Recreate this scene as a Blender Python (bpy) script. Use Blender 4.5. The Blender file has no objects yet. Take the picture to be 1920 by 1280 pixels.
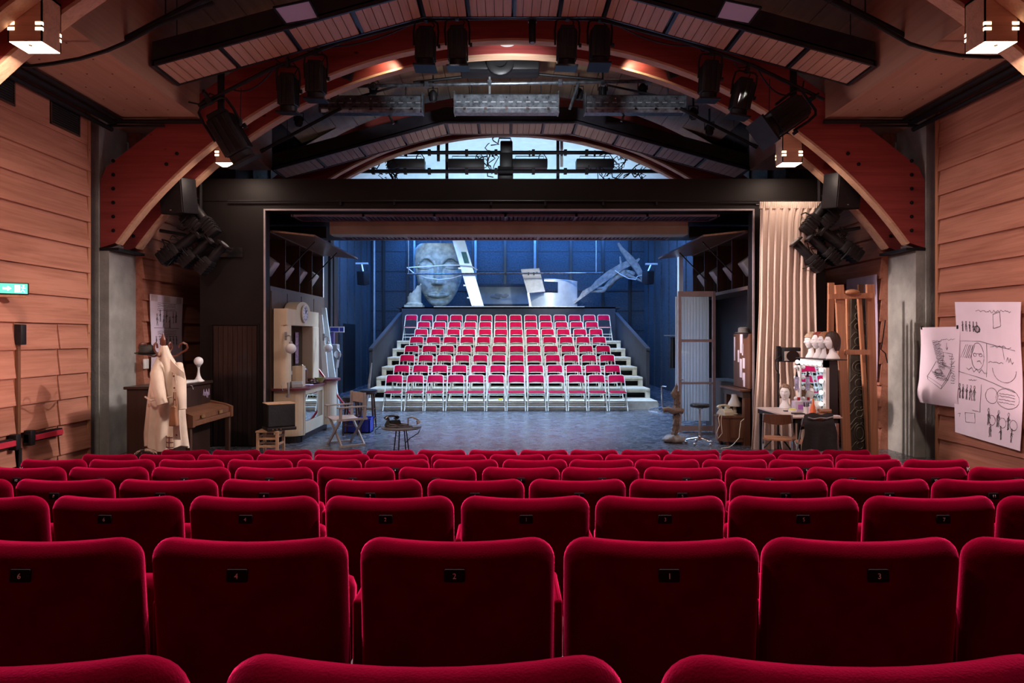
import bpy, bmesh, math, random
from mathutils import Vector, Matrix, Euler
from math import pi, sin, cos, sqrt, radians as RD
random.seed(7)
SC = bpy.context.scene
COL = SC.collection
FL, PX, PY, H, CX = 1280.0, 946.0, 631.0, 1.82, 0.12   # focal length in pixels, vanishing point, eye height, hall axis


def P(px, py, Y):
    return Vector(((px - PX) * Y / FL, Y, H + (PY - py) * Y / FL))


def XP(px, Y):
    return (px - PX) * Y / FL


def ZP(py, Y):
    return H + (PY - py) * Y / FL


def wmat(o):
    return (wmat(o.parent) @ o.matrix_basis) if o.parent else o.matrix_basis.copy()


def frame_along(d, up=(0, 0, 1)):
    d = Vector(d).normalized()
    u = Vector(up)
    if abs(d.dot(u)) > .98:
        u = Vector((1, 0, 0))
    x = u.cross(d).normalized()
    return x, d.cross(x).normalized(), d


class MB:
    def __init__(s):
        s.v, s.f, s.sm = [], [], []

    def add(s, vs, fs, M=None, smooth=False):
        b = len(s.v)
        for v in vs:
            v = Vector(v)
            s.v.append(M @ v if M is not None else v)
        for f in fs:
            s.f.append([b + i for i in f])
            s.sm.append(smooth)
        return s

    def box(s, a, b, M=None):
        x0, y0, z0 = a
        x1, y1, z1 = b
        return s.add([(x0, y0, z0), (x1, y0, z0), (x1, y1, z0), (x0, y1, z0), (x0, y0, z1), (x1, y0, z1), (x1, y1, z1), (x0, y1, z1)],
                     [(3, 2, 1, 0), (4, 5, 6, 7), (0, 1, 5, 4), (1, 2, 6, 5), (2, 3, 7, 6), (3, 0, 4, 7)], M)

    def cbox(s, c, d, rot=(0, 0, 0)):
        M = Matrix.Translation(Vector(c)) @ Euler(rot).to_matrix().to_4x4()
        return s.box((-d[0] / 2, -d[1] / 2, -d[2] / 2), (d[0] / 2, d[1] / 2, d[2] / 2), M)

    def rbox(s, a, b, r=.01, seg=2, M=None):
        bm = bmesh.new()
        bmesh.ops.create_cube(bm, size=1)
        for v in bm.verts:
            v.co = Vector([(a[i] + b[i]) / 2 + v.co[i] * (b[i] - a[i]) for i in range(3)])
        bmesh.ops.bevel(bm, geom=bm.edges[:], offset=r, segments=seg, profile=.5, affect='EDGES')
        bm.verts.index_update()
        s.add([v.co.copy() for v in bm.verts], [[v.index for v in f.verts] for f in bm.faces], M, True)
        bm.free()
        return s

    def bar(s, p, q, w, h=None, up=(0, 0, 1), roll=0):
        h = w if h is None else h
        p, q = Vector(p), Vector(q)
        x, y, d = frame_along(q - p, up)
        L = (q - p).length
        M = Matrix((x, y, d)).transposed().to_4x4()
        M.translation = p
        return s.box((-w / 2, -h / 2, 0), (w / 2, h / 2, L), M)

    def tube(s, pts, r, n=8, closed=False):
        pts = [Vector(p) for p in pts]
        rs = r if isinstance(r, (list, tuple)) else [r] * len(pts)
        m = len(pts)
        vs, fs = [], []
        xa = None
        for i, p in enumerate(pts):
            if closed:
                d = pts[(i + 1) % m] - pts[i - 1]
            else:
                d = pts[min(i + 1, m - 1)] - pts[max(i - 1, 0)]
            d = d.normalized() if d.length > 1e-9 else Vector((0, 0, 1))
            if xa is None:
                xa = frame_along(d)[0]
            xa = xa - d * xa.dot(d)
            xa = xa.normalized() if xa.length > 1e-6 else frame_along(d)[0]
            ya = d.cross(xa)
            for k in range(n):
                t = 2 * pi * k / n
                vs.append(p + (xa * cos(t) + ya * sin(t)) * rs[i])
        for i in range(m if closed else m - 1):
            j = (i + 1) % m
            for k in range(n):
                l = (k + 1) % n
                fs.append((i * n + k, i * n + l, j * n + l, j * n + k))
        s.add(vs, fs, None, True)
        if not closed:
            b = len(s.v) - len(vs)
            s.f.append([b + k for k in range(n)][::-1]); s.sm.append(False)
            s.f.append([b + (m - 1) * n + k for k in range(n)]); s.sm.append(False)
        return s

    def lathe(s, prof, c=(0, 0, 0), n=20, M=None, smooth=True):
        T = Matrix.Translation(Vector(c))
        if M is not None:
            T = T @ M
        vs, fs = [], []
        for r, z in prof:
            for k in range(n):
                t = 2 * pi * k / n
                vs.append((max(r, 1e-4) * cos(t), max(r, 1e-4) * sin(t), z))
        for i in range(len(prof) - 1):
            for k in range(n):
                l = (k + 1) % n
                fs.append((i * n + k, i * n + l, (i + 1) * n + l, (i + 1) * n + k))
        fs.append([k for k in range(n)][::-1])
        fs.append([(len(prof) - 1) * n + k for k in range(n)])
        return s.add(vs, fs, T, smooth)

    def ball(s, c, r, sc=(1, 1, 1), n=16, m=10, M=None):
        prof = [(r * sin(pi * i / m), -r * cos(pi * i / m)) for i in range(m + 1)]
        S = Matrix.Diagonal((sc[0], sc[1], sc[2], 1))
        return s.lathe(prof, c, n, (M @ S) if M is not None else S)

    def prism(s, poly, d0, d1, ax='Y', smooth=False):
        def mp(u, w, d):
            return {'Y': (u, d, w), 'X': (d, u, w), 'Z': (u, w, d)}[ax]
        n = len(poly)
        vs = [mp(u, w, d0) for u, w in poly] + [mp(u, w, d1) for u, w in poly]
        fs = [list(range(n))[::-1], [n + i for i in range(n)]]
        fs += [(i, (i + 1) % n, n + (i + 1) % n, n + i) for i in range(n)]
        return s.add(vs, fs, None, smooth)

    def grid(s, fn, nu, nv, smooth=True, M=None):
        vs = [fn(i / nu, j / nv) for j in range(nv + 1) for i in range(nu + 1)]
        fs = [(j * (nu + 1) + i, j * (nu + 1) + i + 1, (j + 1) * (nu + 1) + i + 1, (j + 1) * (nu + 1) + i) for j in range(nv) for i in range(nu)]
        return s.add(vs, fs, M, smooth)

    def sheet(s, fn, nu, nv, th, smooth=True):
        """a surface with thickness th along its normal"""
        g = [[Vector(fn(i / nu, j / nv)) for i in range(nu + 1)] for j in range(nv + 1)]
        A, B = [], []
        for j in range(nv + 1):
            for i in range(nu + 1):
                du = g[j][min(i + 1, nu)] - g[j][max(i - 1, 0)]
                dv = g[min(j + 1, nv)][i] - g[max(j - 1, 0)][i]
                n = du.cross(dv)
                n = n.normalized() if n.length > 1e-12 else Vector((0, 1, 0))
                A.append(g[j][i] + n * th / 2)
                B.append(g[j][i] - n * th / 2)
        w = nu + 1
        N = len(A)
        fs = []
        for j in range(nv):
            for i in range(nu):
                q = (j * w + i, j * w + i + 1, (j + 1) * w + i + 1, (j + 1) * w + i)
                fs.append(q)
                fs.append(tuple(N + k for k in q[::-1]))
        bd = [i for i in range(w)] + [j * w + nu for j in range(1, nv + 1)] + [nv * w + i for i in range(nu - 1, -1, -1)] + [j * w for j in range(nv - 1, 0, -1)]
        for k in range(len(bd)):
            a, b = bd[k], bd[(k + 1) % len(bd)]
            fs.append((b, a, N + a, N + b))
        return s.add(A + B, fs, None, smooth)

    def xf(s, M):
        s.v = [M @ v for v in s.v]
        return s

    def mesh(s, name):
        me = bpy.data.meshes.new(name)
        me.from_pydata([tuple(v) for v in s.v], [], s.f)
        me.polygons.foreach_set('use_smooth', s.sm)
        me.update()
        return me

    def build(s, name, mat, parent=None, world=False, bevel=0, sharp=35, sub=0):
        if parent is not None and world:
            s.xf(wmat(parent).inverted())
        me = s.mesh(name)
        if mat:
            me.materials.append(mat)
        if any(s.sm):
            me.set_sharp_from_angle(angle=RD(sharp))
        o = bpy.data.objects.new(name, me)
        COL.objects.link(o)
        if parent is not None:
            o.parent = parent
        if bevel:
            b = o.modifiers.new('bevel', 'BEVEL')
            b.width = bevel
            b.segments = 2
            b.limit_method = 'ANGLE'
            b.angle_limit = RD(40)
        if sub:
            d = o.modifiers.new('sub', 'SUBSURF')
            d.levels = d.render_levels = sub
        return o


def tag(o, label=None, cat=None, group=None, kind=None):
    if label: o['label'] = label
    if cat: o['category'] = cat
    if group: o['group'] = group
    if kind: o['kind'] = kind
    return o


def thing(name, label, cat, loc=(0, 0, 0), rz=0, group=None, rot=None):
    o = bpy.data.objects.new(name, None)
    o.empty_display_size = .1
    COL.objects.link(o)
    o.location = loc
    o.rotation_euler = rot if rot else (0, 0, rz)
    return tag(o, label, cat, group)


def struct(name, mb, mat, parent=None, **k):
    o = mb.build(name, mat, parent, **k)
    if parent is None:
        o['kind'] = 'structure'
    return o


KIDS = {}


def kids(o):
    return [c for c in o.children]


def copy_tree(o, loc=None, rot=None, label=None, group=None, scale=None, parent=None):
    c = o.copy()
    COL.objects.link(c)
    c.parent = parent
    if loc is not None: c.location = loc
    if rot is not None: c.rotation_euler = rot
    if scale is not None: c.scale = (scale,) * 3 if not isinstance(scale, tuple) else scale
    if label: c['label'] = label
    if group: c['group'] = group
    for ch in kids(o):
        copy_tree(ch, parent=c)
    return c


def text_mesh(txt, size, mat, depth=.001):
    cu = bpy.data.curves.new('lettering', 'FONT')
    cu.body = txt
    cu.size = size
    cu.align_x = cu.align_y = 'CENTER'
    cu.extrude = depth
    cu.resolution_u = 3
    ob = bpy.data.objects.new('lettering', cu)
    COL.objects.link(ob)
    dg = bpy.context.evaluated_depsgraph_get()
    me = bpy.data.meshes.new_from_object(ob.evaluated_get(dg))
    bpy.data.objects.remove(ob)
    me.materials.clear()
    me.materials.append(mat)
    return me


# ------------------------------------------------------------------ materials
def new_mat(name):
    m = bpy.data.materials.new(name)
    m.use_nodes = True
    nt = m.node_tree
    b = nt.nodes['Principled BSDF']
    return m, nt, b


def N(nt, t, **k):
    n = nt.nodes.new(t)
    for a, v in k.items():
        if a in n.inputs:
            n.inputs[a].default_value = v
        else:
            setattr(n, a, v)
    return n


def ramp(nt, stops):
    r = nt.nodes.new('ShaderNodeValToRGB')
    while len(r.color_ramp.elements) < len(stops):
        r.color_ramp.elements.new(.5)
    for e, (p, c) in zip(r.color_ramp.elements, stops):
        e.position = p
        e.color = (c[0], c[1], c[2], 1)
    return r


def plain(name, col, rough=.5, metal=0., var=.15, scale=6., bump=0., bscale=40., spec=.5, **kw):
    m, nt, b = new_mat(name)
    tc = N(nt, 'ShaderNodeTexCoord')
    nz = N(nt, 'ShaderNodeTexNoise', Scale=scale, Detail=5.)
    nt.links.new(tc.outputs['Object'], nz.inputs['Vector'])
    r = ramp(nt, [(.3, [c * (1 - var) for c in col]), (.7, [min(1, c * (1 + var)) for c in col])])
    nt.links.new(nz.outputs['Fac'], r.inputs[0])
    nt.links.new(r.outputs[0], b.inputs['Base Color'])
    b.inputs['Roughness'].default_value = rough
    b.inputs['Metallic'].default_value = metal
    b.inputs['Specular IOR Level'].default_value = spec
    if bump:
        n2 = N(nt, 'ShaderNodeTexNoise', Scale=bscale, Detail=4.)
        nt.links.new(tc.outputs['Object'], n2.inputs['Vector'])
        bp = N(nt, 'ShaderNodeBump', Strength=bump, Distance=.02)
        nt.links.new(n2.outputs['Fac'], bp.inputs['Height'])
        nt.links.new(bp.outputs[0], b.inputs['Normal'])
    for k, v in kw.items():
        b.inputs[k.replace('_', ' ')].default_value = v
    return m


def wood(name, c1, c2, axis=1, scale=1., rough=.5, knots=0., grain=1., spec=.4):
    """grain runs along axis"""
    m, nt, b = new_mat(name)
    tc = N(nt, 'ShaderNodeTexCoord')
    mp = N(nt, 'ShaderNodeMapping')
    sc = [9 * scale] * 3
    sc[axis] = .7 * scale
    mp.inputs['Scale'].default_value = sc
    nt.links.new(tc.outputs['Object'], mp.inputs['Vector'])
    nz = N(nt, 'ShaderNodeTexNoise', Scale=1., Detail=8., Roughness=.62, Distortion=.8)
    nt.links.new(mp.outputs[0], nz.inputs['Vector'])
    mp2 = N(nt, 'ShaderNodeMapping')
    s2 = [55 * scale] * 3
    s2[axis] = 1.3 * scale
    mp2.inputs['Scale'].default_value = s2
    nt.links.new(tc.outputs['Object'], mp2.inputs['Vector'])
    n2 = N(nt, 'ShaderNodeTexNoise', Scale=1., Detail=3.)
    nt.links.new(mp2.outputs[0], n2.inputs['Vector'])
    mx = N(nt, 'ShaderNodeMath', operation='MULTIPLY_ADD')
    nt.links.new(n2.outputs['Fac'], mx.inputs[0])
    mx.inputs[1].default_value = .45 * grain
    ad = N(nt, 'ShaderNodeMath', operation='ADD')
    nt.links.new(nz.outputs['Fac'], ad.inputs[0])
    ad.inputs[1].default_value = -.22 * grain
    nt.links.new(ad.outputs[0], mx.inputs[2])
    r = ramp(nt, [(.32, c2), (.62, c1)])
    nt.links.new(mx.outputs[0], r.inputs[0])
    out = r.outputs[0]
    if knots:
        vo = N(nt, 'ShaderNodeTexVoronoi', Scale=knots)
        mp3 = N(nt, 'ShaderNodeMapping')
        s3 = [1., 1., 1.]
        s3[axis] = .6
        mp3.inputs['Scale'].default_value = s3
        nt.links.new(tc.outputs['Object'], mp3.inputs['Vector'])
        nt.links.new(mp3.outputs[0], vo.inputs['Vector'])
        kr = ramp(nt, [(.03, (1, 1, 1)), (.075, (0, 0, 0))])
        nt.links.new(vo.outputs['Distance'], kr.inputs[0])
        mm = N(nt, 'ShaderNodeMix', data_type='RGBA')
        nt.links.new(kr.outputs[0], mm.inputs[0])
        nt.links.new(out, mm.inputs[6])
        mm.inputs[7].default_value = (c2[0] * .25, c2[1] * .25, c2[2] * .25, 1)
        out = mm.outputs[2]
    nt.links.new(out, b.inputs['Base Color'])
    b.inputs['Roughness'].default_value = rough
    b.inputs['Specular IOR Level'].default_value = spec
    bp = N(nt, 'ShaderNodeBump', Strength=.12, Distance=.01)
    nt.links.new(mx.outputs[0], bp.inputs['Height'])
    nt.links.new(bp.outputs[0], b.inputs['Normal'])
    return m


def emit(name, col, st):
    m, nt, b = new_mat(name)
    b.inputs['Base Color'].default_value = (*col, 1)
    b.inputs['Emission Color'].default_value = (*col, 1)
    b.inputs['Emission Strength'].default_value = st
    return m


M = {}
M['wall'] = wood('cherry cladding', (.45, .20, .135), (.32, .128, .082), 1, .8, .7, spec=.15)
M['arch'] = wood('red stained glulam', (.33, .060, .052), (.23, .036, .032), 0, .7, .5, knots=2.6)
M['spruce_and_lit_soffit'] = wood('pale spruce and lit soffit tone', (.72, .44, .29), (.55, .32, .20), 0, 1., .5)  # pale wood; on the arch undersides its tone stands in for light
M['ply'] = wood('pale plywood lining', (.52, .305, .21), (.42, .235, .155), 1, .35, .5)
M['roof'] = wood('roof board', (.36, .22, .13), (.27, .155, .09), 1, .6, .55)
M['plank'] = wood('spruce plank', (.62, .385, .29), (.50, .29, .21), 1, .8, .5)
M['pine'] = wood('pine timber', (.46, .22, .12), (.34, .145, .075), 2, 1., .5, knots=6)
M['palewood'] = wood('pale beech', (.62, .40, .25), (.52, .31, .18), 2, 1.2, .5)
M['darkwood'] = wood('dark stained wood', (.075, .038, .024), (.04, .02, .013), 2, 1., .35)
M['piano'] = wood('blackened piano veneer', (.035, .018, .013), (.02, .011, .009), 2, 1., .3)
M['midwood'] = wood('brown veneer', (.17, .075, .04), (.11, .045, .024), 2, 1., .35)
M['panelwood'] = wood('dark brown panelling', (.085, .055, .040), (.055, .034, .024), 2, 1., .4)
M['concrete'] = plain('raw concrete', (.30, .31, .29), .85, var=.22, scale=3.5, bump=.25, bscale=25)
M['concrete_shaded'] = plain('concrete in shade', (.20, .175, .155), .85, var=.2, scale=3., bump=.2, bscale=25)  # shade of the column front put into a darker, browner colour
M['portal'] = plain('black brown portal paint', (.009, .0065, .006), .5, var=.25, scale=2., spec=.2)
M['black'] = plain('black lacquer', (.012, .011, .012), .45, var=.2)
M['blackmetal'] = plain('black powder coated metal', (.012, .011, .013), .5, .05, var=.3, scale=20, spec=.3)
M['frame_dark'] = plain('dark painted steel', (.03, .027, .036), .4, .4, var=.25)
M['steel'] = plain('scratched black sheet steel', (.11, .125, .145), .3, .5, var=.6, scale=14)
M['chrome'] = plain('chrome', (.7, .7, .72), .18, 1., var=.05)
M['alu'] = plain('brushed aluminium', (.78, .82, .86), .32, .45, var=.12, scale=3, bump=.08, bscale=8)
M['white'] = plain('white paint', (.75, .75, .73), .5, var=.05)
M['paper'] = plain('paper', (.80, .70, .80), .8, var=.05, scale=3, bump=.25, bscale=3)
M['ink'] = plain('pencil line', (.06, .055, .07), .8)
M['seam'] = plain('dark seam', (.03, .018, .015), .7)
M['cream_metal'] = plain('cream enamel tube', (.72, .70, .58), .35, .1, var=.08)
M['vinyl'] = plain('crimson vinyl', (.42, .001, .035), .7, var=.18, scale=9, spec=.06)
M['tread'] = plain('worn plywood tread', (.62, .58, .46), .6, var=.2, scale=8)
M['blackcloth'] = plain('black cloth', (.012, .011, .013), .8, var=.3, bump=.3, bscale=20)
M['panel_grey'] = plain('charcoal fabric panel', (.030, .032, .042), .8, var=.15, bump=.2, bscale=60)
M['cream'] = plain('cream lacquer', (.68, .56, .38), .45, var=.08, scale=3)
M['burgundy'] = plain('burgundy laminate', (.14, .03, .04), .35, var=.25, scale=15)
M['canvas'] = plain('beige canvas', (.58, .46, .39), .85, var=.1, bump=.3, bscale=30)
M['greywood'] = wood('greyed white wood', (.50, .46, .42), (.40, .36, .33), 2, 1.2, .5)
M['leather_black'] = plain('black leather', (.018, .02, .026), .3, var=.25, bump=.15, bscale=30)
M['blue'] = plain('blue plastic', (.02, .045, .42), .4, var=.1)
M['red'] = plain('red lacquer', (.38, .012, .02), .35, var=.1)
M['panic_red'] = plain('red panic bar', (.50, .03, .06), .4, var=.1)
M['coat'] = plain('beige gabardine', (.68, .57, .45), .85, var=.12, scale=5, bump=.25, bscale=9)
M['hat'] = plain('dark green felt', (.035, .036, .030), .9, var=.2)
M['brownleather'] = plain('tan leather', (.32, .15, .075), .42, var=.25)
M['bentwood'] = plain('red brown bentwood', (.13, .040, .024), .28, var=.2)
M['stone'] = plain('weathered bronze green stone', (.40, .43, .38), .72, var=.42, scale=5, bump=.5, bscale=14)
M['stone_warm'] = plain('yellowed plaster', (.55, .47, .33), .75, var=.25, scale=6, bump=.4, bscale=14)
M['driftwood'] = plain('grey weathered wood', (.30, .28, .26), .8, var=.35, scale=9, bump=.4, bscale=22)
M['twisted'] = plain('gnarled brown bark', (.22, .165, .13), .85, var=.4, scale=14, bump=.8, bscale=18)
M['foam'] = plain('white polystyrene', (.82, .81, .80), .8, var=.03, bump=.12, bscale=80)
M['ivory'] = plain('ivory bakelite', (.70, .64, .47), .35, var=.06)
M['bakelite'] = plain('black bakelite', (.012, .012, .013), .18, var=.1)
M['shade'] = plain('pleated lamp shade', (.70, .68, .60), .8, var=.1)
M['brass'] = plain('old brass', (.45, .30, .14), .35, .8, var=.25)
M['greymetal'] = plain('grey enamel', (.30, .31, .32), .4, .3, var=.15)
M['pvc'] = plain('pale teal panel', (.55, .63, .64), .5, var=.1, scale=3)
M['pinkframe'] = plain('pinkish painted wood', (.50, .40, .38), .55, var=.12, scale=6)
M['dummy'] = plain('grey', (.3, .3, .3), .5)


def cloth(name, col, trans=.4, bump=.15):
    m, nt, b = new_mat(name)
    tr = N(nt, 'ShaderNodeBsdfTranslucent')
    tr.inputs['Color'].default_value = (*col, 1)
    mx = N(nt, 'ShaderNodeMixShader')
    mx.inputs[0].default_value = trans
    tc = N(nt, 'ShaderNodeTexCoord')
    nz = N(nt, 'ShaderNodeTexNoise', Scale=60., Detail=2.)
    nt.links.new(tc.outputs['Object'], nz.inputs['Vector'])
    r = ramp(nt, [(.3, [c * .93 for c in col]), (.7, col)])
    nt.links.new(nz.outputs['Fac'], r.inputs[0])
    nt.links.new(r.outputs[0], b.inputs['Base Color'])
    b.inputs['Roughness'].default_value = .85
    b.inputs['Specular IOR Level'].default_value = .1
    out = nt.nodes['Material Output']
    nt.links.new(b.outputs[0], mx.inputs[1])
    nt.links.new(tr.outputs[0], mx.inputs[2])
    nt.links.new(mx.outputs[0], out.inputs['Surface'])
    return m


M['curtain'] = cloth('ivory stage curtain', (.84, .70, .60), .25)
M['sheer'] = cloth('white voile', (.80, .80, .80), .5)
M['browncurtain'] = cloth('brown drape', (.085, .055, .035), .1)
M['lilac'] = cloth('lilac translucent film', (.88, .82, 1.), .5)


def velvet():
    m, nt, b = new_mat('crimson velvet')
    tc = N(nt, 'ShaderNodeTexCoord')
    nz = N(nt, 'ShaderNodeTexNoise', Scale=9., Detail=6.)
    nt.links.new(tc.outputs['Object'], nz.inputs['Vector'])
    r = ramp(nt, [(.3, (.075, .0006, .006)), (.7, (.12, .001, .010))])
    nt.links.new(nz.outputs['Fac'], r.inputs[0])
    nt.links.new(r.outputs[0], b.inputs['Base Color'])
    b.inputs['Roughness'].default_value = .9
    b.inputs['Specular IOR Level'].default_value = 0.
    b.inputs['Sheen Weight'].default_value = 1.
    b.inputs['Sheen Roughness'].default_value = .35
    b.inputs['Sheen Tint'].default_value = (1., .03, .16, 1)
    n2 = N(nt, 'ShaderNodeTexNoise', Scale=260., Detail=2.)
    nt.links.new(tc.outputs['Object'], n2.inputs['Vector'])
    bp = N(nt, 'ShaderNodeBump', Strength=.25, Distance=.003)
    nt.links.new(n2.outputs['Fac'], bp.inputs['Height'])
    nt.links.new(bp.outputs[0], b.inputs['Normal'])
    return m


M['velvet'] = velvet()


def mirror():
    m, nt, b = new_mat('mirror glass')
    b.inputs['Base Color'].default_value = (.86, .9, .9, 1)
    b.inputs['Metallic'].default_value = 1
    b.inputs['Roughness'].default_value = .02
    return m


M['mirror'] = mirror()


def glass(name, col=(1, 1, 1), rough=.02, trans=1.):
    m, nt, b = new_mat(name)
    b.inputs['Base Color'].default_value = (*col, 1)
    b.inputs['Transmission Weight'].default_value = trans
    b.inputs['Roughness'].default_value = rough
    b.inputs['IOR'].default_value = 1.3
    return m


M['glass'] = glass('clear glass')
M['opal'] = plain('opal glass', (.78, .80, .82), .2, var=.03)
M['plastic_film'] = glass('crumpled clear film', (.97, .98, 1), .08, 1.)
M['plastic_film'].node_tree.nodes['Principled BSDF'].inputs['IOR'].default_value = 1.08


def floor_mat():
    m, nt, b = new_mat('scuffed stage vinyl')
    tc = N(nt, 'ShaderNodeTexCoord')
    nz = N(nt, 'ShaderNodeTexNoise', Scale=4.5, Detail=10., Roughness=.72, Distortion=1.2)
    nt.links.new(tc.outputs['Object'], nz.inputs['Vector'])
    r = ramp(nt, [(.38, (.040, .042, .050)), (.50, (.075, .078, .092)), (.64, (.17, .175, .20))])
    nt.links.new(nz.outputs['Fac'], r.inputs[0])
    mp = N(nt, 'ShaderNodeMapping')
    mp.inputs['Scale'].default_value = (7, 7, 7)
    mp.inputs['Rotation'].default_value = (0, 0, .6)
    nt.links.new(tc.outputs['Object'], mp.inputs['Vector'])
    vo = N(nt, 'ShaderNodeTexNoise', Scale=3.0, Detail=6., Distortion=3.)
    nt.links.new(mp.outputs[0], vo.inputs['Vector'])
    r2 = ramp(nt, [(.57, (0, 0, 0)), (.68, (.5, .5, .5))])
    nt.links.new(vo.outputs['Fac'], r2.inputs[0])
    mm = N(nt, 'ShaderNodeMix', data_type='RGBA')
    nt.links.new(r2.outputs[0], mm.inputs[0])
    nt.links.new(r.outputs[0], mm.inputs[6])
    mm.inputs[7].default_value = (.30, .29, .29, 1)
    nt.links.new(mm.outputs[2], b.inputs['Base Color'])
    rr = N(nt, 'ShaderNodeMapRange')
    nt.links.new(nz.outputs['Fac'], rr.inputs[0])
    rr.inputs[3].default_value = .12
    rr.inputs[4].default_value = .42
    nt.links.new(rr.outputs[0], b.inputs['Roughness'])
    return m


M['stage'] = floor_mat()
M['carpet'] = plain('dark carpet', (.03, .012, .013), .95, var=.2)


def rough_wall(name, col):
    """acoustic black wall: rough panels with joints"""
    m, nt, b = new_mat(name)
    tc = N(nt, 'ShaderNodeTexCoord')
    nz = N(nt, 'ShaderNodeTexNoise', Scale=16., Detail=8., Roughness=.75)
    nt.links.new(tc.outputs['Object'], nz.inputs['Vector'])
    r = ramp(nt, [(.35, [c * .55 for c in col]), (.65, [c * 1.4 for c in col])])
    nt.links.new(nz.outputs['Fac'], r.inputs[0])
    nt.links.new(r.outputs[0], b.inputs['Base Color'])
    b.inputs['Roughness'].default_value = .7
    bp = N(nt, 'ShaderNodeBump', Strength=.9, Distance=.06)
    nt.links.new(nz.outputs['Fac'], bp.inputs['Height'])
    nt.links.new(bp.outputs[0], b.inputs['Normal'])
    return m


M['backwall'] = rough_wall('rough dark absorber', (.05, .055, .065))
M['whitewall'] = plain('white plaster', (.70, .74, .78), .8, var=.06)


def check_plaid():
    m, nt, b = new_mat('plaid lining')
    tc = N(nt, 'ShaderNodeTexCoord')
    mp = N(nt, 'ShaderNodeMapping')
    mp.inputs['Scale'].default_value = (16, 16, 16)
    nt.links.new(tc.outputs['Object'], mp.inputs['Vector'])
    out = None
    sx = N(nt, 'ShaderNodeSeparateXYZ')
    nt.links.new(mp.outputs[0], sx.inputs[0])
    facs = []
    for ax in (0, 2):
        fr = N(nt, 'ShaderNodeMath', operation='FRACT')
        nt.links.new(sx.outputs[ax], fr.inputs[0])
        lt = N(nt, 'ShaderNodeMath', operation='LESS_THAN')
        nt.links.new(fr.outputs[0], lt.inputs[0])
        lt.inputs[1].default_value = .25
        facs.append(lt)
    mx = N(nt, 'ShaderNodeMath', operation='MAXIMUM')
    nt.links.new(facs[0].outputs[0], mx.inputs[0])
    nt.links.new(facs[1].outputs[0], mx.inputs[1])
    r = ramp(nt, [(.2, (.55, .40, .28)), (.8, (.14, .05, .05))])
    nt.links.new(mx.outputs[0], r.inputs[0])
    nt.links.new(r.outputs[0], b.inputs['Base Color'])
    b.inputs['Roughness'].default_value = .85
    return m


M['plaid'] = check_plaid()
M['lamp_panel'] = emit('lit lamp diffuser', (1., .80, .60), 14)
M['lamp_slot'] = emit('lit lamp slot', (1., .72, .45), 5)
M['downlight'] = emit('lit downlight lens', (1., .95, .92), 30)
M['bulb_on'] = emit('lit vanity bulb', (1., .97, .94), 1.8)
M['exit_green'] = emit('lit exit sign green', (.10, .62, .45), 1.1)
M['exit_white'] = emit('lit exit sign white', (.85, 1., .92), 2.6)
M['lilac_skin'] = M['lilac']


def hair(name, col):
    return plain(name, col, .5, var=.35, scale=40, bump=.5, bscale=60)
# ------------------------------------------------------------------ the hall
XL, XR = CX - 6.10, CX + 6.10            # faces of the clad side walls


def clad(xw, sgn, y0, y1, z0s, gap=.0):
    """overlapping horizontal boards; sgn points into the room"""
    mb = MB()
    for i in range(len(z0s) - 1):
        a, b = z0s[i], z0s[i + 1]
        poly = [(xw, a), (xw + sgn * .055, a), (xw + sgn * .014, b + .01), (xw, b + .01)]
        if sgn < 0: poly = poly[::-1]
        mb.prism(poly, y0, y1, 'Y')
    return mb


ZL = [2.0 + .364 * k for k in range(9)]                     # upper courses, left
ZD = [-.6, -.1, .24, .64, .98, 1.315, 1.66, 1.985]          # door-height courses, left
ZR = [4.86 - .345 * k for k in range(17)][::-1]
struct('wall_left', clad(XL, 1, 2.0, 9.78, ZL[:8]).box((XL - .2, 2.0, -.6), (XL, 9.78, 5.6)).box((XL, 2.0, 4.55), (XL + .03, 9.78, 4.98)), M['wall'])
w = clad(XL, 1, 9.115, 9.78, ZD)
w.v += []
struct('wall_left_panel', w, M['wall'])
d = clad(XL - .012, 1, 8.38, 9.10, ZD)
door1 = struct('door_1', d, M['wall'])
d = clad(XL - .012, 1, 7.55, 8.30, ZD)
door2 = struct('door_2', d, M['wall'])
struct('trim_1', MB().box((XL - .05, 8.30, -.6), (XL + .02, 8.38, 2.0)).box((XL - .04, 9.10, -.6), (XL + .004, 9.115, 2.0)), M['pine'])
struct('wall_left_front', clad(XL, 1, 2.0, 7.54, ZD), M['wall'])
struct('wall_right', clad(XR, -1, 2.0, 9.72, ZR).box((XR, 2.0, -.7), (XR + .2, 9.72, 5.6)).box((XR - .02, 2.0, 4.86), (XR, 9.72, 5.0)), M['wall'])
struct('wall_left_back', clad(XL + .1, 1, 11.05, 13.4, [.0 + .345 * k for k in range(14)]).box((XL - .1, 11.05, -.6), (XL + .1, 13.4, 5.6)), M['wall'])
struct('wall_right_back', clad(XR - .1, -1, 11.05, 13.4, [.0 + .345 * k for k in range(14)]).box((XR - .1, 11.05, -.6), (XR + .1, 13.4, 5.6)), M['wall'])
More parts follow.
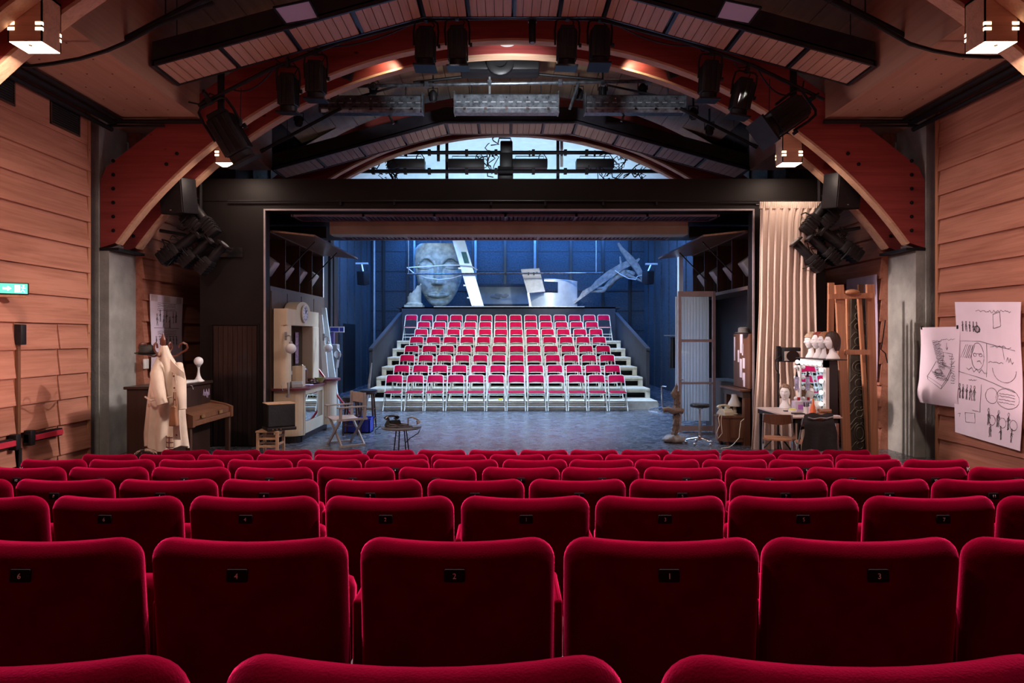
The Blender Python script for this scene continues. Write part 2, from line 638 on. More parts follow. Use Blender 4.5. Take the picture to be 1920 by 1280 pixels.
# concrete columns under the arches: face, strip coloured darker for shade, outer strip
for sx, side in ((-1, 'left'), (1, 'right')):
    X = lambda a: CX + sx * a

    def bx(mb, a, b, y0, y1, z0, z1):
        return mb.box((min(X(a), X(b)), y0, z0), (max(X(a), X(b)), y1, z1))
    f = MB()
    bx(f, 6.085, 6.23, 10.30, 11.05, -.6, 3.12)
    for q in range(3):
        for yy in (10.45, 10.9):
            f.lathe([(.022, 0), (.022, .004), (.012, .004)], (X(6.085), yy, .42 + q * 1.12), 10, Matrix.Rotation(-sx * pi / 2, 4, 'Y'))
    struct('column_' + side, f, M['concrete'], bevel=.012)
    g = MB()
    bx(g, 6.18, 6.26, 10.36, 11.0, -.6, 3.25)
    struct('column_shade_strip_' + side, g, M['concrete_shaded'])
    g = MB()
    bx(g, 6.23, 6.46, 10.28, 11.05, -.6, 5.5)
    struct('column_strip_' + side, g, M['concrete'])
    g = MB()
    bx(g, 6.06, 6.5, 9.74, 9.80, -.6, 5.3)
    struct('trim_edge_' + side, g, M['pine'])
    g = MB()                                               # steel shoe under the arch foot
    bx(g, 5.93, 6.22, 10.28, 11.02, 3.12, 3.16)
    struct('trim_shoe_' + side, g, M['blackmetal'])

# floors
fl = MB()
fl.box((-6.8, 7.75, -.5), (7.0, 27.4, 0))
struct('floor', fl, M['stage'])

# ------------------------------------------------------------------ glulam arches in pairs
RI, RO, ZC = 7.327, 8.05, H - 2.857


def arch(y0, y1, name):
    n = 40
    inner = []
    a0 = math.atan2(H + 1.384 - ZC, 5.95)
    for i in range(n + 1):
        a = a0 + (pi - 2 * a0) * i / n
        inner.append((CX + RI * cos(a), ZC + RI * sin(a)))
    outer = [(CX + 6.22, 3.16), (CX + 6.22, H + 2.49)]
    a1 = math.acos(5.25 / RO)
    for i in range(n + 1):
        a = a1 + (pi - 2 * a1) * i / n
        outer.append((CX + RO * cos(a), ZC + RO * sin(a)))
    outer += [(CX - 6.22, H + 2.49), (CX - 6.22, 3.16)]
    t = .035
    innerf = []
    for x, z in inner:
        dv = Vector((x - CX, z - ZC)).normalized()
        innerf.append((x + dv.x * t, z + dv.y * t))
    root = thing('glulam_arch', None, None)
    del_keys = [k for k in root.keys()]
    root['kind'] = 'structure'
    # face mesh: strip between innerf and outer, built as quads
    res = []

    def resample(pts, m):
        L = [0]
        for p, q in zip(pts, pts[1:]):
            L.append(L[-1] + math.dist(p, q))
        out = []
        for k in range(m + 1):
            s = L[-1] * k / m
            j = max(i for i in range(len(L)) if L[i] <= s + 1e-9)
            j = min(j, len(pts) - 2)
            u = (s - L[j]) / max(L[j + 1] - L[j], 1e-9)
            out.append((pts[j][0] + (pts[j + 1][0] - pts[j][0]) * u, pts[j][1] + (pts[j + 1][1] - pts[j][1]) * u))
        return out
    # nearest matching: for every inner point cast radially out to the outer outline
    mb = MB()
    poly = innerf + outer[::-1]
    me = MB()
    m = 64
    A = resample(innerf, m)
    B = resample(outer, m)
    vs = [(x, y, z) for y in (y0, y1) for x, z in A] + [(x, y, z) for y in (y0, y1) for x, z in B]
    k = m + 1
    fs = []
    for i in range(m):
        fs += [(i, i + 1, 2 * k + i + 1, 2 * k + i)[::-1], (k + i, k + i + 1, 3 * k + i + 1, 3 * k + i),
               (i, k + i, k + i + 1, i + 1)[::-1], (2 * k + i, 2 * k + i + 1, 3 * k + i + 1, 3 * k + i)[::-1]]
    fs += [(0, 2 * k, 3 * k, k), (m, k + m, 3 * k + m, 2 * k + m)]
    me.add(vs, fs)
    me.build('arch_beam', M['arch'], root)
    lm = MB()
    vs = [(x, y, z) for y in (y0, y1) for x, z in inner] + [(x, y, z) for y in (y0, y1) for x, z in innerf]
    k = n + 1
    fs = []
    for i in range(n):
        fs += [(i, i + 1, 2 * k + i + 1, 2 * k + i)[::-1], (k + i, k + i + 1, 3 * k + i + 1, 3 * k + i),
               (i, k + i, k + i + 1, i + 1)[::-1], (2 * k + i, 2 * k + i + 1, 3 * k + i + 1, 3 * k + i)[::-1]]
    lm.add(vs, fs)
    lm.build('lit_soffit_strip', M['spruce_and_lit_soffit'], root)  # light from below put into a paler wood along the underside
    # steel bolts beside both feet
    for sx in (-1, 1):
        for (a, z) in [(6.02, 3.42 + .21 * q) for q in range(6)] + [(5.22, 4.42), (5.06, 4.58)]:
            b = MB()
            b.lathe([(.028, 0), (.028, .012), (.014, .012), (.014, .026)], (CX + sx * a, y0, z), 10, Matrix.Rotation(pi / 2, 4, 'X'))
            b.build('bolt', M['blackmetal'], root)
    return root


for y0, y1 in ((6.03, 6.20), (6.48, 6.66), (10.30, 10.46), (10.86, 11.03), (14.6, 14.76), (15.14, 15.3)):
    arch(y0, y1, '')

# ------------------------------------------------------------------ ceiling
for sx, side in ((-1, 'left'), (1, 'right')):
    a, b = CX + sx * 4.72, CX + sx * 6.5
    mb = MB()
    a2 = a + sx * .05
    mb.box((min(a2, b), 4.0, 5.11), (max(a2, b), 13.5, 5.16))
    mb.box((min(a, a + sx * .05), 4.0, 5.11), (max(a, a + sx * .05), 13.5, 6.3))
    struct('ceiling_box_' + side, mb, M['ply'])
    sm = MB()
    for r in range(3):
        for q in range(7):
            sm.lathe([(.012, 0), (.012, .004)], (CX + sx * (5.0 + .32 * r + .03 * (q % 2)), 7.2 + .45 * q, 5.107), 6)
    struct('trim_screws_' + side, sm, M['seam'])
rf = MB()
RR, RZ = 13.8, 7.08 - 13.8
nb = 22
for i in range(nb):
    x0 = -4.75 + 9.5 * i / nb
    x1 = -4.75 + 9.5 * (i + 1) / nb - .012
    z0, z1 = RZ + sqrt(RR ** 2 - x0 ** 2), RZ + sqrt(RR ** 2 - x1 ** 2)
    for q in range(6):
        y0, y1 = 3.0 + 2.1 * q, 3.0 + 2.1 * (q + 1) - .012
        rf.add([(CX + x0, y0, z0), (CX + x1, y0, z1), (CX + x1, y1, z1), (CX + x0, y1, z0), (CX + x0, y0, z0 + .03), (CX + x1, y0, z1 + .03), (CX + x1, y1, z1 + .03), (CX + x0, y1, z0 + .03)],
               [(0, 1, 2, 3), (7, 6, 5, 4), (1, 0, 4, 5), (2, 1, 5, 6), (3, 2, 6, 7), (0, 3, 7, 4)])
struct('ceiling', rf, M['roof'])
struct('ceiling_backing', MB().grid(lambda u, v: (CX - 6.6 + 13.2 * u, 2.0 + 14.0 * v, RZ + .06 + sqrt(RR ** 2 - (13.2 * u - 6.6) ** 2)), 24, 1), M['seam'])

# wall-top ducts and pipes
for sx, side in ((-1, 'left'), (1, 'right')):
    t = thing('conduit_run', f'black conduit pipes running along the top of the {side}-hand wooden wall', 'pipe')
    for k, (dx, z, r) in enumerate(((5.98, 5.03, .05), (5.86, 5.06, .03), (6.02, 4.93, .035))):
        MB().tube([(CX + sx * dx, 4.0, z), (CX + sx * dx, 10.25, z)], r, 8).build('pipe', M['blackmetal'], t)
    t2 = thing('conduit', f'black pipe crossing above the foot of the {side}-hand arch', 'pipe')
    MB().tube([(CX + sx * 6.05, 10.22, 5.04), (CX + sx * 4.66, 10.22, 5.04)], .035, 8).build('pipe', M['blackmetal'], t2)
    MB().tube([(CX + sx * 6.05, 10.20, 4.97), (CX + sx * 5.2, 10.20, 4.97)], .02, 8).build('pipe', M['blackmetal'], t2)

# ------------------------------------------------------------------ stage house and portal
YP = 11.3
pl, pr = XP(375, YP), XP(1548, YP)
ol, orr, ot, tt = XP(497, YP), XP(1412, YP), ZP(394, YP), ZP(335, YP)
struct('wall_portal_left', MB().box((pl, YP, 0), (ol, YP + .22, ot)), M['portal'])
struct('wall_portal_right', MB().box((orr, YP, 0), (pr, YP + .22, ot)), M['portal'])
struct('wall_portal_top', MB().box((pl, YP, ot), (pr, YP + .22, tt)).box((pl, YP - .012, ZP(377, YP)), (pr, YP, ZP(375.5, YP))), M['portal'])
tb = MB()
tb.box((ol - .02, YP - .015, 0), (ol + .005, YP + .02, ot + .02)).box((orr - .005, YP - .015, 0), (orr + .02, YP + .02, ot + .02)).box((ol, YP - .015, ot - .005), (orr, YP + .02, ot + .02))
struct('trim_portal', tb, plain('pale metal edging', (.42, .36, .37), .4, .2))
rl = MB().tube([(XP(430, YP), YP - .06, ZP(378, YP)), (XP(1500, YP), YP - .06, ZP(378, YP))], .014, 6)
for px in (740, 921, 1022, 1130, 640, 1230):
    rl.box((XP(px, YP) - .015, YP - .07, ZP(386, YP)), (XP(px, YP) + .015, YP, ZP(375, YP)))
tag(rl.build('pipe_rail', M['blackmetal']), 'thin dark pipe rail along the top band of the stage portal', 'rail')
dr = MB()
for k in range(9):
    a = XP(401, YP) + (XP(482, YP) - XP(401, YP)) * k / 9
    dr.box((a + .003, YP - .012, .02), (a + (XP(482, YP) - XP(401, YP)) / 9 - .003, YP, ZP(611, YP)))
d3 = struct('door_3', dr, wood('glossy black door boards', (.028, .019, .018), (.018, .012, .012), 2, 1., .18))
df = MB()
a, b, z = XP(398, YP), XP(484, YP), ZP(609, YP)
df.box((a - .02, YP - .02, 0), (a, YP, z + .02)).box((b, YP - .02, 0), (b + .02, YP, z + .02)).box((a, YP - .02, z), (b, YP, z + .02))
struct('trim_door', df, M['portal'])
vb = MB().box((XP(412, YP), YP - .02, ZP(482, YP)), (XP(456, YP), YP - .002, ZP(464, YP)))
vt = vb.build('wall_slot', M['bakelite'])
tag(vt, 'black rectangular slot cover on the left portal panel', 'cover')
# dark closing walls beside and behind
struct('wall_stage_left', MB().box((CX - 5.6, 13.5, 0), (CX - 5.4, 27.2, 9)).box((XL - .3, 13.4, 0), (CX - 5.4, 13.5, 7)), M['backwall'])
struct('wall_stage_right', MB().box((CX + 5.4, 13.5, 0), (CX + 5.6, 27.2, 9)).box((CX + 5.4, 13.4, 0), (XR + .3, 13.5, 7)), M['backwall'])
bw = MB().box((CX - 5.6, 27.0, 0), (CX + 5.6, 27.2, 6.4))
struct('wall_back', bw, M['backwall'])
# seams and conduits on the rear wall
sm = MB()
for px in (765, 826, 887, 947, 1006, 1070, 1130, 1180, 720):
    sm.box((XP(px, 27) - .05, 26.94, 0), (XP(px, 27) + .05, 27.0, 6.3))
for k in range(8):
    sm.box((CX - 5.4, 26.985, .5 + k * .78), (CX + 5.4, 27.0, .515 + k * .78))
struct('trim_seams', sm, M['black'])
pp = MB()
for px in (776.5, 891.5, 1003, 701):
    pp.tube([(XP(px, 26.8), 26.85, .3), (XP(px, 26.8), 26.85, 6.3)], .05, 8)
tag(pp.build('conduit', M['greymetal']), 'vertical grey conduits on the rough rear stage wall', 'pipe', kind='structure')
# ribs and dark openings on the two stage side walls
for sx in (-1, 1):
    rb = MB()
    for k in range(12):
        y = 14.2 + k * 1.08
        x = CX + sx * 5.4
        rb.box((min(x, x - sx * .05), y, 0), (max(x, x - sx * .05), y + .07, 7))
    struct('trim_ribs_left' if sx < 0 else 'trim_ribs_right', rb, M['backwall'])
dk = MB()
for (a, b, z0, z1) in ((20.6, 21.5, .6, 2.35), (22.3, 23.9, 0, 2.25)):
    dk.box((CX - 5.4, a, z0), (CX - 5.34, b, z1))
struct('door_4', dk, M['black'])
# stage roof: white lined vault behind the third pair of arches, white gable
struct('ceiling_stage', MB().grid(lambda u, v: (CX - 5.4 + 10.8 * u, 15.35 + 1.85 * v, 7.5 - .065 * (10.8 * u - 5.4) ** 2), 20, 1), M['roof'])
struct('ceiling_vault', MB().grid(lambda u, v: (CX - 5.4 + 10.8 * u, 17.2 + 10 * v, 7.5 - .065 * (10.8 * u - 5.4) ** 2), 20, 1), M['whitewall'])
gb = MB()
gp = [(CX - 5.4, 5.45), (CX + 5.4, 5.45)] + [(CX + 5.4 - 10.8 * k / 20, 7.5 - .065 * (5.4 - 10.8 * k / 20) ** 2) for k in range(21)]
gb.prism(gp, 21.0, 21.1, 'Y')
for k in range(6):
    x = CX - 4 + k * 1.6
    gb.box((x - .02, 20.96, 5.45), (x + .02, 21.0, 7.4 - .065 * (x - CX) ** 2))
struct('wall_gable', gb, M['whitewall'])
struct('ceiling_front', MB().box((XL - .3, 1.5, 7.1), (XR + .3, 3.2, 7.2)), M['roof'])
struct('wall_audience', MB().box((XL - .3, -4.2, -.6), (XR + .3, -4.0, 7.2)), M['wall'])
struct('wall_left_rear', MB().box((XL - .2, -4.0, -.6), (XL, 2.0, 7.2)), M['wall'])
struct('wall_right_rear', MB().box((XR, -4.0, -.7), (XR + .2, 2.0, 7.2)), M['wall'])
struct('ceiling_rear', MB().box((XL - .3, -4.2, 7.1), (XR + .3, 1.6, 7.2)), M['roof'])

# portal tunnel: ceiling, grilles, beam
struct('ceiling_portal', MB().box((ol - .6, YP + .22, ot + .02), (orr + .6, 15.0, ot + .10)), M['black'])
bm_ = MB().box((XP(618, 12.1), 12.1, ZP(439, 12.1)), (XP(1290, 12.1), 12.45, ot + .02))
struct('beam', bm_, plain('tan painted beam', (.34, .29, .23), .6, var=.25, scale=1.2))


def grille(y0, y1, x0, x1, z, label, nbar):
    t = thing('ceiling_grille', label, 'grille', (0, 0, 0))
    f = MB()
    f.box((x0, y0, z), (x1, y0 + .03, z + .04)).box((x0, y1 - .03, z), (x1, y1, z + .04))
    for k in range(nbar + 1):
        x = x0 + (x1 - x0) * k / nbar
        f.box((x - .02, y0, z), (x + .02, y1, z + .04))
    f.build('frame', plain('dull violet steel', (.16, .12, .17), .45, .3), t)
    g = MB()
    n = int((x1 - x0) / .075)
    for k in range(n):
        x = x0 + (x1 - x0) * k / n
        g.box((x, y0 + .02, z + .012), (x + .05, y1 - .02, z + .022))
    g.build('mesh', plain('dark violet mesh', (.05, .032, .06), .5, .4), t)


grille(YP + .24, 12.08, XP(560, 11.9), XP(1335, 11.9), ot - .06, 'dark violet grille under the lintel just inside the portal', 6)
grille(12.47, 12.9, XP(640, 12.6), XP(1255, 12.6), ZP(444, 12.5) + .0, 'dark violet grille behind the tan beam of the portal', 5)
struct('wall_portal_upper', MB().box((ol - .6, 12.95, ZP(446, 12.95)), (XP(612, 12.95), 13.0, ot)).box((XP(1292, 12.95), 12.95, ZP(446, 12.95)), (orr + .6, 13.0, ot)), M['black'])

# tunnel sides: light lockers above, panelling below
for sx in (-1, 1):
    x = ol if sx < 0 else orr
    side = 'left' if sx < 0 else 'right'

    def bxx(mb, a, b, y0, y1, z0, z1):
        aa, bb = x + sx * a, x + sx * b
        return mb.box((min(aa, bb), y0, z0), (max(aa, bb), y1, z1))
    lk = thing('light_locker', f'dark open lamp locker with dividers along the {side} side inside the portal', 'locker', (x, 11.55, 2.68))
    s = MB(); bxx(s, .5, .54, 11.55, 15.0, 2.62, 3.62)
    s.build('back_board', M['darkwood'], lk, True)
    s = MB(); bxx(s, .0, .54, 11.55, 15.0, 2.62, 2.68)
    s.build('shelf', M['panelwood'], lk, True)
    s = MB(); bxx(s, .0, .54, 11.55, 15.0, 3.58, 3.62)
    s.build('top_board', M['darkwood'], lk, True)
    for q in range(5):
        y = 11.55 + q * .855
        s = MB(); bxx(s, .02, .5, y, y + .03, 2.68, 3.58)
        s.build('divider', M['darkwood'], lk, True)
    s = MB()
    aa, bb = x + sx * .0, x - sx * .74
    s.prism([(aa, 3.60), (bb, 3.52), (bb, 3.55), (aa, 3.63)] if sx > 0 else [(aa, 3.63), (bb, 3.55), (bb, 3.52), (aa, 3.60)], 11.6, 15.0, 'Y')
    s.build('flap', M['midwood'], lk, True)
    for y in (12.3, 13.9):
        s = MB().tube([(x - sx * .55, y, 3.53), (x + sx * .05, y + .1, 2.95)], .012, 6)
        s.build('gas_strut', M['blackmetal'], lk, True)
    for q in range(4):                       # one lamp lying in every compartment
        y = 11.55 + q * .855 + .42
        lt = thing('locker_lamp', f'grey lamp housing in the {("nearest", "second", "third", "farthest")[q]} compartment of the {side} portal locker', 'stage light', (x + sx * .27, y, 2.68), group=f'lamps in the {side} portal locker')
        b = MB()
        b.rbox((-.14, -.15, .22), (.14, .15, .52), .03)
        b.xf(Matrix.Translation((0, 0, .30)) @ Matrix.Rotation(-sx * .6, 4, 'Y') @ Matrix.Translation((0, 0, -.26)))
        b.build('housing', M['greymetal'], lt)
        b = MB().tube([(-.12, -.18, .02), (-.12, -.18, .3), (-.12, .18, .3), (-.12, .18, .02)], .012, 6)
        b.build('yoke', M['blackmetal'], lt)
pnl = MB().box((ol - .04, 11.55, 0), (ol, 15.0, 2.62))
for k in range(4):
    pnl.box((ol, 11.58 + k * .86, .03), (ol + .012, 12.40 + k * .86, 1.7)).box((ol, 11.58 + k * .86, 1.73), (ol + .012, 12.40 + k * .86, 2.6))
struct('wall_tunnel_left', pnl, M['panelwood'])
struct('wall_tunnel_right', MB().box((orr + .55, 11.55, 0), (orr + .6, 15.0, 2.62)).box((orr, 14.9, 0), (orr + .6, 15.0, 2.62)).box((orr, 11.52, 0), (orr + .04, 11.56, 2.62)), M['black'])
wp = MB().box((XP(593, 15.1), 15.05, 0), (XP(605, 15.1), 15.2, ZP(474, 15.1)))
struct('column_white_left', wp, M['white'])
struct('column_white_right', MB().box((XP(1272, 15.1), 15.05, 0), (XP(1280, 15.1), 15.2, ZP(474, 15.1))), M['white'])
struct('column_dark_left', MB().box((XP(605, 16), 15.6, 0), (XP(615, 16), 16.0, 4.2)).box((XP(627, 17), 16.6, 0), (XP(634, 17), 17.0, 4.0)), M['black'])
struct('column_grey_left', MB().box((XP(615, 16.6), 16.4, 0), (XP(624, 16.6), 16.7, 4.2)), M['panel_grey'])
# ------------------------------------------------------------------ hanging acoustic reflectors
def reflector(y0, y1, pts, label, fasc):
    """pts: polyline (x, z) of the underside; boards run front to back"""
    t = thing('acoustic_reflector', label, 'reflector', (CX, (y0 + y1) / 2, pts[1][1]))
    segs = []
    for (xa, za), (xb, zb) in zip(pts, pts[1:]):
        L = math.dist((xa, za), (xb, zb))
        nsub = 4
        for k in range(nsub):
            s0, s1 = k / nsub, (k + 1) / nsub
            nbd = max(5, round(L / nsub / .125))
            panel = MB()
            for q in range(nbd):
                u0 = s0 + (s1 - s0) * (.03 + .94 * q / nbd)
                u1 = s0 + (s1 - s0) * (.03 + .94 * (q + 1) / nbd) - .003
                A = (xa + (xb - xa) * u0, za + (zb - za) * u0)
                B = (xa + (xb - xa) * u1, za + (zb - za) * u1)
                panel.prism([A, B, (B[0], B[1] + .025), (A[0], A[1] + .025)], y0 + .04, y1 - .03, 'Y')
            panel.build('plank_panel', M['plank'], t, True)
            if True:
                A = (xa + (xb - xa) * s0, za + (zb - za) * s0)
                B = (xa + (xb - xa) * (s0 + .018 * 2.2 / L * 1.0), za + (zb - za) * (s0 + .018 * 2.2 / L))
                MB().prism([(A[0], A[1] - .006), (B[0], B[1] - .006), (B[0], B[1] + .03), (A[0], A[1] + .03)], y0 + .03, y1, 'Y').build('rib', M['frame_dark'], t, True)
        # frame angles at front and back plus the tall dark fascia
        fr = MB()
        for (ya, yb, h) in ((y0, y0 + .035, fasc), (y1 - .03, y1, .05)):
            fr.prism([(xa, za - .012), (xb, zb - .012), (xb, zb + h), (xa, za + h)], ya, yb, 'Y')
        fr.prism([(xa, za + .04), (xb, zb + .04), (xb, zb + .06), (xa, za + .06)], y0, y1, 'Y')
        fr.build('frame', M['frame_dark'], t, True)
    for (x, z) in (pts[0], pts[-1]):
        MB().box((x - .02, y0, z - .012), (x + .02, y1, z + .06)).build('end_frame', M['frame_dark'], t, True)
    for (x, z) in (pts[0], pts[-1]):
        sg = 1 if x < CX else -1
        MB().box((x + sg * .18, y0 + .1, z + .1), (x + sg * .30, y0 + .22, z + .38)).tube([(x + sg * .24, y0 + .16, z + .3), (x + sg * .24, y0 + .16, z + 1.9)], .006, 6).build('hanger', M['blackmetal'], t, True)
    return t


def rpts(lo_l, j, zlo, zhi):
    return [(CX - lo_l, zlo), (CX - j, zhi), (CX + j, zhi), (CX + lo_l, zlo)]


reflector(8.80, 9.5, rpts(4.66, 1.25, H + 3.50, H + 4.44), 'large plank acoustic reflector hanging closest overhead, cut by the upper picture edge', .30)
reflector(13.24, 14.0, rpts(4.62, 1.27, H + 3.24, H + 4.15), 'smaller plank acoustic reflector hanging behind, just over the stage portal', .30)

# translucent lilac panels lying on the near reflector
for sx, side in ((-1, 'left'), (1, 'right')):
    mpx = (lambda q: q) if sx < 0 else (lambda q: 1940 - q)
    K = [P(mpx(536), 44, 8.74), P(mpx(597), 33, 8.74), P(mpx(580), 0, 8.30), P(mpx(513), 14, 8.30)]
    t = thing('filter_panel', f'framed lilac translucent panel on top of the near reflector, {side} half', 'panel', K[0])

    def fq(u, v, K=K):
        return (K[0].lerp(K[1], u)).lerp(K[3].lerp(K[2], u), v)
    fr = MB()
    for i in range(4):
        fr.bar(K[i], K[(i + 1) % 4], .022, .022)
    fr.build('frame', M['blackmetal'], t, True)
    MB().sheet(lambda u, v: fq(.02 + .96 * u, .02 + .96 * v) + Vector((0, .004 * sin(9 * u + 4 * v), 0)), 10, 8, .003).build('film', M['lilac'], t, True)

# ------------------------------------------------------------------ wooden lantern lamps
def lantern(x, y, label):
    t = thing('wooden_lantern', label, 'lamp', (x, y, H + 2.685), group='wooden lantern lamps')
    w_, d_, h_ = .155, .135, .46
    b = MB()
    th = .012
    slots = [(-w_, 0), (w_, 0)]
    b.box((-w_, -d_, 0), (w_, -d_ + th, h_)).box((-w_, d_ - th, 0), (w_, d_, h_)).box((-w_, -d_, 0), (-w_ + th, d_, h_)).box((w_ - th, -d_, 0), (w_, d_, h_)).box((-w_, -d_, h_ - .02), (w_, d_, h_))
    b.build('body', M['spruce_and_lit_soffit'], t)
    MB().box((-w_ + .008, -d_ + .008, -.004), (w_ - .008, d_ - .008, .004)).build('diffuser', M['lamp_panel'], t)
    for cx_, cy_ in ((-1, -1), (1, -1), (-1, 1), (1, 1)):
        for k in range(2):
            z = .10 + k * .05
            s = MB()
            x0, y0 = cx_ * w_, cy_ * d_
            s.box((min(x0 + cx_ * .002, x0 - cx_ * .06), min(y0 + cy_ * .002, y0 - cy_ * .02), z), (max(x0 + cx_ * .002, x0 - cx_ * .06), max(y0 + cy_ * .002, y0 - cy_ * .02), z + .028))
            s.build('slot', M['lamp_slot'], t)
    MB().ball((0, -.06, -.006), .018, (1, 1, .5), 10, 6).build('knob', M['brass'], t)
    return t


lantern(-4.36, 6.34, 'glowing wooden box lantern in the upper left corner of the hall')
lantern(4.52, 6.34, 'glowing wooden box lantern in the upper right corner of the hall')
lantern(-4.31, 10.66, 'smaller glowing wooden lantern behind the left arch, beside the big spotlight')
lantern(4.44, 10.66, 'smaller glowing wooden lantern behind the right arch, beside the big spotlight')

# ------------------------------------------------------------------ fresnel spotlights on the pipe under the near reflector
def fresnel_proto(name, label, loc, rot, group):
    t = thing(name, label, 'spotlight', loc, group=group, rot=rot)
    b = MB()
    b.rbox((-.13, -.14, -.52), (.13, .14, -.10), .035)
    for k in range(3):
        x = -.07 + k * .07
        b.box((x - .008, -.152, -.50), (x + .008, .152, -.13))
        b.box((-.142, x - .008, -.50), (.142, x + .008, -.13))
    b.rbox((-.10, -.10, -.12), (.10, .10, -.05), .02)
    b.build('housing', M['blackmetal'], t)
    s = MB().lathe([(.125, -.60), (.125, -.52), (.105, -.52)], (0, 0, 0), 20)
    s.build('lens_tube', M['blackmetal'], t)
    MB().lathe([(.001, -.575), (.06, -.582), (.115, -.57), (.115, -.56), (.001, -.56)], (0, 0, 0), 20).build('lens', M['bakelite'], t)
    f = MB().box((-.155, -.155, -.625), (.155, .155, -.60))
    f.build('colour_frame', M['blackmetal'], t)
    y = MB().tube([(-.165, 0, -.30), (-.175, 0, -.10), (-.16, 0, .02), (-.12, 0, .05), (.12, 0, .05), (.16, 0, .02), (.175, 0, -.10), (.165, 0, -.30)], .014, 8)
    y.build('yoke', M['blackmetal'], t)
    MB().lathe([(.03, 0), (.03, .035)], (.17, 0, -.30), 10, Matrix.Rotation(pi / 2, 4, 'Y')).build('tilt_knob', M['blackmetal'], t)
    c = MB().tube([(0, .05, .10), (0, .055, .16), (0, 0, .185), (0, -.05, .15), (0, -.04, .10)], .014, 6).box((-.025, -.05, .04), (.025, .05, .10))
    c.build('hook_clamp', M['blackmetal'], t)
    MB().tube([(.04, .1, -.08), (.10, .15, .06), (.02, .12, .16), (-.12, .06, .10), (-.2, .02, .16)], .009, 6).build('cable', M['blackmetal'], t)
    return t


YB = 9.62
spots = [
    (799, 33, 0.02, 0.0, 1.0, 'black spotlight hanging from the overhead pipe, leftmost of the four in the centre'),
    (857, 30, -.02, 0.1, 1.0, 'black spotlight hanging from the overhead pipe, second of the four in the centre'),
    (1064, 30, .02, 0.1, 1.0, 'black spotlight hanging from the overhead pipe, third of the four in the centre'),
    (1125, 32, .03, -.05, 1.0, 'black spotlight hanging from the overhead pipe, rightmost of the four in the centre'),
    (540, 118, .03, .15, .95, 'black spotlight on the left slope of the overhead pipe, nearer the big tilted spotlight'),
    (592, 95, .02, .1, .95, 'black spotlight on the left slope of the overhead pipe, farther from the big tilted spotlight'),
    (1333, 95, .05, .1, .95, 'black spotlight on the right slope of the overhead pipe, farther from the big tilted spotlight'),
    (1399, 128, .18, .1, .95, 'black spotlight on the right slope of the overhead pipe, nearer the big tilted spotlight'),
    (400, 188, -.48, .25, 1.35, 'big tilted black spotlight at the left end of the overhead pipe'),
    (1510, 180, .95, -.2, 1.35, 'big tilted black spotlight at the right end of the overhead pipe'),
]
proto = None
for px, py, ry, rx, sc_, lab in spots:
    loc = P(px, py, YB) - Vector((0, 0, .10))
    if proto is None:
        proto = fresnel_proto('stage_spotlight', lab, loc, (rx, ry, 0), 'spotlights on the overhead pipe')
    else:
        copy_tree(proto, loc, (rx, ry, 0), lab, 'spotlights on the overhead pipe', sc_)
pipe = MB()
pth = [P(372, 198, YB), P(505, 130, YB), P(640, 78, YB), P(800, 36, YB), P(960, 33, YB), P(1120, 36, YB), P(1290, 80, YB), P(1410, 122, YB), P(1545, 187, YB)]
pipe.tube(pth, .026, 10)
tag(pipe.build('lighting_pipe', M['blackmetal']), 'bent black lighting pipe carrying the row of spotlights overhead', 'pipe')
# hanging struts of the pipe
for px, py in ((412, 178), (1490, 160)):
    t = MB().box((XP(px, YB) - .04, YB + .02, ZP(py + 25, YB)), (XP(px, YB) + .04, YB + .07, ZP(py - 70, YB)))
    tag(t.build('pipe_bracket', M['blackmetal']), 'black flat bracket holding the ' + ('left' if px < 900 else 'right') + ' end of the overhead lighting pipe', 'bracket')
# loose cables along the pipe
for k, (a, b, sag, lab) in enumerate((((430, 165), (520, 118), .18, 'left slope near the big spotlight'), ((600, 88), (780, 40), .10, 'left slope beside the centre spotlights'), ((1145, 38), (1310, 85), .12, 'right slope beside the centre spotlights'), ((1420, 128), (1500, 165), .22, 'right slope near the big spotlight'))):
    pa, pb = P(*a, YB + .05), P(*b, YB + .05)
    pts = [pa.lerp(pb, i / 12) - Vector((0, 0, sag * 4 * (i / 12) * (1 - i / 12))) for i in range(13)]
    tag(MB().tube(pts, .010, 6).build('cable', M['blackmetal']), f'black cable sagging under the pipe, {lab}', 'cable', 'cables along the overhead pipe')
for k, (px, py, l, side) in enumerate(((452, 165, .42, 'left'), (1443, 148, .55, 'right'))):
    p = P(px, py, YB - .05)
    t = thing('pendant_plug', f'black cable with plug dangling beside the big {side} spotlight', 'cable', p)
    MB().tube([p, p - Vector((.01, 0, l))], .006, 6).build('cord', M['blackmetal'], t, True)
    MB().lathe([(.01, 0), (.028, -.02), (.028, -.09), (.012, -.11)][::-1], p - Vector((.01, 0, l)), 10).build('plug', M['blackmetal'], t, True)

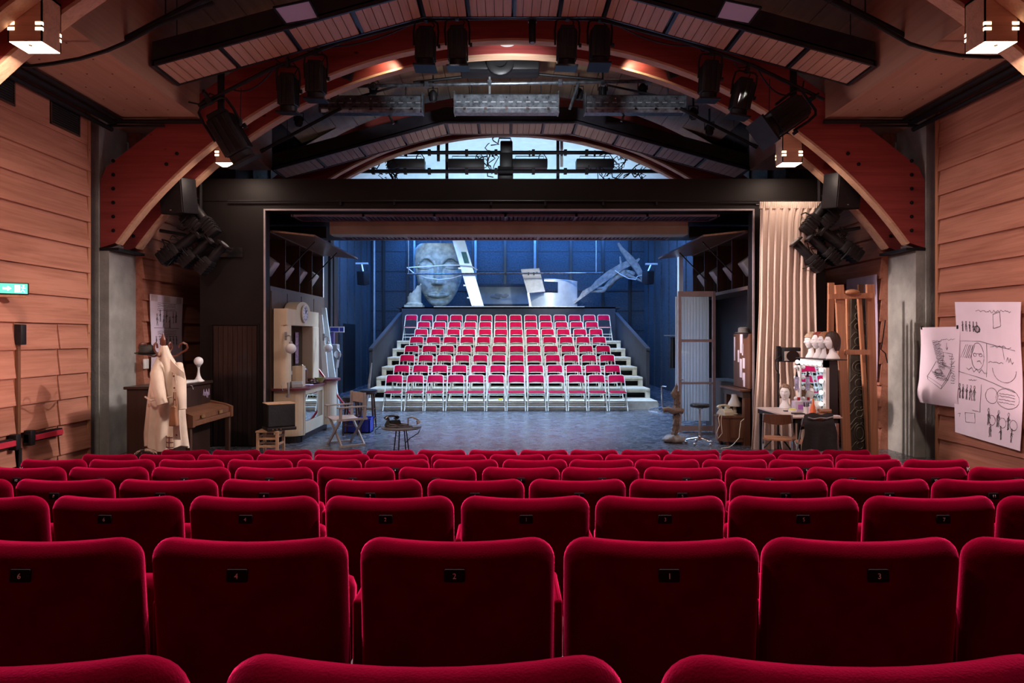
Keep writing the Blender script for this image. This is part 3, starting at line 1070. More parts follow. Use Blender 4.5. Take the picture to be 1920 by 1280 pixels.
# side pipes hanging in front of the lined ceiling boxes
for k, (a, b, Y, lab) in enumerate((((222, 82), (392, -8), 8.3, 'thick black pipe sloping up beside the near reflector, upper left'), ((1706, 74), (1545, -8), 8.3, 'thick black pipe sloping up beside the near reflector, upper right'),
                                    ((489, 284), (640, 203), 11.9, 'thin dark pipe sloping above the left far lantern'), ((1420, 276), (1275, 203), 11.9, 'thin dark pipe sloping above the right far lantern'))):
    r = .045 if k < 2 else .028
    t = thing('sloping_pipe', lab, 'pipe', P(*a, Y))
    MB().tube([P(*a, Y), P(*b, Y)], r, 10).build('tube', M['blackmetal'], t, True)
    MB().tube([P(*a, Y), P(a[0] + (b[0] - a[0]) * .05, a[1] + (b[1] - a[1]) * .05, Y)], r * 1.25, 10).build('end_sleeve', M['blackmetal'], t, True)
    if k < 2:
        q = P(a[0] + (b[0] - a[0]) * .52, a[1] + (b[1] - a[1]) * .52, Y)
        MB().tube([q, q + Vector((0, 0, 1.1))], .008, 6).build('hanger_rod', M['blackmetal'], t, True)
cb = [P(*p, 7.6) for p in ((30, 122), (60, 124), (100, 119), (150, 110), (200, 95), (235, 80), (300, 45), (400, 5))]
tag(MB().tube(cb, .022, 8).build('cable', M['blackmetal']), 'thick black cable swinging from the left wall up to the near sloping pipe', 'cable')
cb = [P(*p, 7.6) for p in ((1890, 106), (1850, 107), (1800, 104), (1750, 95), (1705, 82), (1640, 45), (1560, 3))]
tag(MB().tube(cb, .022, 8).build('cable', M['blackmetal']), 'thick black cable swinging from the right wall up to the near sloping pipe', 'cable')

# downlights between the middle arches
for px, py, Y, lab in ((951, 82, 10.66, 'round white downlight at the crown of the arches'), (1185, 101, 10.66, 'round white downlight between the arches, right of the crown'), (735, 102, 10.66, 'round white downlight between the arches, left of the crown')):
    p = P(px, py, Y)
    dx = (p.x - CX)
    t = thing('downlight', lab, 'lamp', p, group='downlights between the arches', rot=(0, dx * .10, 0))
    MB().lathe([(.10, .0), (.12, .0), (.12, .12), (.08, .16), (.08, .3), (.10, .3)][::-1], (0, 0, 0), 20).build('can', M['white'], t)
    MB().lathe([(.001, .001), (.098, .001), (.098, .006), (.001, .006)], (0, 0, 0), 20).build('lens', M['downlight'], t)
# tube camera and small loudspeakers
t = thing('tube_camera', 'black cylindrical camera hanging right of the central downlight', 'camera', P(998, 40, 9.7))
MB().lathe([(.045, 0), (.05, .01), (.05, .30), (.03, .34)], P(998, 80, 9.7), 14).build('housing', M['blackmetal'], t, True)
MB().lathe([(.03, -.004), (.03, .0)], P(998, 80, 9.7), 12).build('lens', M['greymetal'], t, True)
MB().box(P(990, 42, 9.7) - Vector((0, .03, 0)), P(1006, 34, 9.7) + Vector((0, .03, 0))).build('bracket', M['blackmetal'], t, True)
for px, py, rr, lab in ((650, 138, .35, 'small black loudspeaker on the arch face, left of the crown'), (1263, 135, -.35, 'small black loudspeaker on the arch face, right of the crown')):
    t = thing('small_speaker', lab, 'loudspeaker', P(px, py, 10.78), rot=(.25, rr, 0))
    MB().rbox((-.10, -.07, -.085), (.10, .07, .085), .02).build('cabinet', M['blackmetal'], t)
    MB().box((-.085, -.078, -.07), (.085, -.068, .07)).build('grille', M['blackcloth'], t)

# ------------------------------------------------------------------ three cyclorama floods on the grid above the portal
YC = 12.0
def cyc(px0, px1, py0, py1, label):
    a, b = P(px0, py1, YC), P(px1, py0, YC)
    w_, h_ = b.x - a.x, b.z - a.z
    t = thing('flood_bar', label, 'stage light', ((a.x + b.x) / 2, YC, a.z), group='long flood lights above the portal')
    m = MB()
    m.prism([(-.18, .0), (.0, .0), (.03, .05), (.03, h_ - .03), (-.02, h_), (-.2, h_ + .02)][::-1], -w_ / 2, w_ / 2, 'X')
    m.v = [Vector((v.x, -v.y, v.z)) for v in m.v]
    m.f = [f[::-1] for f in m.f]
    m.build('housing', M['steel'], t)
    s = MB()
    n = 12
    for k in range(n):
        x = -w_ / 2 + w_ * (k + .5) / n
        s.box((x - .04, -.036, h_ * .50), (x + .04, -.028, h_ * .55))
    s.build('vent_slot', plain('bright worn slot edge', (.45, .48, .52), .35, .6), t)
    s = MB().box((-w_ / 2, -.045, h_ * .20), (w_ / 2, -.03, h_ * .235))
    s.build('hinge_rail', M['greymetal'], t)
    for k in range(5):
        x = -w_ / 2 + w_ * (k + .5) / 5
        MB().box((x - .022, -.05, h_ * .10), (x + .022, -.03, h_ * .22)).build('latch', M['chrome'], t)
        MB().ball((x, -.035, h_ * .75), .016, n=8, m=6).build('screw', M['chrome'], t)
    for sx in (-1, 1):
        MB().box((sx * w_ / 2 - .01, -.05, -.01), (sx * w_ / 2 + .01, .2, h_ + .03)).build('end_plate', M['steel'], t)
        MB().tube([(sx * w_ / 3, .06, h_), (sx * w_ / 3, .06, h_ + .16)], .014, 6).build('hanger', M['blackmetal'], t)
    return t


cyc(600, 792, 178, 211, 'long scratched black flood light, left of the three above the portal')
cyc(852, 1047, 175, 211, 'long scratched black flood light, middle of the three above the portal')
cyc(1097, 1285, 177, 211, 'long scratched black flood light, right of the three above the portal')
YG = 12.15
gr = thing('lighting_grid', 'dark pipe grid behind the three long flood lights', 'pipe frame', P(955, 157, YG))
MB().tube([P(560, 163, YG), P(1290, 151, YG)], .032, 10).build('main_pipe', M['steel'], gr, True)
MB().tube([P(775, 155, YG + .1), P(952, 134, YG + .1), P(1130, 150, YG + .1)], .028, 8).build('raking_pipe', M['blackmetal'], gr, True)
MB().tube([P(918, 110, YG), P(918, 178, YG)], .02, 8).build('drop_pipe', M['greymetal'], gr, True)
MB().tube([P(1085, 155, YG), P(1068, 205, YG)], .024, 8).build('brace', M['steel'], gr, True)
MB().tube([P(715, 185, YG), P(738, 232, YG)], .024, 8).build('brace', M['steel'], gr, True)
MB().tube([P(1180, 190, YG), P(1165, 228, YG)], .02, 8).build('brace', M['steel'], gr, True)
MB().tube([P(640, 190, YG), P(750, 160, YG)], .02, 8).build('brace', M['blackmetal'], gr, True)
MB().tube([P(1140, 160, YG), P(1235, 180, YG)], .02, 8).build('brace', M['blackmetal'], gr, True)
for px, py in ((918, 157), (800, 160), (1050, 156), (1130, 157), (700, 163), (1215, 154)):
    MB().cbox(P(px, py, YG) - Vector((0, .02, 0)), (.07, .09, .09)).build('coupler', M['steel'], gr, True)
# small black lamps dangling among the grid pipes
for k, (px, py, lab) in enumerate(((700, 158, 'beside the left flood light'), (812, 172, 'between the left and middle flood lights'), (1085, 168, 'between the middle and right flood lights'), (1130, 162, 'above the left end of the right flood light'), (1205, 160, 'above the right end of the right flood light'), (560, 218, 'below the left sloping pipe'), (1330, 235, 'below the right sloping pipe'), (1300, 205, 'at the top of the right sloping pipe'))):
    p = P(px, py, YG + .25)
    t = thing('small_lamp', f'small dark ceiling grid lamp {lab}', 'stage light', p, group='small lamps in the ceiling grid')
    MB().lathe([(.05, -.18), (.075, -.14), (.075, -.02), (.03, .03)], (0, 0, 0), 12).build('housing', M['blackmetal'], t)
    MB().tube([(-.085, 0, -.08), (-.085, 0, .06), (.085, 0, .06), (.085, 0, -.08)], .01, 6).build('yoke', M['blackmetal'], t)
    MB().box((-.015, -.015, .05), (.015, .015, .30)).build('hanger', M['blackmetal'], t)
pj = thing('fan_unit', 'bulky black unit hanging under the roof behind the crown of the arches', 'machine', P(940, 118, 11.8))
MB().rbox(P(862, 130, 11.8), P(1012, 108, 11.8) + Vector((0, .45, 0)), .04).build('casing', M['black'], pj, True)
MB().lathe([(.24, 0), (.24, -.10), (.20, -.12), (.12, -.12), (.12, -.05)], P(938, 118, 11.78), 22, Matrix.Rotation(-pi / 2, 4, 'X')).build('fan_ring', M['black'], pj, True)

# ------------------------------------------------------------------ lights and pipes seen in the bright gap over the portal
YU = 16.2
for y, py, x0, x1, lab in ((YU, 286, 715, 1152, 'upper black pipe crossing the bright gap above the portal'), (YU - .6, 321, 640, 1285, 'lower black pipe crossing the bright gap above the portal')):
    t = thing('stage_pipe', lab, 'pipe', P(950, py, y))
    MB().tube([P(x0, py, y), P(x1, py, y)], .045, 10).build('tube', M['blackmetal'], t, True)
    for px in (700, 760, 805, 875, 930, 1000, 1060, 1100):
        MB().cbox(P(px, py, y), (.07, .11, .13)).build('coupler', M['blackmetal'], t, True)
for k, (a, b, lab) in enumerate(((727, 797, 'leftmost of the four dark flood boxes in the bright gap'), (841, 908, 'second of the four dark flood boxes in the bright gap'), (960, 1026, 'third of the four dark flood boxes in the bright gap'), (1080, 1150, 'rightmost of the four dark flood boxes in the bright gap'))):
    p0, p1 = P(a, 317, YU - .1), P(b, 300, YU - .1)
    t = thing('flood_box', lab, 'stage light', ((p0.x + p1.x) / 2, YU - .1, p0.z), group='dark flood boxes above the stage')
    w_, h_ = (p1.x - p0.x) / 2, p1.z - p0.z
    MB().rbox((-w_, -.15, 0), (w_, .15, h_), .015).build('housing', M['black'], t)
    MB().tube([(-w_ * .8, 0, h_), (-w_ * .8, 0, h_ + .09), (w_ * .8, 0, h_ + .09), (w_ * .8, 0, h_)], .010, 6).build('yoke', M['blackmetal'], t)
    MB().box((-.02, -.03, h_ + .08), (.02, .03, h_ + .22)).build('clamp', M['blackmetal'], t)
    MB().tube([(w_ * .5, .02, h_), (w_ * .55, .05, h_ + .12), (w_ * .75, .03, h_ + .18), (w_ * .95, 0, h_ + .05), (w_, 0, h_ * .5)], .012, 6).build('cable', M['blackmetal'], t)
t = thing('stage_fresnel', 'tall black spotlight with shining top in the middle of the bright gap', 'spotlight', P(945, 290, YU - .3))
MB().rbox(P(937, 315, YU - .3), P(961, 290, YU), .03).build('housing', M['black'], t, True)
MB().rbox(P(933, 335, YU - .3), P(962, 316, YU), .03).build('lens_box', M['black'], t, True)
MB().rbox(P(938, 289, YU - .3), P(961, 270, YU), .03).build('cap', M['black'], t, True)
MB().tube([P(934, 268, YU), P(936, 259, YU), P(957, 259, YU), P(959, 268, YU)], .02, 6).build('handle', M['chrome'], t, True)
rng = random.Random(5)
for k, (px, py, lab) in enumerate(((716, 300, 'at the left end of the upper stage pipe'), (735, 328, 'under the first flood box'), (1165, 300, 'at the right end of the upper stage pipe'), (1195, 315, 'right of the rightmost flood box'), (920, 285, 'left of the tall centre spotlight'), (1135, 328, 'under the rightmost flood box'))):
    m = MB()
    for q in range(9):
        pts = []
        c = P(px + rng.uniform(-14, 14), py + rng.uniform(-14, 10), YU - .3 + rng.uniform(-.3, .3))
        for i in range(6):
            pts.append(c)
            c = c + Vector((rng.uniform(-.14, .14), rng.uniform(-.1, .1), rng.uniform(-.16, .12)))
        m.tube(pts, rng.uniform(.008, .016), 5)
    tag(m.build('cable_tangle', M['blackmetal']), f'tangle of black cables {lab}', 'cable', 'cable tangles above the stage', 'stuff')
for k, (px, y0, y1, lab) in enumerate(((822, 262, 302, 'left of the four dark flood boxes gap'), (1053, 258, 312, 'beside the third flood box'), (838, 262, 335, 'between first and second flood box'), (1046, 262, 335, 'left of the white hoist post'))):
    tag(MB().bar(P(px, y1, YU + .3), P(px, y0, YU + .3), .07, .07).build('hoist_post', M['black'] if k != 1 else M['white']), f'vertical hoist post in the bright gap {lab}', 'post', 'hoist posts above the stage')

# ------------------------------------------------------------------ loudspeakers and side lighting booms by the arches
for sx, side, x0, x1, y0, y1 in ((-1, 'left', 300, 352, 332, 398), (1, 'right', 1560, 1614, 322, 388)):
    Y = 10.6
    a, b = P(x0, y1, Y), P(x1, y0, Y)
    t = thing('loudspeaker', f'black loudspeaker hanging between the {side} pair of arches', 'loudspeaker', ((a.x + b.x) / 2, Y + .15, (a.z + b.z) / 2), rot=(.12, 0, sx * .25))
    w_, h_ = (b.x - a.x) / 2, (b.z - a.z) / 2
    MB().rbox((-w_, -.17, -h_), (w_, .17, h_), .02).build('cabinet', M['blackmetal'], t)
    MB().box((-w_ + .02, -.18, -h_ + .02), (w_ - .02, -.168, h_ - .02)).build('grille', M['blackcloth'], t)
    MB().box((-.03, -.184, -h_ + .05), (.0, -.178, -h_ + .065)).build('badge', M['greymetal'], t)
    MB().box((-.04, -.03, h_), (.04, .03, h_ + .22)).build('bracket', M['blackmetal'], t)
YS = 11.1
pr_proto = None
for sx, side in ((-1, 'left'), (1, 'right')):
    mx_ = (lambda px: px) if sx < 0 else (lambda px: 1912 - px)
    dy = 0 if sx < 0 else -5
    bp = [P(mx_(300), 432 + dy, YS), P(mx_(345), 440 + dy, YS), P(mx_(420), 472 + dy, YS)]
    t = thing('side_boom', f'black side pipe carrying lamps beside the {side} portal panel', 'pipe', bp[0])
    MB().tube(bp, .028, 8).build('pipe', M['blackmetal'], t, True)
    MB().tube([P(mx_(376), 455 + dy, YS), P(mx_(376), 335 + dy, YS)], .028, 8).build('upright', M['blackmetal'], t, True)
    cfg = [(352, 408, 2.35, 'upper boxy lamp', .9), (385, 415, 2.5, 'second upper boxy lamp', .9), (330, 468, -2.2, 'outermost lower profile lamp', 1.0), (362, 478, -2.3, 'middle lower profile lamp', .82), (392, 490, -2.4, 'innermost lower profile lamp', .82)]
    for px, py, ang, nm, sc_ in cfg:
        lab = f'{nm} on the side pipe next to the {side} portal panel'
        loc = P(mx_(px), py + dy, YS - .12)
        rot = (0, -ang * sx * -1, 0)
        if pr_proto is None:
            g = thing('profile_lamp', lab, 'spotlight', loc, rot=(0, ang, 0), group='profile lamps on the side pipes')
            b = MB().rbox((-.11, -.12, -.05), (.11, .12, .30), .03)
            for k in range(4):
                b.box((-.118, -.128, .02 + k * .06), (.118, .128, .035 + k * .06))
            b.build('lamp_house', M['blackmetal'], g)
            MB().lathe([(.075, -.42), (.085, -.40), (.085, -.05), (.06, -.04)], (0, 0, 0), 16).build('barrel', M['blackmetal'], g)
            MB().box((-.12, -.12, -.46), (.12, .12, -.43)).build('gate_frame', M['blackmetal'], g)
            MB().lathe([(.001, -.468), (.09, -.468), (.09, -.46), (.001, -.46)], (0, 0, 0), 16).build('lens', M['greymetal'], g)
            MB().tube([(0, -.15, .05), (.1, -.16, .05), (.22, -.1, .05), (.22, .1, .05), (.1, .16, .05), (0, .15, .05)], .012, 6).build('yoke', M['blackmetal'], g)
            pr_proto = g
            g.rotation_euler = (0, -ang if False else ang, 0)
        else:
            copy_tree(pr_proto, loc, (0, ang if sx < 0 else -ang, .0 if sx < 0 else 0), lab, None, sc_)
    m = MB()
    for q in range(16):
        c = P(mx_(rng.uniform(320, 405)), 450 + dy + rng.uniform(-18, 22), YS - .1)
        pts = []
        for i in range(6):
            pts.append(c)
            c = c + Vector((rng.uniform(-.1, .1), rng.uniform(-.06, .06), rng.uniform(-.12, .05)))
        m.tube(pts, .007, 5)
    tag(m.build('cable_tangle', M['blackmetal']), f'tangle of thin cables on the side pipe near the {side} portal panel', 'cable', None, 'stuff')
# ------------------------------------------------------------------ red velvet theatre seats
def rrect(a, b, r, ins, nc=7, ns=8, rb=None):
    """rounded rectangle outline (x, z), half sizes a, b, top corner radius r, bottom radius rb"""
    a, b = a - ins, b - ins
    rt = max(r - ins, .012)
    rl = max((rb if rb else r) - ins, .012)
    pts = []

    def arc(cx, cz, rr, t0):
        for k in range(nc + 1):
            t = t0 + (pi / 2) * k / nc
            pts.append((cx + rr * cos(t), cz + rr * sin(t)))

    def seg(p, q):
        for k in range(1, ns):
            pts.append((p[0] + (q[0] - p[0]) * k / ns, p[1] + (q[1] - p[1]) * k / ns))
    arc(a - rt, b - rt, rt, 0)
    seg((a - rt, b), (-a + rt, b))
    arc(-a + rt, b - rt, rt, pi / 2)
    seg((-a, b - rt), (-a, -b + rl))
    arc(-a + rl, -b + rl, rl, pi)
    seg((-a + rl, -b), (a - rl, -b))
    arc(a - rl, -b + rl, rl, 3 * pi / 2)
    seg((a, -b + rl), (a, b - rt))
    return pts


def cushion(a, b, r, th, curve, recline, zc, dip=.012, rb=None):
    mb = MB()
    d = th / 2
    prof = [(.20, -d * .97), (.14, -d), (.095, -d * .99), (.068, -d * .94), (.045, -d * .84), (.026, -d * .68), (.012, -d * .48), (.003, -d * .24), (0, 0),
            (.003, d * .24), (.012, d * .48), (.026, d * .68), (.045, d * .84), (.068, d * .94), (.095, d * 1.0), (.14, d * 1.04), (.20, d * 1.06)]
    rings = []
    for ins, y in prof:
        pts = rrect(a, b, r, ins, rb=rb)
        rings.append([(x, y, z) for x, z in pts])
    n = len(rings[0])
    vs = [p for rg in rings for p in rg]

    def warp(p):
        x, y, z = p
        u = x / a
        z2 = z - dip * (1 - u * u) * max(0, z / b) ** 2
        return Vector((x, y + curve * u * u - recline * (z + b), z2 + zc))
    vs = [warp(p) for p in vs]
    fs = []
    for i in range(len(rings) - 1):
        for k in range(n):
            l = (k + 1) % n
            fs.append((i * n + k, (i + 1) * n + k, (i + 1) * n + l, i * n + l)[::-1])
    fs.append([k for k in range(n)])
    fs.append([(len(rings) - 1) * n + k for k in range(n)][::-1])
    return mb.add(vs, fs, None, True)


plate_mat = plain('black seat number plate', (.010, .007, .008), .75, spec=.08)
num_mat = plain('worn silver numeral', (.85, .75, .75), .5)
NUM = {}


def numeral(n, size=.019):
    key = (n, size)
    if key not in NUM:
        NUM[key] = text_mesh(str(n), size, num_mat, .0006)
    return NUM[key]


SH = .84


def make_seat():
    t = thing('theatre_seat', 'x', 'seat')
    cushion(.252, .245, .066, .125, .034, .10, SH - .245, rb=.03).build('backrest', M['velvet'], t, sharp=80)
    s = MB().rbox((-.235, .06, .34), (.235, .16, .70), .035)
    s.xf(Matrix.Translation((0, .1, .40)) @ Matrix.Rotation(-.12, 4, 'X') @ Matrix.Translation((0, -.08, -.42)))
    s.build('seat', M['velvet'], t, sharp=80)
    for sx in (-1, 1):
        MB().rbox((sx * .265 - .012, .03, .40), (sx * .265 + .012, .26, .65), .010).build('armrest', M['velvet'], t, sharp=80)
    MB().box((-.262, .05, .0), (-.238, .12, .46)).box((-.262, .02, 0), (-.238, .32, .02)).build('leg', M['blackmetal'], t)
    MB().box((.238, .05, .0), (.262, .12, .46)).box((.238, .02, 0), (.262, .32, .02)).build('leg', M['blackmetal'], t)
    return t


def plate(t, n):
    p = MB().rbox((-.026, -.006, -.016), (.026, .004, .016), .004)
    p.xf(Matrix.Translation((0, -.1015, SH - .078)) @ Matrix.Rotation(-.10, 4, 'X'))
    return p


plate_mesh = None
S0 = make_seat()
used = [False]
rows = [  # Y of the back's upper rim, y of the rim in the photo, seat centres, numbers
    (.85, 1236, [-32, 794, 1620], [None] * 3),
    (1.762, 1010, [82, 468, 857, 1241, 1614, 1994], [6, 4, 2, 1, 3, 5]),
    (2.665, 931, [-35, 220, 476, 730, 985, 1238, 1489, 1743, 1996], [8, 6, 4, 2, 1, 3, 5, 7, 9]),
    (3.546, 899, [-72, 121, 315, 506, 700, 892, 1083, 1272, 1461, 1651, 1842], [10, 8, 6, 4, 2, 1, 3, 5, 7, 9, 11]),
    (4.417, 876, [48, 203, 357, 513, 667, 820, 977, 1126, 1281, 1434, 1587, 1739, 1892], [12, 10, 8, 6, 4, 2, 1, 3, 5, 7, 9, 11, 13]),
    (5.325, 860, [100, 228, 358, 487, 617, 744, 873, 1003, 1128, 1251, 1378, 1503, 1630, 1756], [14, 12, 10, 8, 6, 4, 2, 1, 3, 5, 7, 9, 11, 13]),
    (6.23, 850.5, [205, 312, 422, 533, 641, 751, 860, 970, 1079, 1187, 1296, 1404, 1511, 1620], [None] * 14),
    (7.11, 842.5, [347, 443, 539, 634, 732, 828, 924, 1020, 1114, 1210, 1304, 1398, 1494, 1587], [None] * 14),
]
ROWN = ['', 'nearest full row', 'second full row', 'third full row', 'fourth full row', 'fifth full row', 'second row from the stage', 'row nearest the stage']
CARD = ['first', 'second', 'third', 'fourth', 'fifth', 'sixth', 'seventh', 'eighth', 'ninth', 'tenth', 'eleventh', 'twelfth', 'thirteenth', 'fourteenth']
floors = []
for r, (Y, py, cs, nums) in enumerate(rows):
    ztop = ZP(py, Y)
    zf = ztop - SH + (.012 if r < 5 else .006)
    floors.append((Y, zf))
    for k, (c, n) in enumerate(zip(cs, nums)):
        x = XP(c, Y)
        rz = -.012 * (c - 946) / 400.0 * 0
        if r == 0:
            lab = ['red velvet seat top cut off at the lower left corner of the photo', 'red velvet seat top cut off by the bottom edge, left of centre', 'red velvet seat top cut off at the lower right corner of the photo'][k]
        elif r < 6:
            lab = f'red velvet theatre seat numbered {n} on its back, in the {ROWN[r]}'
        else:
            lab = f'red velvet theatre seat, {CARD[k]} from the left in the {ROWN[r]}'
        gname = 'red theatre seats in ' + ('the cropped bottom row' if r == 0 else 'the ' + ROWN[r])
        loc = (x, Y + .02, zf)
        rot = (0, 0, random.uniform(-.012, .012))
        if not used[0]:
            used[0] = True
            o = S0
            o.location = loc
            o.rotation_euler = rot
            o['label'] = lab
            o['group'] = gname
            seat_src = [ch for ch in kids(S0)]
        else:
            o = copy_tree(S0, loc, rot, lab, gname)
        pending = (o, n, r, k, len(cs))
        rows_done = globals().setdefault('SEATS', [])
        rows_done.append(pending)
for o, n, r, k, m in SEATS:
    if n is None:
        continue
    if plate_mesh is None:
        pb = plate(None, n)
        pm = pb.build('number_plate', plate_mat, o)
        pm['label'] = 'small black number plate'
        plate_mesh = pm.data
    else:
        pm = bpy.data.objects.new('number_plate', plate_mesh)
        COL.objects.link(pm)
        pm.parent = o
        pm['label'] = 'small black number plate'
    nm = bpy.data.objects.new('numeral', numeral(n))
    COL.objects.link(nm)
    nm.parent = pm
    nm.matrix_basis = Matrix.Translation((0, -.1085, SH - .078)) @ Matrix.Rotation(pi / 2 - .10, 4, 'X')
    letter = {(5, 0): 'Y', (5, 13): 'K'}.get((r, k))
    if letter:
        lm = bpy.data.objects.new('row_letter', numeral(letter, .045))
        COL.objects.link(lm)
        lm.parent = o
        lm.matrix_basis = Matrix.Translation((.205 if k else -.205, -.085, SH - .075)) @ Matrix.Rotation(pi / 2 - .10, 4, 'X')
# stepped auditorium floor
af = MB()
for i, (Y, z) in enumerate(floors):
    y0 = -4.0 if i == 0 else Y - .28
    y1 = 7.75 if i == len(floors) - 1 else floors[i + 1][0] - .28
    af.box((XL - .2, y0, -1.2), (XR + .2, y1, z))
struct('floor_auditorium', af, M['carpet'])

# ------------------------------------------------------------------ the bank of folding chairs on risers
def make_chair():
    t = thing('folding_chair', 'x', 'chair')

    def uframe(w0, w1, p0, p1, rc, mb, r=.0125):
        """inverted U from feet line p0 to top line p1 (y, z)"""
        pts = []
        d = Vector((0, p1[0] - p0[0], p1[1] - p0[1]))
        n = 6
        pts.append(Vector((-w0, p0[0], p0[1])))
        top = Vector((0, p1[0], p1[1]))
        dn = d.normalized()
        pts.append(Vector((-w1, p1[0], p1[1])) - dn * rc)
        for k in range(1, n):
            a = pi / 2 * k / n
            pts.append(Vector((-w1 + rc * (1 - cos(a)), 0, 0)) + top - dn * rc * (1 - sin(a)))
        L = [Vector((-w1 + rc, 0, 0)) + top]
        pts += L
        pts += [Vector((-p.x, p.y, p.z)) for p in pts[::-1]]
        mb.tube(pts, r, 8)
    f = MB()
    uframe(.225, .200, (-.24, .0), (.20, .85), .055, f)
    f.build('frame', M['cream_metal'], t)
    f = MB()
    uframe(.215, .185, (.24, .0), (-.16, .43), .03, f, .011)
    f.build('rear_frame', M['cream_metal'], t)
    b = MB().sheet(lambda u, v: ((u * 2 - 1) * .186, .105 + .088 * v - .018 * (1 - (2 * u - 1) ** 2), (.675 + .02 * (1 - (2 * u - 1) ** 2)) * (1 - v) + (.838 - .03 * abs(2 * u - 1) ** 8) * v), 14, 6, .022)
    b.build('backrest', M['vinyl'], t, sharp=50)
    b = MB().tube([(-.195, .125, .668), (-.1, .105, .688), (0, .10, .692), (.1, .105, .688), (.195, .125, .668)], .008, 6)
    b.build('back_rail', M['cream_metal'], t)
    s = MB().rbox((-.195, -.20, .435), (.195, .17, .462), .012)
    s.build('seat', M['vinyl'], t, sharp=60)
    MB().rbox((-.20, -.205, .415), (.20, .175, .436), .006).build('seat_pan', M['cream_metal'], t)
    MB().tube([(-.213, -.135, .20), (.213, -.135, .20)], .010, 6).build('rung', M['cream_metal'], t)
    MB().tube([(-.218, -.19, .10), (.218, -.19, .10)], .010, 6).build('rung', M['cream_metal'], t)
    MB().tube([(-.208, .14, .11), (.208, .14, .11)], .010, 6).build('rung', M['cream_metal'], t)
    return t


z3 = lambda zz: 640 + zz / 3.0
brow = [
    (83.1, 492, [z + 37 for z in (357, 444, 529, 611, 695, 777, 860, 943, 1027, 1109, 1191, 1274, 1356, 1438)]),
    (85.6, 530, [z + 38 for z in (428, 515, 600, 686, 772, 859, 943, 1027, 1113, 1199, 1284, 1370)]),
    (89.1, 571, [z + 39 for z in (412, 503, 592, 680, 770, 859, 946, 1035, 1122, 1210, 1302, 1392)]),
    (93.1, 615, [z + 40 for z in (384, 478, 572, 666, 759, 852, 944, 1037, 1130, 1223, 1317, 1408)]),
    (97.7, 664, [z + 41 for z in (355, 456, 554, 650, 749, 846, 944, 1040, 1138, 1235, 1333, 1430)]),
    (102., 716, [z + 43 for z in (328, 432, 536, 637, 739, 840, 942, 1043, 1146, 1248, 1349, 1450)]),
    (107.4, 774, [z + 45 for z in (296, 403, 510, 618, 727, 834, 942, 1048, 1155, 1263, 1369, 1477)]),
    (113., 830, [z + 48 for z in (252, 370, 482, 597, 709, 822, 935, 1047, 1160, 1273, 1385, 1497)]),
]
C0 = make_chair()
C0['used'] = 0
first = True
BR = ['top row', 'second row from the top', 'third row from the top', 'fourth row from the top', 'fourth row from the bottom', 'third row from the bottom', 'second row from the bottom', 'bottom row']
treads = []
for r, (sp, yz, cs) in enumerate(brow):
    Y = FL * .5 / (sp / 3.0)
    zt = ZP(427 + yz / 3.0, Y)
    zb = max(0, zt - .855)
    if r == 7: zb = 0
    treads.append((Y, zb))
    for k, c in enumerate(cs):
        x = XP(z3(c), Y)
        lab = f'red folding chair, {CARD[k]} from the left in the {BR[r]}'
        loc = (x, Y - .19, zb + .014)
        rot = (0, 0, random.uniform(-.03, .03))
        if r == 2 and k == 11:
            loc = (x, Y - .19, zb + .014)
        if first:
            first = False
            del C0['used']
            C0.location, C0.rotation_euler = loc, rot
            C0['label'] = lab
            C0['group'] = 'folding chairs in the ' + BR[r]
        else:
            copy_tree(C0, loc, rot, lab, 'folding chairs in the ' + BR[r])
ris = thing('seating_riser', 'stepped pale plywood risers with black side walls carrying the red folding chairs', 'risers', (.14, 16.9, 0))
xa, xb = -3.55, 3.83
for r in range(7):
    Y, z = treads[r]
    yn = treads[r + 1][0] + .10
    y1 = Y + .16 if r else Y + .6
    y0 = treads[r + 1][0] + .08
    MB().box((xa, y0, z - .05), (xb, y1 + .1, z)).build('tread', M['tread'], ris, True, bevel=.004)
    hb = z - .05
    MB().box((xa, y0 + .04, max(0, hb - .055)), (xb, y0 + .07, hb)).build('fascia', M['tread'], ris, True)
    if r < 6:
        for x in (xa, xb - .12):
            MB().box((x, y0 + .02, max(0, z - .245)), (x + .12, y0 + .12, z - .05)).build('post', M['tread'], ris, True)
    MB().box((xa, y0 + .45, max(0, z - .30)), (xb, y0 + .47, z - .05)).build('riser_board', M['black'], ris, True)
    if r == 6:
        MB().box((xa - .02, y0, 0), (xb + .02, y0 + .08, z - .05)).build('riser_board', M['tread'], ris, True)
for x, th in ((xa - .16, .05), (xb + .10, .05)):
    MB().prism([(18.87, 0), (25.0, 0), (25.0, 2.80), (18.87, 1.44)], x, x + th, 'X').build('side_panel', M['panel_grey'], ris, True)
    MB().prism([(18.80, 1.44), (25.0, 2.80), (25.0, 2.86), (18.80, 1.50)], x - .03, x + th + .03, 'X').build('handrail', M['panel_grey'], ris, True)
    MB().box((x - .02, 18.83, 0), (x + th + .02, 18.93, 1.47)).build('post', M['panel_grey'], ris, True)
ZT = ZP(575.5, 24.2)
MB().box((xa - .1, 24.2, 0), (xb + .1, 24.26, ZT)).build('back_panel', M['panel_grey'], ris, True)
MB().box((xa - .3, 24.2, ZT - .05), (xb + .3, 26.6, ZT)).build('top_platform', M['black'], ris, True)
MB().box((XP(813, 24.1), 24.12, ZT), (XP(1096, 24.1), 24.26, ZT + .022)).build('ledge_board', M['white'], ris, True)
tag(MB().rbox((XP(934, 17.05), 17.25, .215), (XP(942, 17.05), 17.32, .25), .012).build('work_glove', plain('yellow cloth', (.75, .62, .03), .7)), 'small yellow cloth lying on the lowest riser under a chair', 'cloth')
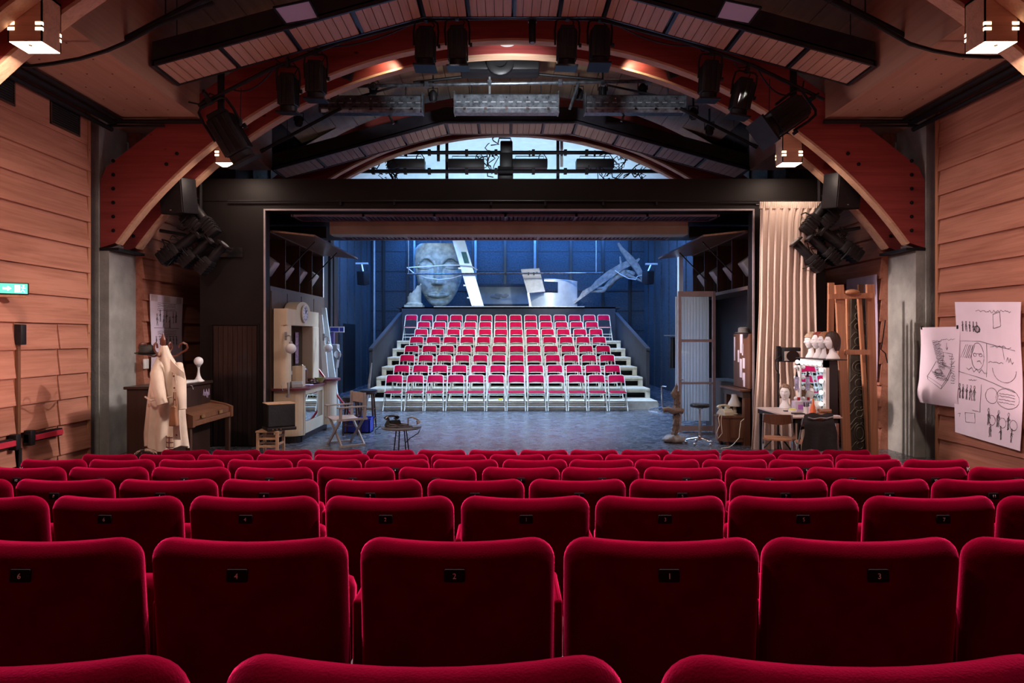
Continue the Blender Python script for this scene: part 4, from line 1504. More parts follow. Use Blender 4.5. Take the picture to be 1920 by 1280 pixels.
# ------------------------------------------------------------------ left side of the hall
def lerp_tab(tab, t):
    for (a, va), (b, vb) in zip(tab, tab[1:]):
        if a <= t <= b:
            return va + (vb - va) * (t - a) / (b - a)
    return tab[0][1] if t < tab[0][0] else tab[-1][1]


def strokes(fn, lines, mat, parent, r=.003, name='drawing', off=.0032):
    """pencil lines laid on a sheet; fn(u, v) gives the sheet surface"""
    mb = MB()
    r = .0017
    twice = []
    for ln in lines:
        n = 3
        fine = []
        for p, q in zip(ln, ln[1:]):
            fine += [(p[0] + (q[0] - p[0]) * i / n, p[1] + (q[1] - p[1]) * i / n) for i in range(n)]
        fine.append(ln[-1])
        for rep in range(2):
            jx, jy = rg.uniform(-.004, .004), rg.uniform(-.003, .003)
            twice.append([(min(.995, max(.005, u + jx + rg.uniform(-.003, .003))), min(.995, max(.005, v + jy + rg.uniform(-.002, .002)))) for u, v in fine])
    for ln in twice:
        pts = []
        for u, v in ln:
            p = Vector(fn(u, v))
            du = Vector(fn(min(u + .01, 1), v)) - Vector(fn(max(u - .01, 0), v))
            dv = Vector(fn(u, min(v + .01, 1))) - Vector(fn(u, max(v - .01, 0)))
            n = du.cross(dv).normalized()
            pts.append(p + n * off)
        if len(pts) > 1:
            mb.tube(pts, r, 4)
    return mb.build(name, mat, parent, True)


rg = random.Random(11)


def squig(u, v, w, h, n=8):
    return [(u + w * i / n, v + rg.uniform(-h, h)) for i in range(n + 1)]


def oval(u, v, a, b, n=14, t0=0, t1=2 * pi):
    return [(u + a * cos(t0 + (t1 - t0) * i / n), v + b * sin(t0 + (t1 - t0) * i / n)) for i in range(n + 1)]


def figure(u, v, s):
    out = [oval(u, v + s * .82, s * .09, s * .10, 8)]
    for k in range(4):
        w = rg.uniform(-.16, .16) * s
        out.append([(u + w * .4, v + s * .70), (u + w + rg.uniform(-.05, .05) * s, v + s * .45), (u + w * .7, v + s * .22), (u + w * 1.1, v)])
    out.append([(u - s * .2, v + s * (.40 + rg.uniform(0, .2))), (u - s * .05, v + s * .62), (u + s * .06, v + s * .6), (u + s * .2, v + s * (.38 + rg.uniform(0, .25)))])
    out.append(squig(u - s * .12, v + s * .5, s * .24, s * .08, 5))
    return out


# exit sign, door hardware, vents on the left wall
es = thing('exit_sign', 'small glowing green exit sign on the left wooden wall', 'sign', (XL + .17, 8.08, ZP(541, 8.08)), rz=.62)
MB().rbox((-.15, -.03, -.07), (.15, .05, .07), .01).build('case', M['blackmetal'], es)
MB().box((-.135, -.036, -.058), (.135, -.029, .058)).build('lit_face', M['exit_green'], es)
pm = MB()
pm.box((.00, -.041, -.042), (.05, -.036, .040))
pm.prism([(-.03, 0), (-.07, .03), (-.07, .012), (-.115, .012), (-.115, -.012), (-.07, -.012), (-.07, -.03)][::-1], -.041, -.036, 'Y')
pm.v = [Vector((v.x + .01, v.y, v.z)) for v in pm.v]
pm.build('arrow_pictogram', M['exit_white'], es)
rm = MB().ball((.095, -.038, .034), .010, (1, .3, 1), 10, 6)
rm.bar((.095, -.039, .022), (.088, -.039, -.012), .012, .004).bar((.088, -.039, -.012), (.110, -.039, -.045), .008, .004).bar((.088, -.039, -.012), (.068, -.039, -.04), .008, .004).bar((.07, -.039, .012), (.115, -.039, .006), .007, .004)
rm.build('running_pictogram', M['exit_white'], es)
MB().box((-.2, -.02, -.10), (.12, .10, -.075)).build('shelf_bracket', M['pine'], es)
for k, (y0, y1, zc, lab) in enumerate(((8.43, 9.08, .56, 'black and red panic bar across the right leaf of the left wall door'), (7.57, 8.27, .545, 'black and red panic bar across the left leaf of the left wall door'))):
    t = thing('panic_bar', lab, 'door bar', (XL + .08, (y0 + y1) / 2, zc), group=None)
    MB().box((XL + .03, y0, zc - .05), (XL + .10, y1, zc + .05)).build('rail', M['blackmetal'], t, True)
    MB().box((XL + .09, y0 + .10, zc - .032), (XL + .125, y1 - .02, zc + .032)).build('push_pad', M['panic_red'], t, True)
    yy = y0 if k == 0 else y1 - .09
    MB().rbox((XL + .03, yy, zc - .09), (XL + .13, yy + .09, zc + .10), .012).build('latch_box', M['blackmetal'], t, True)
t = thing('door_rod', 'black vertical latch rod and box on the meeting edge of the left wall door', 'latch', (XL + .06, 8.33, 1.0))
MB().box((XL + .02, 8.305, -.4), (XL + .06, 8.355, 1.9)).build('rod', M['midwood'], t, True)
MB().rbox((XL + .02, 8.29, 1.72), (XL + .11, 8.39, 1.97), .01).build('latch_box', M['blackmetal'], t, True)
MB().box((XL + .02, 8.305, -.4), (XL + .075, 8.355, .46)).build('lower_cover', M['blackmetal'], t, True)
for a, b, lab in ((7.2, 8.28, 'dark louvred vent high on the left wall, nearer'), (8.93, 9.55, 'dark louvred vent high on the left wall, farther')):
    t = thing('vent', lab, 'vent', (XL + .03, (a + b) / 2, 4.77))
    MB().box((XL + .028, a, 4.62), (XL + .036, b, 4.93)).build('recess', M['black'], t, True)
    fr = MB()
    fr.box((XL + .03, a, 4.61), (XL + .05, b, 4.63)).box((XL + .03, a, 4.92), (XL + .05, b, 4.94)).box((XL + .03, a, 4.61), (XL + .05, a + .02, 4.94)).box((XL + .03, b - .02, 4.61), (XL + .05, b, 4.94))
    fr.build('frame', M['darkwood'], t, True)
    s = MB()
    for k in range(9):
        s.box((XL + .036, a + .02, 4.645 + k * .031), (XL + .05, b - .02, 4.655 + k * .031))
    s.build('slats', M['blackmetal'], t, True)
tag(MB().rbox((XL + .16, 10.98, 1.30), (XL + .19, 11.12, 1.46), .008).build('wall_switch', M['white']), 'white switch plate on the wooden wall right of the left column', 'switch')

# storyboard on the left rear wall
xs = XL + .19
psh = lambda u, v: (xs + .012 * sin(5 * v + 2 * u) + .03 * max(0, .12 - v), 11.17 + 1.10 * u, 1.17 + 1.35 * v)
pt = thing('storyboard', 'tall lavender storyboard sheet on the wooden wall behind the coat stand', 'drawing', (xs, 11.7, 1.17))
MB().sheet(psh, 14, 20, .003).build('paper', M['paper'], pt, True)
L = []
for k in range(5): L.append(squig(.22, .90 - k * .022, .55, .004, 16))
for k in range(7): L += figure(.2 + k * .10, .62 + rg.uniform(-.03, .05), .16)
for k in range(4): L.append(squig(.2, .55 - k * .02, .6, .004, 16))
for k in range(7): L += figure(.15 + k * .11, .38, .12)
L.append([(.1, .59), (.9, .59)])
strokes(psh, L, M['ink'], pt, .003)
tp = MB()
for u in (.12, .5, .86):
    p = psh(u, .955)
    tp.box((p[0] + .004, p[1] - .10, p[2] - .05), (p[0] + .008, p[1] + .10, p[2] + .05))
tp.build('tape', plain('beige tape', (.62, .50, .50), .5), pt, True)

# bentwood coat stand with trench coat, bag and hat
YR = 8.9
cs_ = P(306, 800, YR)
cs_.z = 0
ck = thing('coat_stand', 'dark bentwood coat stand by the left column', 'coat stand', cs_)
MB().lathe([(.024, -.18), (.022, 1.45), (.028, 1.47), (.03, 1.52), (.045, 1.56), (.05, 1.60), (.035, 1.66), (.022, 1.70), (.03, 1.73), (.038, 1.76), (.030, 1.80), (.012, 1.84), (.006, 1.86)], cs_, 14).build('pole', M['bentwood'], ck, True)
for k in range(4):
    a = k * pi / 2 + .12
    d = Vector((cos(a), sin(a), 0))
    pts = []
    for q in range(15):
        s = q / 14
        if s < .6:
            rr, z = .03 + .22 * s / .6, 1.60 - .05 * sin(pi * s / .6) + .05 * s
        else:
            t_ = (s - .6) / .4 * 1.55 * pi
            rr, z = .25 + .055 * sin(t_) * 1.0 + .0, 1.685 - .055 * cos(t_)
        pts.append(cs_ + d * rr + Vector((0, 0, z)))
    MB().tube(pts, .013, 8).build('hook', M['bentwood'], ck, True)
    MB().tube([cs_ + d * .02 + Vector((0, 0, .42)), cs_ + d * .18 + Vector((0, 0, .30)), cs_ + d * .30 + Vector((0, 0, -.0)), cs_ + d * .33 + Vector((0, 0, -.17))], .014, 8).build('leg', M['bentwood'], ck, True)

co_ = P(312, 745, YR - .05)
cz = lambda py: ZP(py, YR - .05)
LW = [(648, 301), (665, 297), (690, 293), (708, 285), (740, 281), (780, 277), (815, 274), (838, 275)]
RW = [(648, 311), (665, 318), (690, 334), (708, 343), (740, 343), (780, 344), (815, 347), (838, 350)]
ct = thing('trench_coat', 'beige trench coat hanging on the coat stand', 'coat', co_)


def coat(u, v):
    py = 648 + 190 * v
    xl, xr = XP(lerp_tab(LW, py), YR - .05), XP(lerp_tab(RW, py), YR - .05)
    a = 2 * pi * u
    cx_, hw = (xl + xr) / 2, (xr - xl) / 2
    f = 1 + (.02 + .10 * v) * sin(9 * a + 3 * v) + .05 * v * sin(4 * a + 1.3)
    dp = .05 + .13 * min(1, v * 2.2)
    return (cx_ + hw * cos(a) * (f * .5 + .5), YR - .03 + dp * sin(a) * f, cz(py + 4 * sin(3 * a) * v))


MB().sheet(coat, 72, 30, .012).build('body', M['coat'], ct, True, sharp=70)
# front opening: dark slit between the two fronts, showing the button edge
sl_ = MB().sheet(lambda u, v: (XP(322 + 6 * v + 5 * (u - .5) * (1 + 2 * v), 8.6), YR - .235 - .01 * v, cz(700 + 120 * v)), 2, 12, .012)
sl_.build('front_placket', M['coat'], ct, True)
for k in range(6):
    MB().lathe([(.010, 0), (.013, .004), (.010, .008)], P(326 + k * 1.1, 705 + 22 * k, YR - .27), 10, Matrix.Rotation(pi / 2, 4, 'X')).build('button', M['bentwood'], ct, True)
for nm_, pa in (('sleeve', [(300, 672, 0.02), (306, 700, -.16), (314, 728, -.22), (321, 752, -.24)]), ('sleeve', [(335, 682, .0), (343, 712, -.10), (347, 740, -.14), (351, 765, -.16)])):
    pts = [P(a, b, YR - .05) + Vector((0, c, 0)) for a, b, c in pa]
    MB().tube(pts, [.05, .082, .078, .062], 14).build(nm_, M['coat'], ct, True, sharp=80)
MB().tube([P(320, 748, YR - .05) + Vector((0, -.24, 0)), P(322, 754, YR - .05) + Vector((0, -.24, 0))], .068, 14).build('cuff', M['coat'], ct, True)
cl = MB().sheet(lambda u, v: (XP(318 + 26 * u, 8.7), YR - .15 - .10 * u * (1 - u) - .02, cz(672 + 26 * u + 22 * v * (1 - .5 * u))), 8, 4, .014)
cl.build('collar', M['coat'], ct, True)
ln_ = MB().sheet(lambda u, v: (XP(298 + 26 * u, 8.66), YR - .215 + .03 * sin(6 * u), cz(812 + 22 * v + 3 * u)), 8, 4, .01)
ln_.build('lining', M['plaid'], ct, True)
MB().tube([P(283, 742, YR - .05) + Vector((0, -.14, 0)), P(300, 748, YR - .05) + Vector((0, -.22, 0)), P(322, 744, YR - .05) + Vector((0, -.23, 0)), P(342, 740, YR - .05) + Vector((0, -.14, 0))], .012, 6).build('belt', M['coat'], ct, True)
bg = thing('handbag', 'narrow tan leather handbag hanging in the open trench coat', 'bag', P(328, 780, YR - .3))
MB().prism([(XP(324, 8.6), ZP(760, 8.6)), (XP(332, 8.6), ZP(760, 8.6)), (XP(335, 8.6), ZP(798, 8.6)), (XP(320, 8.6), ZP(798, 8.6))][::-1], 8.54, 8.62, 'Y').build('bag_body', M['brownleather'], bg, True, bevel=.012)
MB().tube([P(325, 762, 8.58), P(326, 735, 8.58), P(329, 735, 8.58), P(331, 762, 8.58)], .008, 6).build('strap', M['brownleather'], bg, True)
MB().ball(P(328, 764, 8.53), .010, n=8, m=6).build('clasp', M['brass'], bg, True)
ht = thing('fedora', 'dark green felt hat on the left hook of the coat stand', 'hat', P(275, 664, YR), rot=(.12, .05, 0))
MB().lathe([(.001, .0), (.10, .0), (.148, .012), (.150, .016), (.10, .006), (.098, .03), (.092, .10), (.075, .118), (.03, .108), (.001, .105)], (0, 0, 0), 28, Matrix.Diagonal((1, .85, 1, 1))).build('felt_body', M['hat'], ht)
MB().lathe([(.1005, .008), (.1015, .034), (.0985, .036), (.0985, .008)], (0, 0, 0), 28, Matrix.Diagonal((1, .85, 1, 1))).build('ribbon', M['black'], ht)
pb_ = MB()
def bag(u, v):
    a, b = 2 * pi * u, pi * v
    r = .165 * (1 + .08 * sin(7 * a + 5 * b) * sin(b) + .05 * sin(13 * a))
    return (-4.50 + r * sin(b) * cos(a), 8.55 + r * sin(b) * sin(a), .10 + .30 - .36 * (1 - (1 + cos(b)) / 2) - .0)
pb_.grid(bag, 40, 20)
pb_.v = [Vector((v.x, v.y, v.z + .02)) for v in pb_.v]
tag(pb_.build('plastic_bag', M['plastic_film']), 'crumpled clear plastic bag bulging behind the seats below the trench coat', 'bag')

# upright piano against the left wall
pn = thing('upright_piano', 'old dark upright piano with closed lid against the left wall', 'piano', (-4.85, 10.0, 0))
MB().box((-5.15, 9.30, .04), (-4.60, 10.66, 1.10)).build('case', M['piano'], pn, True, bevel=.01)
MB().box((-5.18, 9.27, 1.10), (-4.56, 10.69, 1.14)).build('top_lid', M['piano'], pn, True, bevel=.008)
MB().box((-4.60, 9.34, .80), (-4.575, 10.62, 1.08)).build('front_panel', M['piano'], pn, True)
MB().box((-4.60, 9.34, .08), (-4.58, 10.62, .58)).build('knee_panel', M['piano'], pn, True)
MB().box((-4.62, 9.30, .585), (-4.26, 10.66, .655)).build('keybed', M['midwood'], pn, True, bevel=.008)
MB().prism([(-4.60, .80), (-4.62, .66), (-4.28, .66), (-4.28, .735), (-4.36, .765)], 9.36, 10.60, 'Y').build('key_lid', M['midwood'], pn, True)
for y in (9.29, 10.60):
    MB().prism([(-4.62, .58), (-4.24, .58), (-4.24, .74), (-4.34, .78), (-4.62, .84)], y, y + .07, 'Y').build('cheek', M['midwood'], pn, True)
    MB().box((-4.34, y + .005, 0), (-4.28, y + .065, .585)).build('leg', M['darkwood'], pn, True)
for y in (9.6, 10.2):
    MB().box((-4.265, y, .675), (-4.252, y + .10, .72)).build('hinge', M['brass'], pn, True)
sg = MB()
for q in range(7):
    sg.tube([(-4.572, 10.36 + .03 * q, .93 + .05 * sin(q)), (-4.572, 10.38 + .03 * q, .99 + .03 * cos(2 * q)), (-4.572, 10.40 + .03 * q, .92)], .003, 4)
sg.build('scrawl', M['lilac'], pn, True)
tl = thing('tulip_lamp', 'white globe lamp with flared stem on the piano top', 'lamp', (-4.67, 10.42, 1.14))
MB().lathe([(.085, 0), (.08, .012), (.05, .035), (.028, .08), (.017, .14), (.014, .19), (.022, .22)], (0, 0, 0), 20).build('base', M['white'], tl)
MB().lathe([(.022, .215), (.034, .235), (.034, .25)], (0, 0, 0), 20).build('collar', M['greymetal'], tl)
MB().ball((0, 0, .305), .068, n=20, m=14).build('globe', M['opal'], tl)
wp_ = thing('white_tray', 'white slab lying on the piano beside the globe lamp', 'tray', (-4.75, 10.0, 1.14))
MB().rbox((-4.95, 9.75, 1.141), (-4.60, 10.30, 1.17), .012).build('slab', M['white'], wp_, True)
MB().tube([(-4.60, 9.8, 1.16), (-4.55, 9.95, 1.10), (-4.56, 10.0, 1.05)], .004, 5).build('cord', M['white'], wp_, True)

# ------------------------------------------------------------------ ticket booth set piece
kb = thing('ticket_booth', 'cream arched ticket booth with dark red counter on the left of the stage', 'booth', (-3.75, 12.6, 0))
def rcounter(x0, x1, y0, y1, z0, z1, r, mb):
    pts = []
    for (cx_, cy_, t0) in ((x1 - r, y0 + r, -pi / 2), (x1 - r, y1 - r, 0)):
        for k in range(7):
            a = t0 + pi / 2 * k / 6
            pts.append((cx_ + r * cos(a), cy_ + r * sin(a)))
    pts += [(x0, y1), (x0, y0)]
    return mb.prism(pts, z0, z1, 'Z')
MBp = MB()
rcounter(-3.93, -3.46, 11.62, 12.0, .12, .90, .22, MBp)
MBp.build('counter_corner', M['cream'], kb, True, sharp=50)
m = MB(); rcounter(-3.93, -3.34, 13.22, 13.75, .12, .96, .2, m)
m.build('counter_end', M['cream'], kb, True, sharp=50)
m = MB()
m.box((-3.93, 12.0, .12), (-3.50, 13.22, .32)).box((-3.93, 12.0, .80), (-3.50, 13.22, .90)).box((-3.93, 12.0, .32), (-3.50, 12.02, .80)).box((-3.93, 13.12, .32), (-3.50, 13.22, .80)).box((-3.93, 12.0, .32), (-3.54, 13.22, .8))
m.build('counter_front', M['cream'], kb, True)
MB().box((-3.54, 12.03, .33), (-3.505, 13.11, .79)).build('mirror_panel', M['mirror'], kb, True)
m = MB(); rcounter(-3.93, -3.50, 11.66, 12.0, 0, .12, .2, m); m.box((-3.93, 12.0, 0), (-3.54, 13.6, .12))
m.build('plinth', M['black'], kb, True)
m = MB(); rcounter(-3.95, -3.38, 11.55, 12.12, .90, .94, .26, m); m.box((-3.95, 12.1, .90), (-3.46, 13.25, .94))
m.build('counter_top', M['burgundy'], kb, True)
m = MB(); rcounter(-3.95, -3.26, 13.16, 13.82, .96, 1.0, .28, m)
m.build('counter_top', M['burgundy'], kb, True)
m = MB(); rcounter(-3.93, -3.71, 11.62, 11.98, .94, 2.02, .12, m)
m.build('pillar', M['cream'], kb, True, sharp=50)
MB().box((-3.93, 13.2, 1.0), (-3.70, 13.62, 2.02)).build('pillar', M['cream'], kb, True, bevel=.02)
m = MB()
prof = [(11.62, 2.02), (13.62, 2.02), (13.62, 2.30), (13.05, 2.30)]
for k in range(13):
    a = pi * k / 12
    prof.append((12.6 + .42 * cos(a), 2.30 + .16 * sin(a)))
prof += [(12.15, 2.30), (11.62, 2.30)]
m.prism(prof, -3.93, -3.71, 'X')
m.build('arched_header', M['cream'], kb, True)
MB().box((-3.96, 11.6, .94), (-3.94, 13.65, 2.2)).build('rear_board', M['darkwood'], kb, True)
m = MB().sheet(lambda u, v: (-3.92 + .018 * sin(44 * u), 12.0 + 1.2 * u, .96 + 1.06 * v), 90, 2, .006)
m.build('inner_drape', M['browncurtain'], kb, True)
clk = thing('wall_clock', 'round clock with white rim on the arched booth header', 'clock', (-3.70, 12.58, 2.24))
MB().lathe([(.001, 0), (.15, 0), (.165, .015), (.165, .035), (.145, .04), (.14, .03), (.001, .03)], (0, 0, 0), 30, Matrix.Rotation(pi / 2, 4, 'Y')).build('case', M['white'], clk)
MB().lathe([(.001, .031), (.138, .031), (.138, .034), (.001, .034)], (0, 0, 0), 30, Matrix.Rotation(pi / 2, 4, 'Y')).build('dial', plain('pale lavender dial', (.62, .60, .72), .4), clk)
h_ = MB()
for k in range(12):
    a = 2 * pi * k / 12
    h_.cbox((.036, .115 * sin(a), .115 * cos(a)), (.004, .010, .032), (-a, 0, 0))
h_.build('hour_marks', M['black'], clk)
MB().bar((.038, 0, 0), (.038, .05, .07), .010, .004).build('hand', M['black'], clk)
MB().bar((.040, 0, 0), (.040, -.03, .11), .007, .004).build('hand', M['black'], clk)
for (x, y, z, lab) in ((-3.72, 11.62, 1.74, 'frosted globe wall lamp on the near pillar of the ticket booth'), (-3.58, 13.52, 1.72, 'frosted globe wall lamp on the far pillar of the ticket booth')):
    t = thing('globe_wall_lamp', lab, 'lamp', (x, y, z), group='globe wall lamps of the booth')
    MB().box((-.02, -.015, .02), (.02, .0, .16)).build('backplate', M['greymetal'], t)
    MB().tube([(0, -.01, .09), (.06, -.05, .10), (.10, -.07, .09), (.105, -.072, .0)], .012, 8).build('arm', M['greymetal'], t)
    MB().lathe([(.028, -.02), (.034, .0), (.016, .02)], (.105, -.072, -.02), 14).build('collar', M['greymetal'], t)
    MB().ball((.105, -.072, -.12), .088, n=20, m=14).build('globe', M['opal'], t)
# things on the counter
def telephone(name, label, loc, rz, mat, cradle=True, sc_=1.0):
    t = thing(name, label, 'telephone', loc, rz)
    MB().prism([(-.12, 0), (.12, 0), (.115, .035), (.05, .10), (-.06, .115), (-.11, .06)], -.095, .095, 'X').build('body', mat, t, bevel=.012)
    MB().lathe([(.001, 0), (.06, 0), (.055, .012), (.03, .018), (.001, .018)], (0, -.052, .07), 18, Matrix.Rotation(.75, 4, 'X')).build('dial', M['greymetal'], t)
    hs = MB()
    if cradle:
        hs.tube([(-.115, .05, .125), (-.09, .05, .15), (-.04, .05, .165), (.04, .05, .165), (.09, .05, .15), (.115, .05, .125)], [.03, .024, .017, .017, .024, .03], 10)
        hs.build('handset', mat, t)
        MB().box((-.07, .02, .10), (-.05, .08, .135)).box((.05, .02, .10), (.07, .08, .135)).build('cradle', mat, t)
    return t
ph = telephone('desk_telephone', 'grey desk telephone with handset hanging off the near booth counter', (-3.62, 11.86, .94), .5, M['greymetal'], False)
tl_ = P(540, 735, 11.45)
hs = MB().tube([P(541, 718, 11.48), P(541, 728, 11.44), P(541, 738, 11.44), P(539, 744, 11.46)], [.028, .016, .016, .026], 10)
hs.build('handset', M['greymetal'], ph, True)
cd = [P(541 - 3 * sin(k * 1.2) - k * .5, 722 + k * 2.6 - .18 * k * k, 11.47 - .01 * k) for k in range(13)]
MB().tube([P(534, 716, 11.6), P(528, 722, 11.5), P(530, 732, 11.48), P(538, 730, 11.46), P(541, 722, 11.47)], .005, 5).build('cord', M['greymetal'], ph, True)
tag(MB().box((-3.74, 12.02, .941), (-3.56, 12.20, 1.30)).build('counter_box', M['cream']), 'tall narrow cream box standing on the near booth counter', 'box')
cm = thing('coffee_machine', 'brown coffee machine behind the booth counter', 'coffee machine', (-3.8, 12.72, .94))
MB().lathe([(.10, 0), (.11, .02), (.11, .26), (.08, .30), (.04, .32)], (-3.79, 12.75, .941), 20).build('tank', M['midwood'], cm, True)
MB().lathe([(.04, .32), (.05, .33), (.02, .36)], (-3.79, 12.75, .941), 14).build('lid', M['brass'], cm, True)
lq = thing('bottle_stack', 'small bottle with white label on the booth counter beside the near pillar', 'bottle', (-3.86, 12.24, .94))
MB().lathe([(.045, 0), (.048, .02), (.048, .24), (.02, .33), (.02, .40)], (-3.86, 12.26, .941), 14).build('glass_body', M['midwood'], lq, True)
MB().lathe([(.049, .20), (.049, .26)], (-3.86, 12.26, .941), 14).build('label', M['white'], lq, True)
MB().lathe([(.024, .40), (.03, .42), (.012, .50)], (-3.86, 12.26, .941), 12).build('stopper', M['brass'], lq, True)
sf = MB().sheet(lambda u, v: (-3.88 + .01 * sin(20 * u), 12.66 + .16 * u, 1.32 + .58 * v), 12, 4, .006)
tag(sf.build('hanging_scarf', plain('mauve striped fabric', (.34, .22, .30), .8, var=.5, scale=30)), 'mauve scarf hanging inside the ticket booth', 'scarf')
dp = thing('serving_dish', 'silver dish with rolls on the booth counter in front of the coffee machine', 'dish', (-3.60, 12.86, .94))
MB().lathe([(.001, 0), (.07, 0), (.14, .02), (.145, .025), (.07, .012), (.001, .012)], (-3.60, 12.86, .941), 22).build('plate', M['chrome'], dp, True)
for k in range(5):
    a = 2 * pi * k / 5
    tag(MB().ball((-3.60 + .055 * cos(a), 12.86 + .055 * sin(a), .985), .028, (1.2, 1, .8), 10, 7).build('bread_roll', M['midwood']), 'small brown bread roll on the silver dish of the booth counter', 'bread roll', 'rolls on the silver dish')
bw_ = thing('glass_bowl', 'green glass bowl at the far end of the booth counter', 'bowl', (-3.52, 13.08, .94))
MB().lathe([(.04, 0), (.05, .01), (.10, .09), (.105, .10), (.095, .10), (.045, .018), (.001, .014)], (-3.53, 13.06, .941), 20).build('bowl_wall', plain('green yellow glaze', (.42, .46, .12), .25), bw_, True)
tag(MB().rbox((-3.66, 12.30, .941), (-3.50, 12.50, .955), .004).build('paper_pad', M['paper']), 'small stack of papers lying on the burgundy booth counter', 'paper')

# monitor loudspeaker on a pine stool
st = thing('wooden_stool', 'pale wooden stool under the boxy black loudspeaker beside the left portal edge', 'stool', (-3.68, 10.75, 0))
for (dx, dy) in ((-1, -1), (1, -1), (-1, 1), (1, 1)):
    MB().box((-3.68 + dx * .15 - .02, 10.75 + dy * .15 - .02, 0), (-3.68 + dx * .15 + .02, 10.75 + dy * .15 + .02, .33)).build('leg', M['palewood'], st, True)
MB().box((-3.86, 10.57, .33), (-3.50, 10.93, .36)).build('seat', M['palewood'], st, True, bevel=.006)
for z in (.10, .22):
    for dy in (-1, 1):
        MB().box((-3.83, 10.75 + dy * .15 - .012, z), (-3.53, 10.75 + dy * .15 + .012, z + .035)).build('rail', M['palewood'], st, True)
    for dx in (-1, 1):
        MB().box((-3.68 + dx * .15 - .012, 10.60, z + .03), (-3.68 + dx * .15 + .012, 10.90, z + .06)).build('rail', M['palewood'], st, True)
lsx = thing('monitor_speaker', 'boxy black loudspeaker with wooden top standing on the pale stool', 'loudspeaker', (-3.56, 10.78, .36), rz=.55)
MB().rbox((-.21, -.17, .04), (.21, .17, .41), .012).build('cabinet', M['blackmetal'], lsx)
MB().box((-.215, -.175, .408), (.215, .175, .42)).build('wood_top', M['palewood'], lsx)
MB().box((-.20, -.178, .07), (.20, -.168, .39)).build('grille', M['blackcloth'], lsx)
MB().rbox((-.225, -.19, .0), (.225, .18, .05), .01).build('foot_plate', M['black'], lsx)
for k in range(3):
    MB().lathe([(.010, 0), (.010, .02)], (-.14 + .06 * k, -.192, .025), 10, Matrix.Rotation(pi / 2, 4, 'X')).build('knob', M['brass'], lsx)

# director's chair
def director_chair(loc, rz):
    t = thing('director_chair', 'folding director chair with beige canvas seat and grey wooden X legs', 'chair', loc, rz)
    W, D = .27, .20
    for y in (-D, D):
        for s in (-1, 1):
            MB().bar((s * W, y + (.012 if s > 0 else -.012), 0), (-s * W, y + (.012 if s > 0 else -.012), .44), .022, .045).build('leg', M['greywood'], t)
    for s in (-1, 1):
        MB().box((s * W - .018, -D - .06, .43), (s * W + .018, D + .06, .465)).build('seat_rail', M['greywood'], t)
        MB().box((s * W - .018, -D - .03, 0), (s * W + .018, D + .03, .03)).build('foot_rail', M['greywood'], t)
        MB().box((s * W - .02, D - .01, .46), (s * W + .02, D + .03, .88)).build('back_post', M['greywood'], t)
        MB().box((s * W - .018, -D - .03, .46), (s * W + .018, -D + .01, .64)).build('arm_post', M['greywood'], t)
        MB().rbox((s * W - .03, -D - .07, .64), (s * W + .03, D + .03, .665), .008).build('armrest', M['greywood'], t)
    MB().sheet(lambda u, v: ((u * 2 - 1) * W, -D - .03 + (2 * D + .06) * v, .462 - .035 * (1 - (2 * u - 1) ** 2)), 12, 6, .008).build('seat', M['canvas'], t)
    MB().sheet(lambda u, v: ((u * 2 - 1) * (W + .02), D + .02 + .03 * (1 - (2 * u - 1) ** 2) * 1, .70 + .17 * v), 12, 4, .01).build('backrest', M['canvas'], t)
    return t
director_chair((XP(648, 11.5), 11.55, 0), -.95)
# two dark bar stools
def bar_stool(loc, h, label):
    t = thing('bar_stool', label, 'stool', loc, group='dark bar stools')
    MB().lathe([(.001, h - .05), (.17, h - .05), (.185, h - .03), (.18, h), (.12, h + .015), (.001, h + .02)], (0, 0, 0), 22).build('seat', M['leather_black'], t)
    MB().lathe([(.165, h - .08), (.165, h - .05)], (0, 0, 0), 22).build('seat_ring', M['darkwood'], t)
    for k in range(4):
        a = pi / 4 + k * pi / 2
        MB().tube([(.13 * cos(a), .13 * sin(a), h - .06), (.165 * cos(a), .165 * sin(a), h * .4), (.19 * cos(a), .19 * sin(a), 0)], [.018, .02, .014], 8).build('leg', M['darkwood'], t)
    for z, r_ in ((h * .25, .178), (h * .5, .16)):
        for k in range(4):
            a, b = pi / 4 + k * pi / 2, pi / 4 + (k + 1) * pi / 2
            MB().tube([(r_ * cos(a), r_ * sin(a), z), (r_ * cos(b), r_ * sin(b), z)], .010, 6).build('stretcher', M['darkwood'], t)
    return t
bar_stool((XP(660, 12.7), 12.7, 0), .70, 'dark wooden bar stool with black seat directly behind the director chair')
bar_stool((XP(690, 13.6), 13.6, 0), .76, 'dark wooden bar stool with black seat farther back, nearer the risers')
cr = thing('plastic_crate', 'blue plastic crate on the floor behind the director chair', 'crate', (XP(668, 12.9), 13.05, 0))
x, y = XP(668, 12.9), 13.05
m = MB()
m.box((x - .26, y - .17, 0), (x + .26, y + .17, .02)).box((x - .26, y - .17, 0), (x + .26, y - .15, .27)).box((x - .26, y + .15, 0), (x + .26, y + .17, .27)).box((x - .26, y - .17, 0), (x - .24, y + .17, .27)).box((x + .24, y - .17, 0), (x + .26, y + .17, .27))
m.build('tub', M['blue'], cr, True)
MB().box((x - .28, y - .19, .25), (x + .28, y - .165, .28)).box((x - .28, y + .165, .25), (x + .28, y + .19, .28)).build('rim', M['blue'], cr, True)

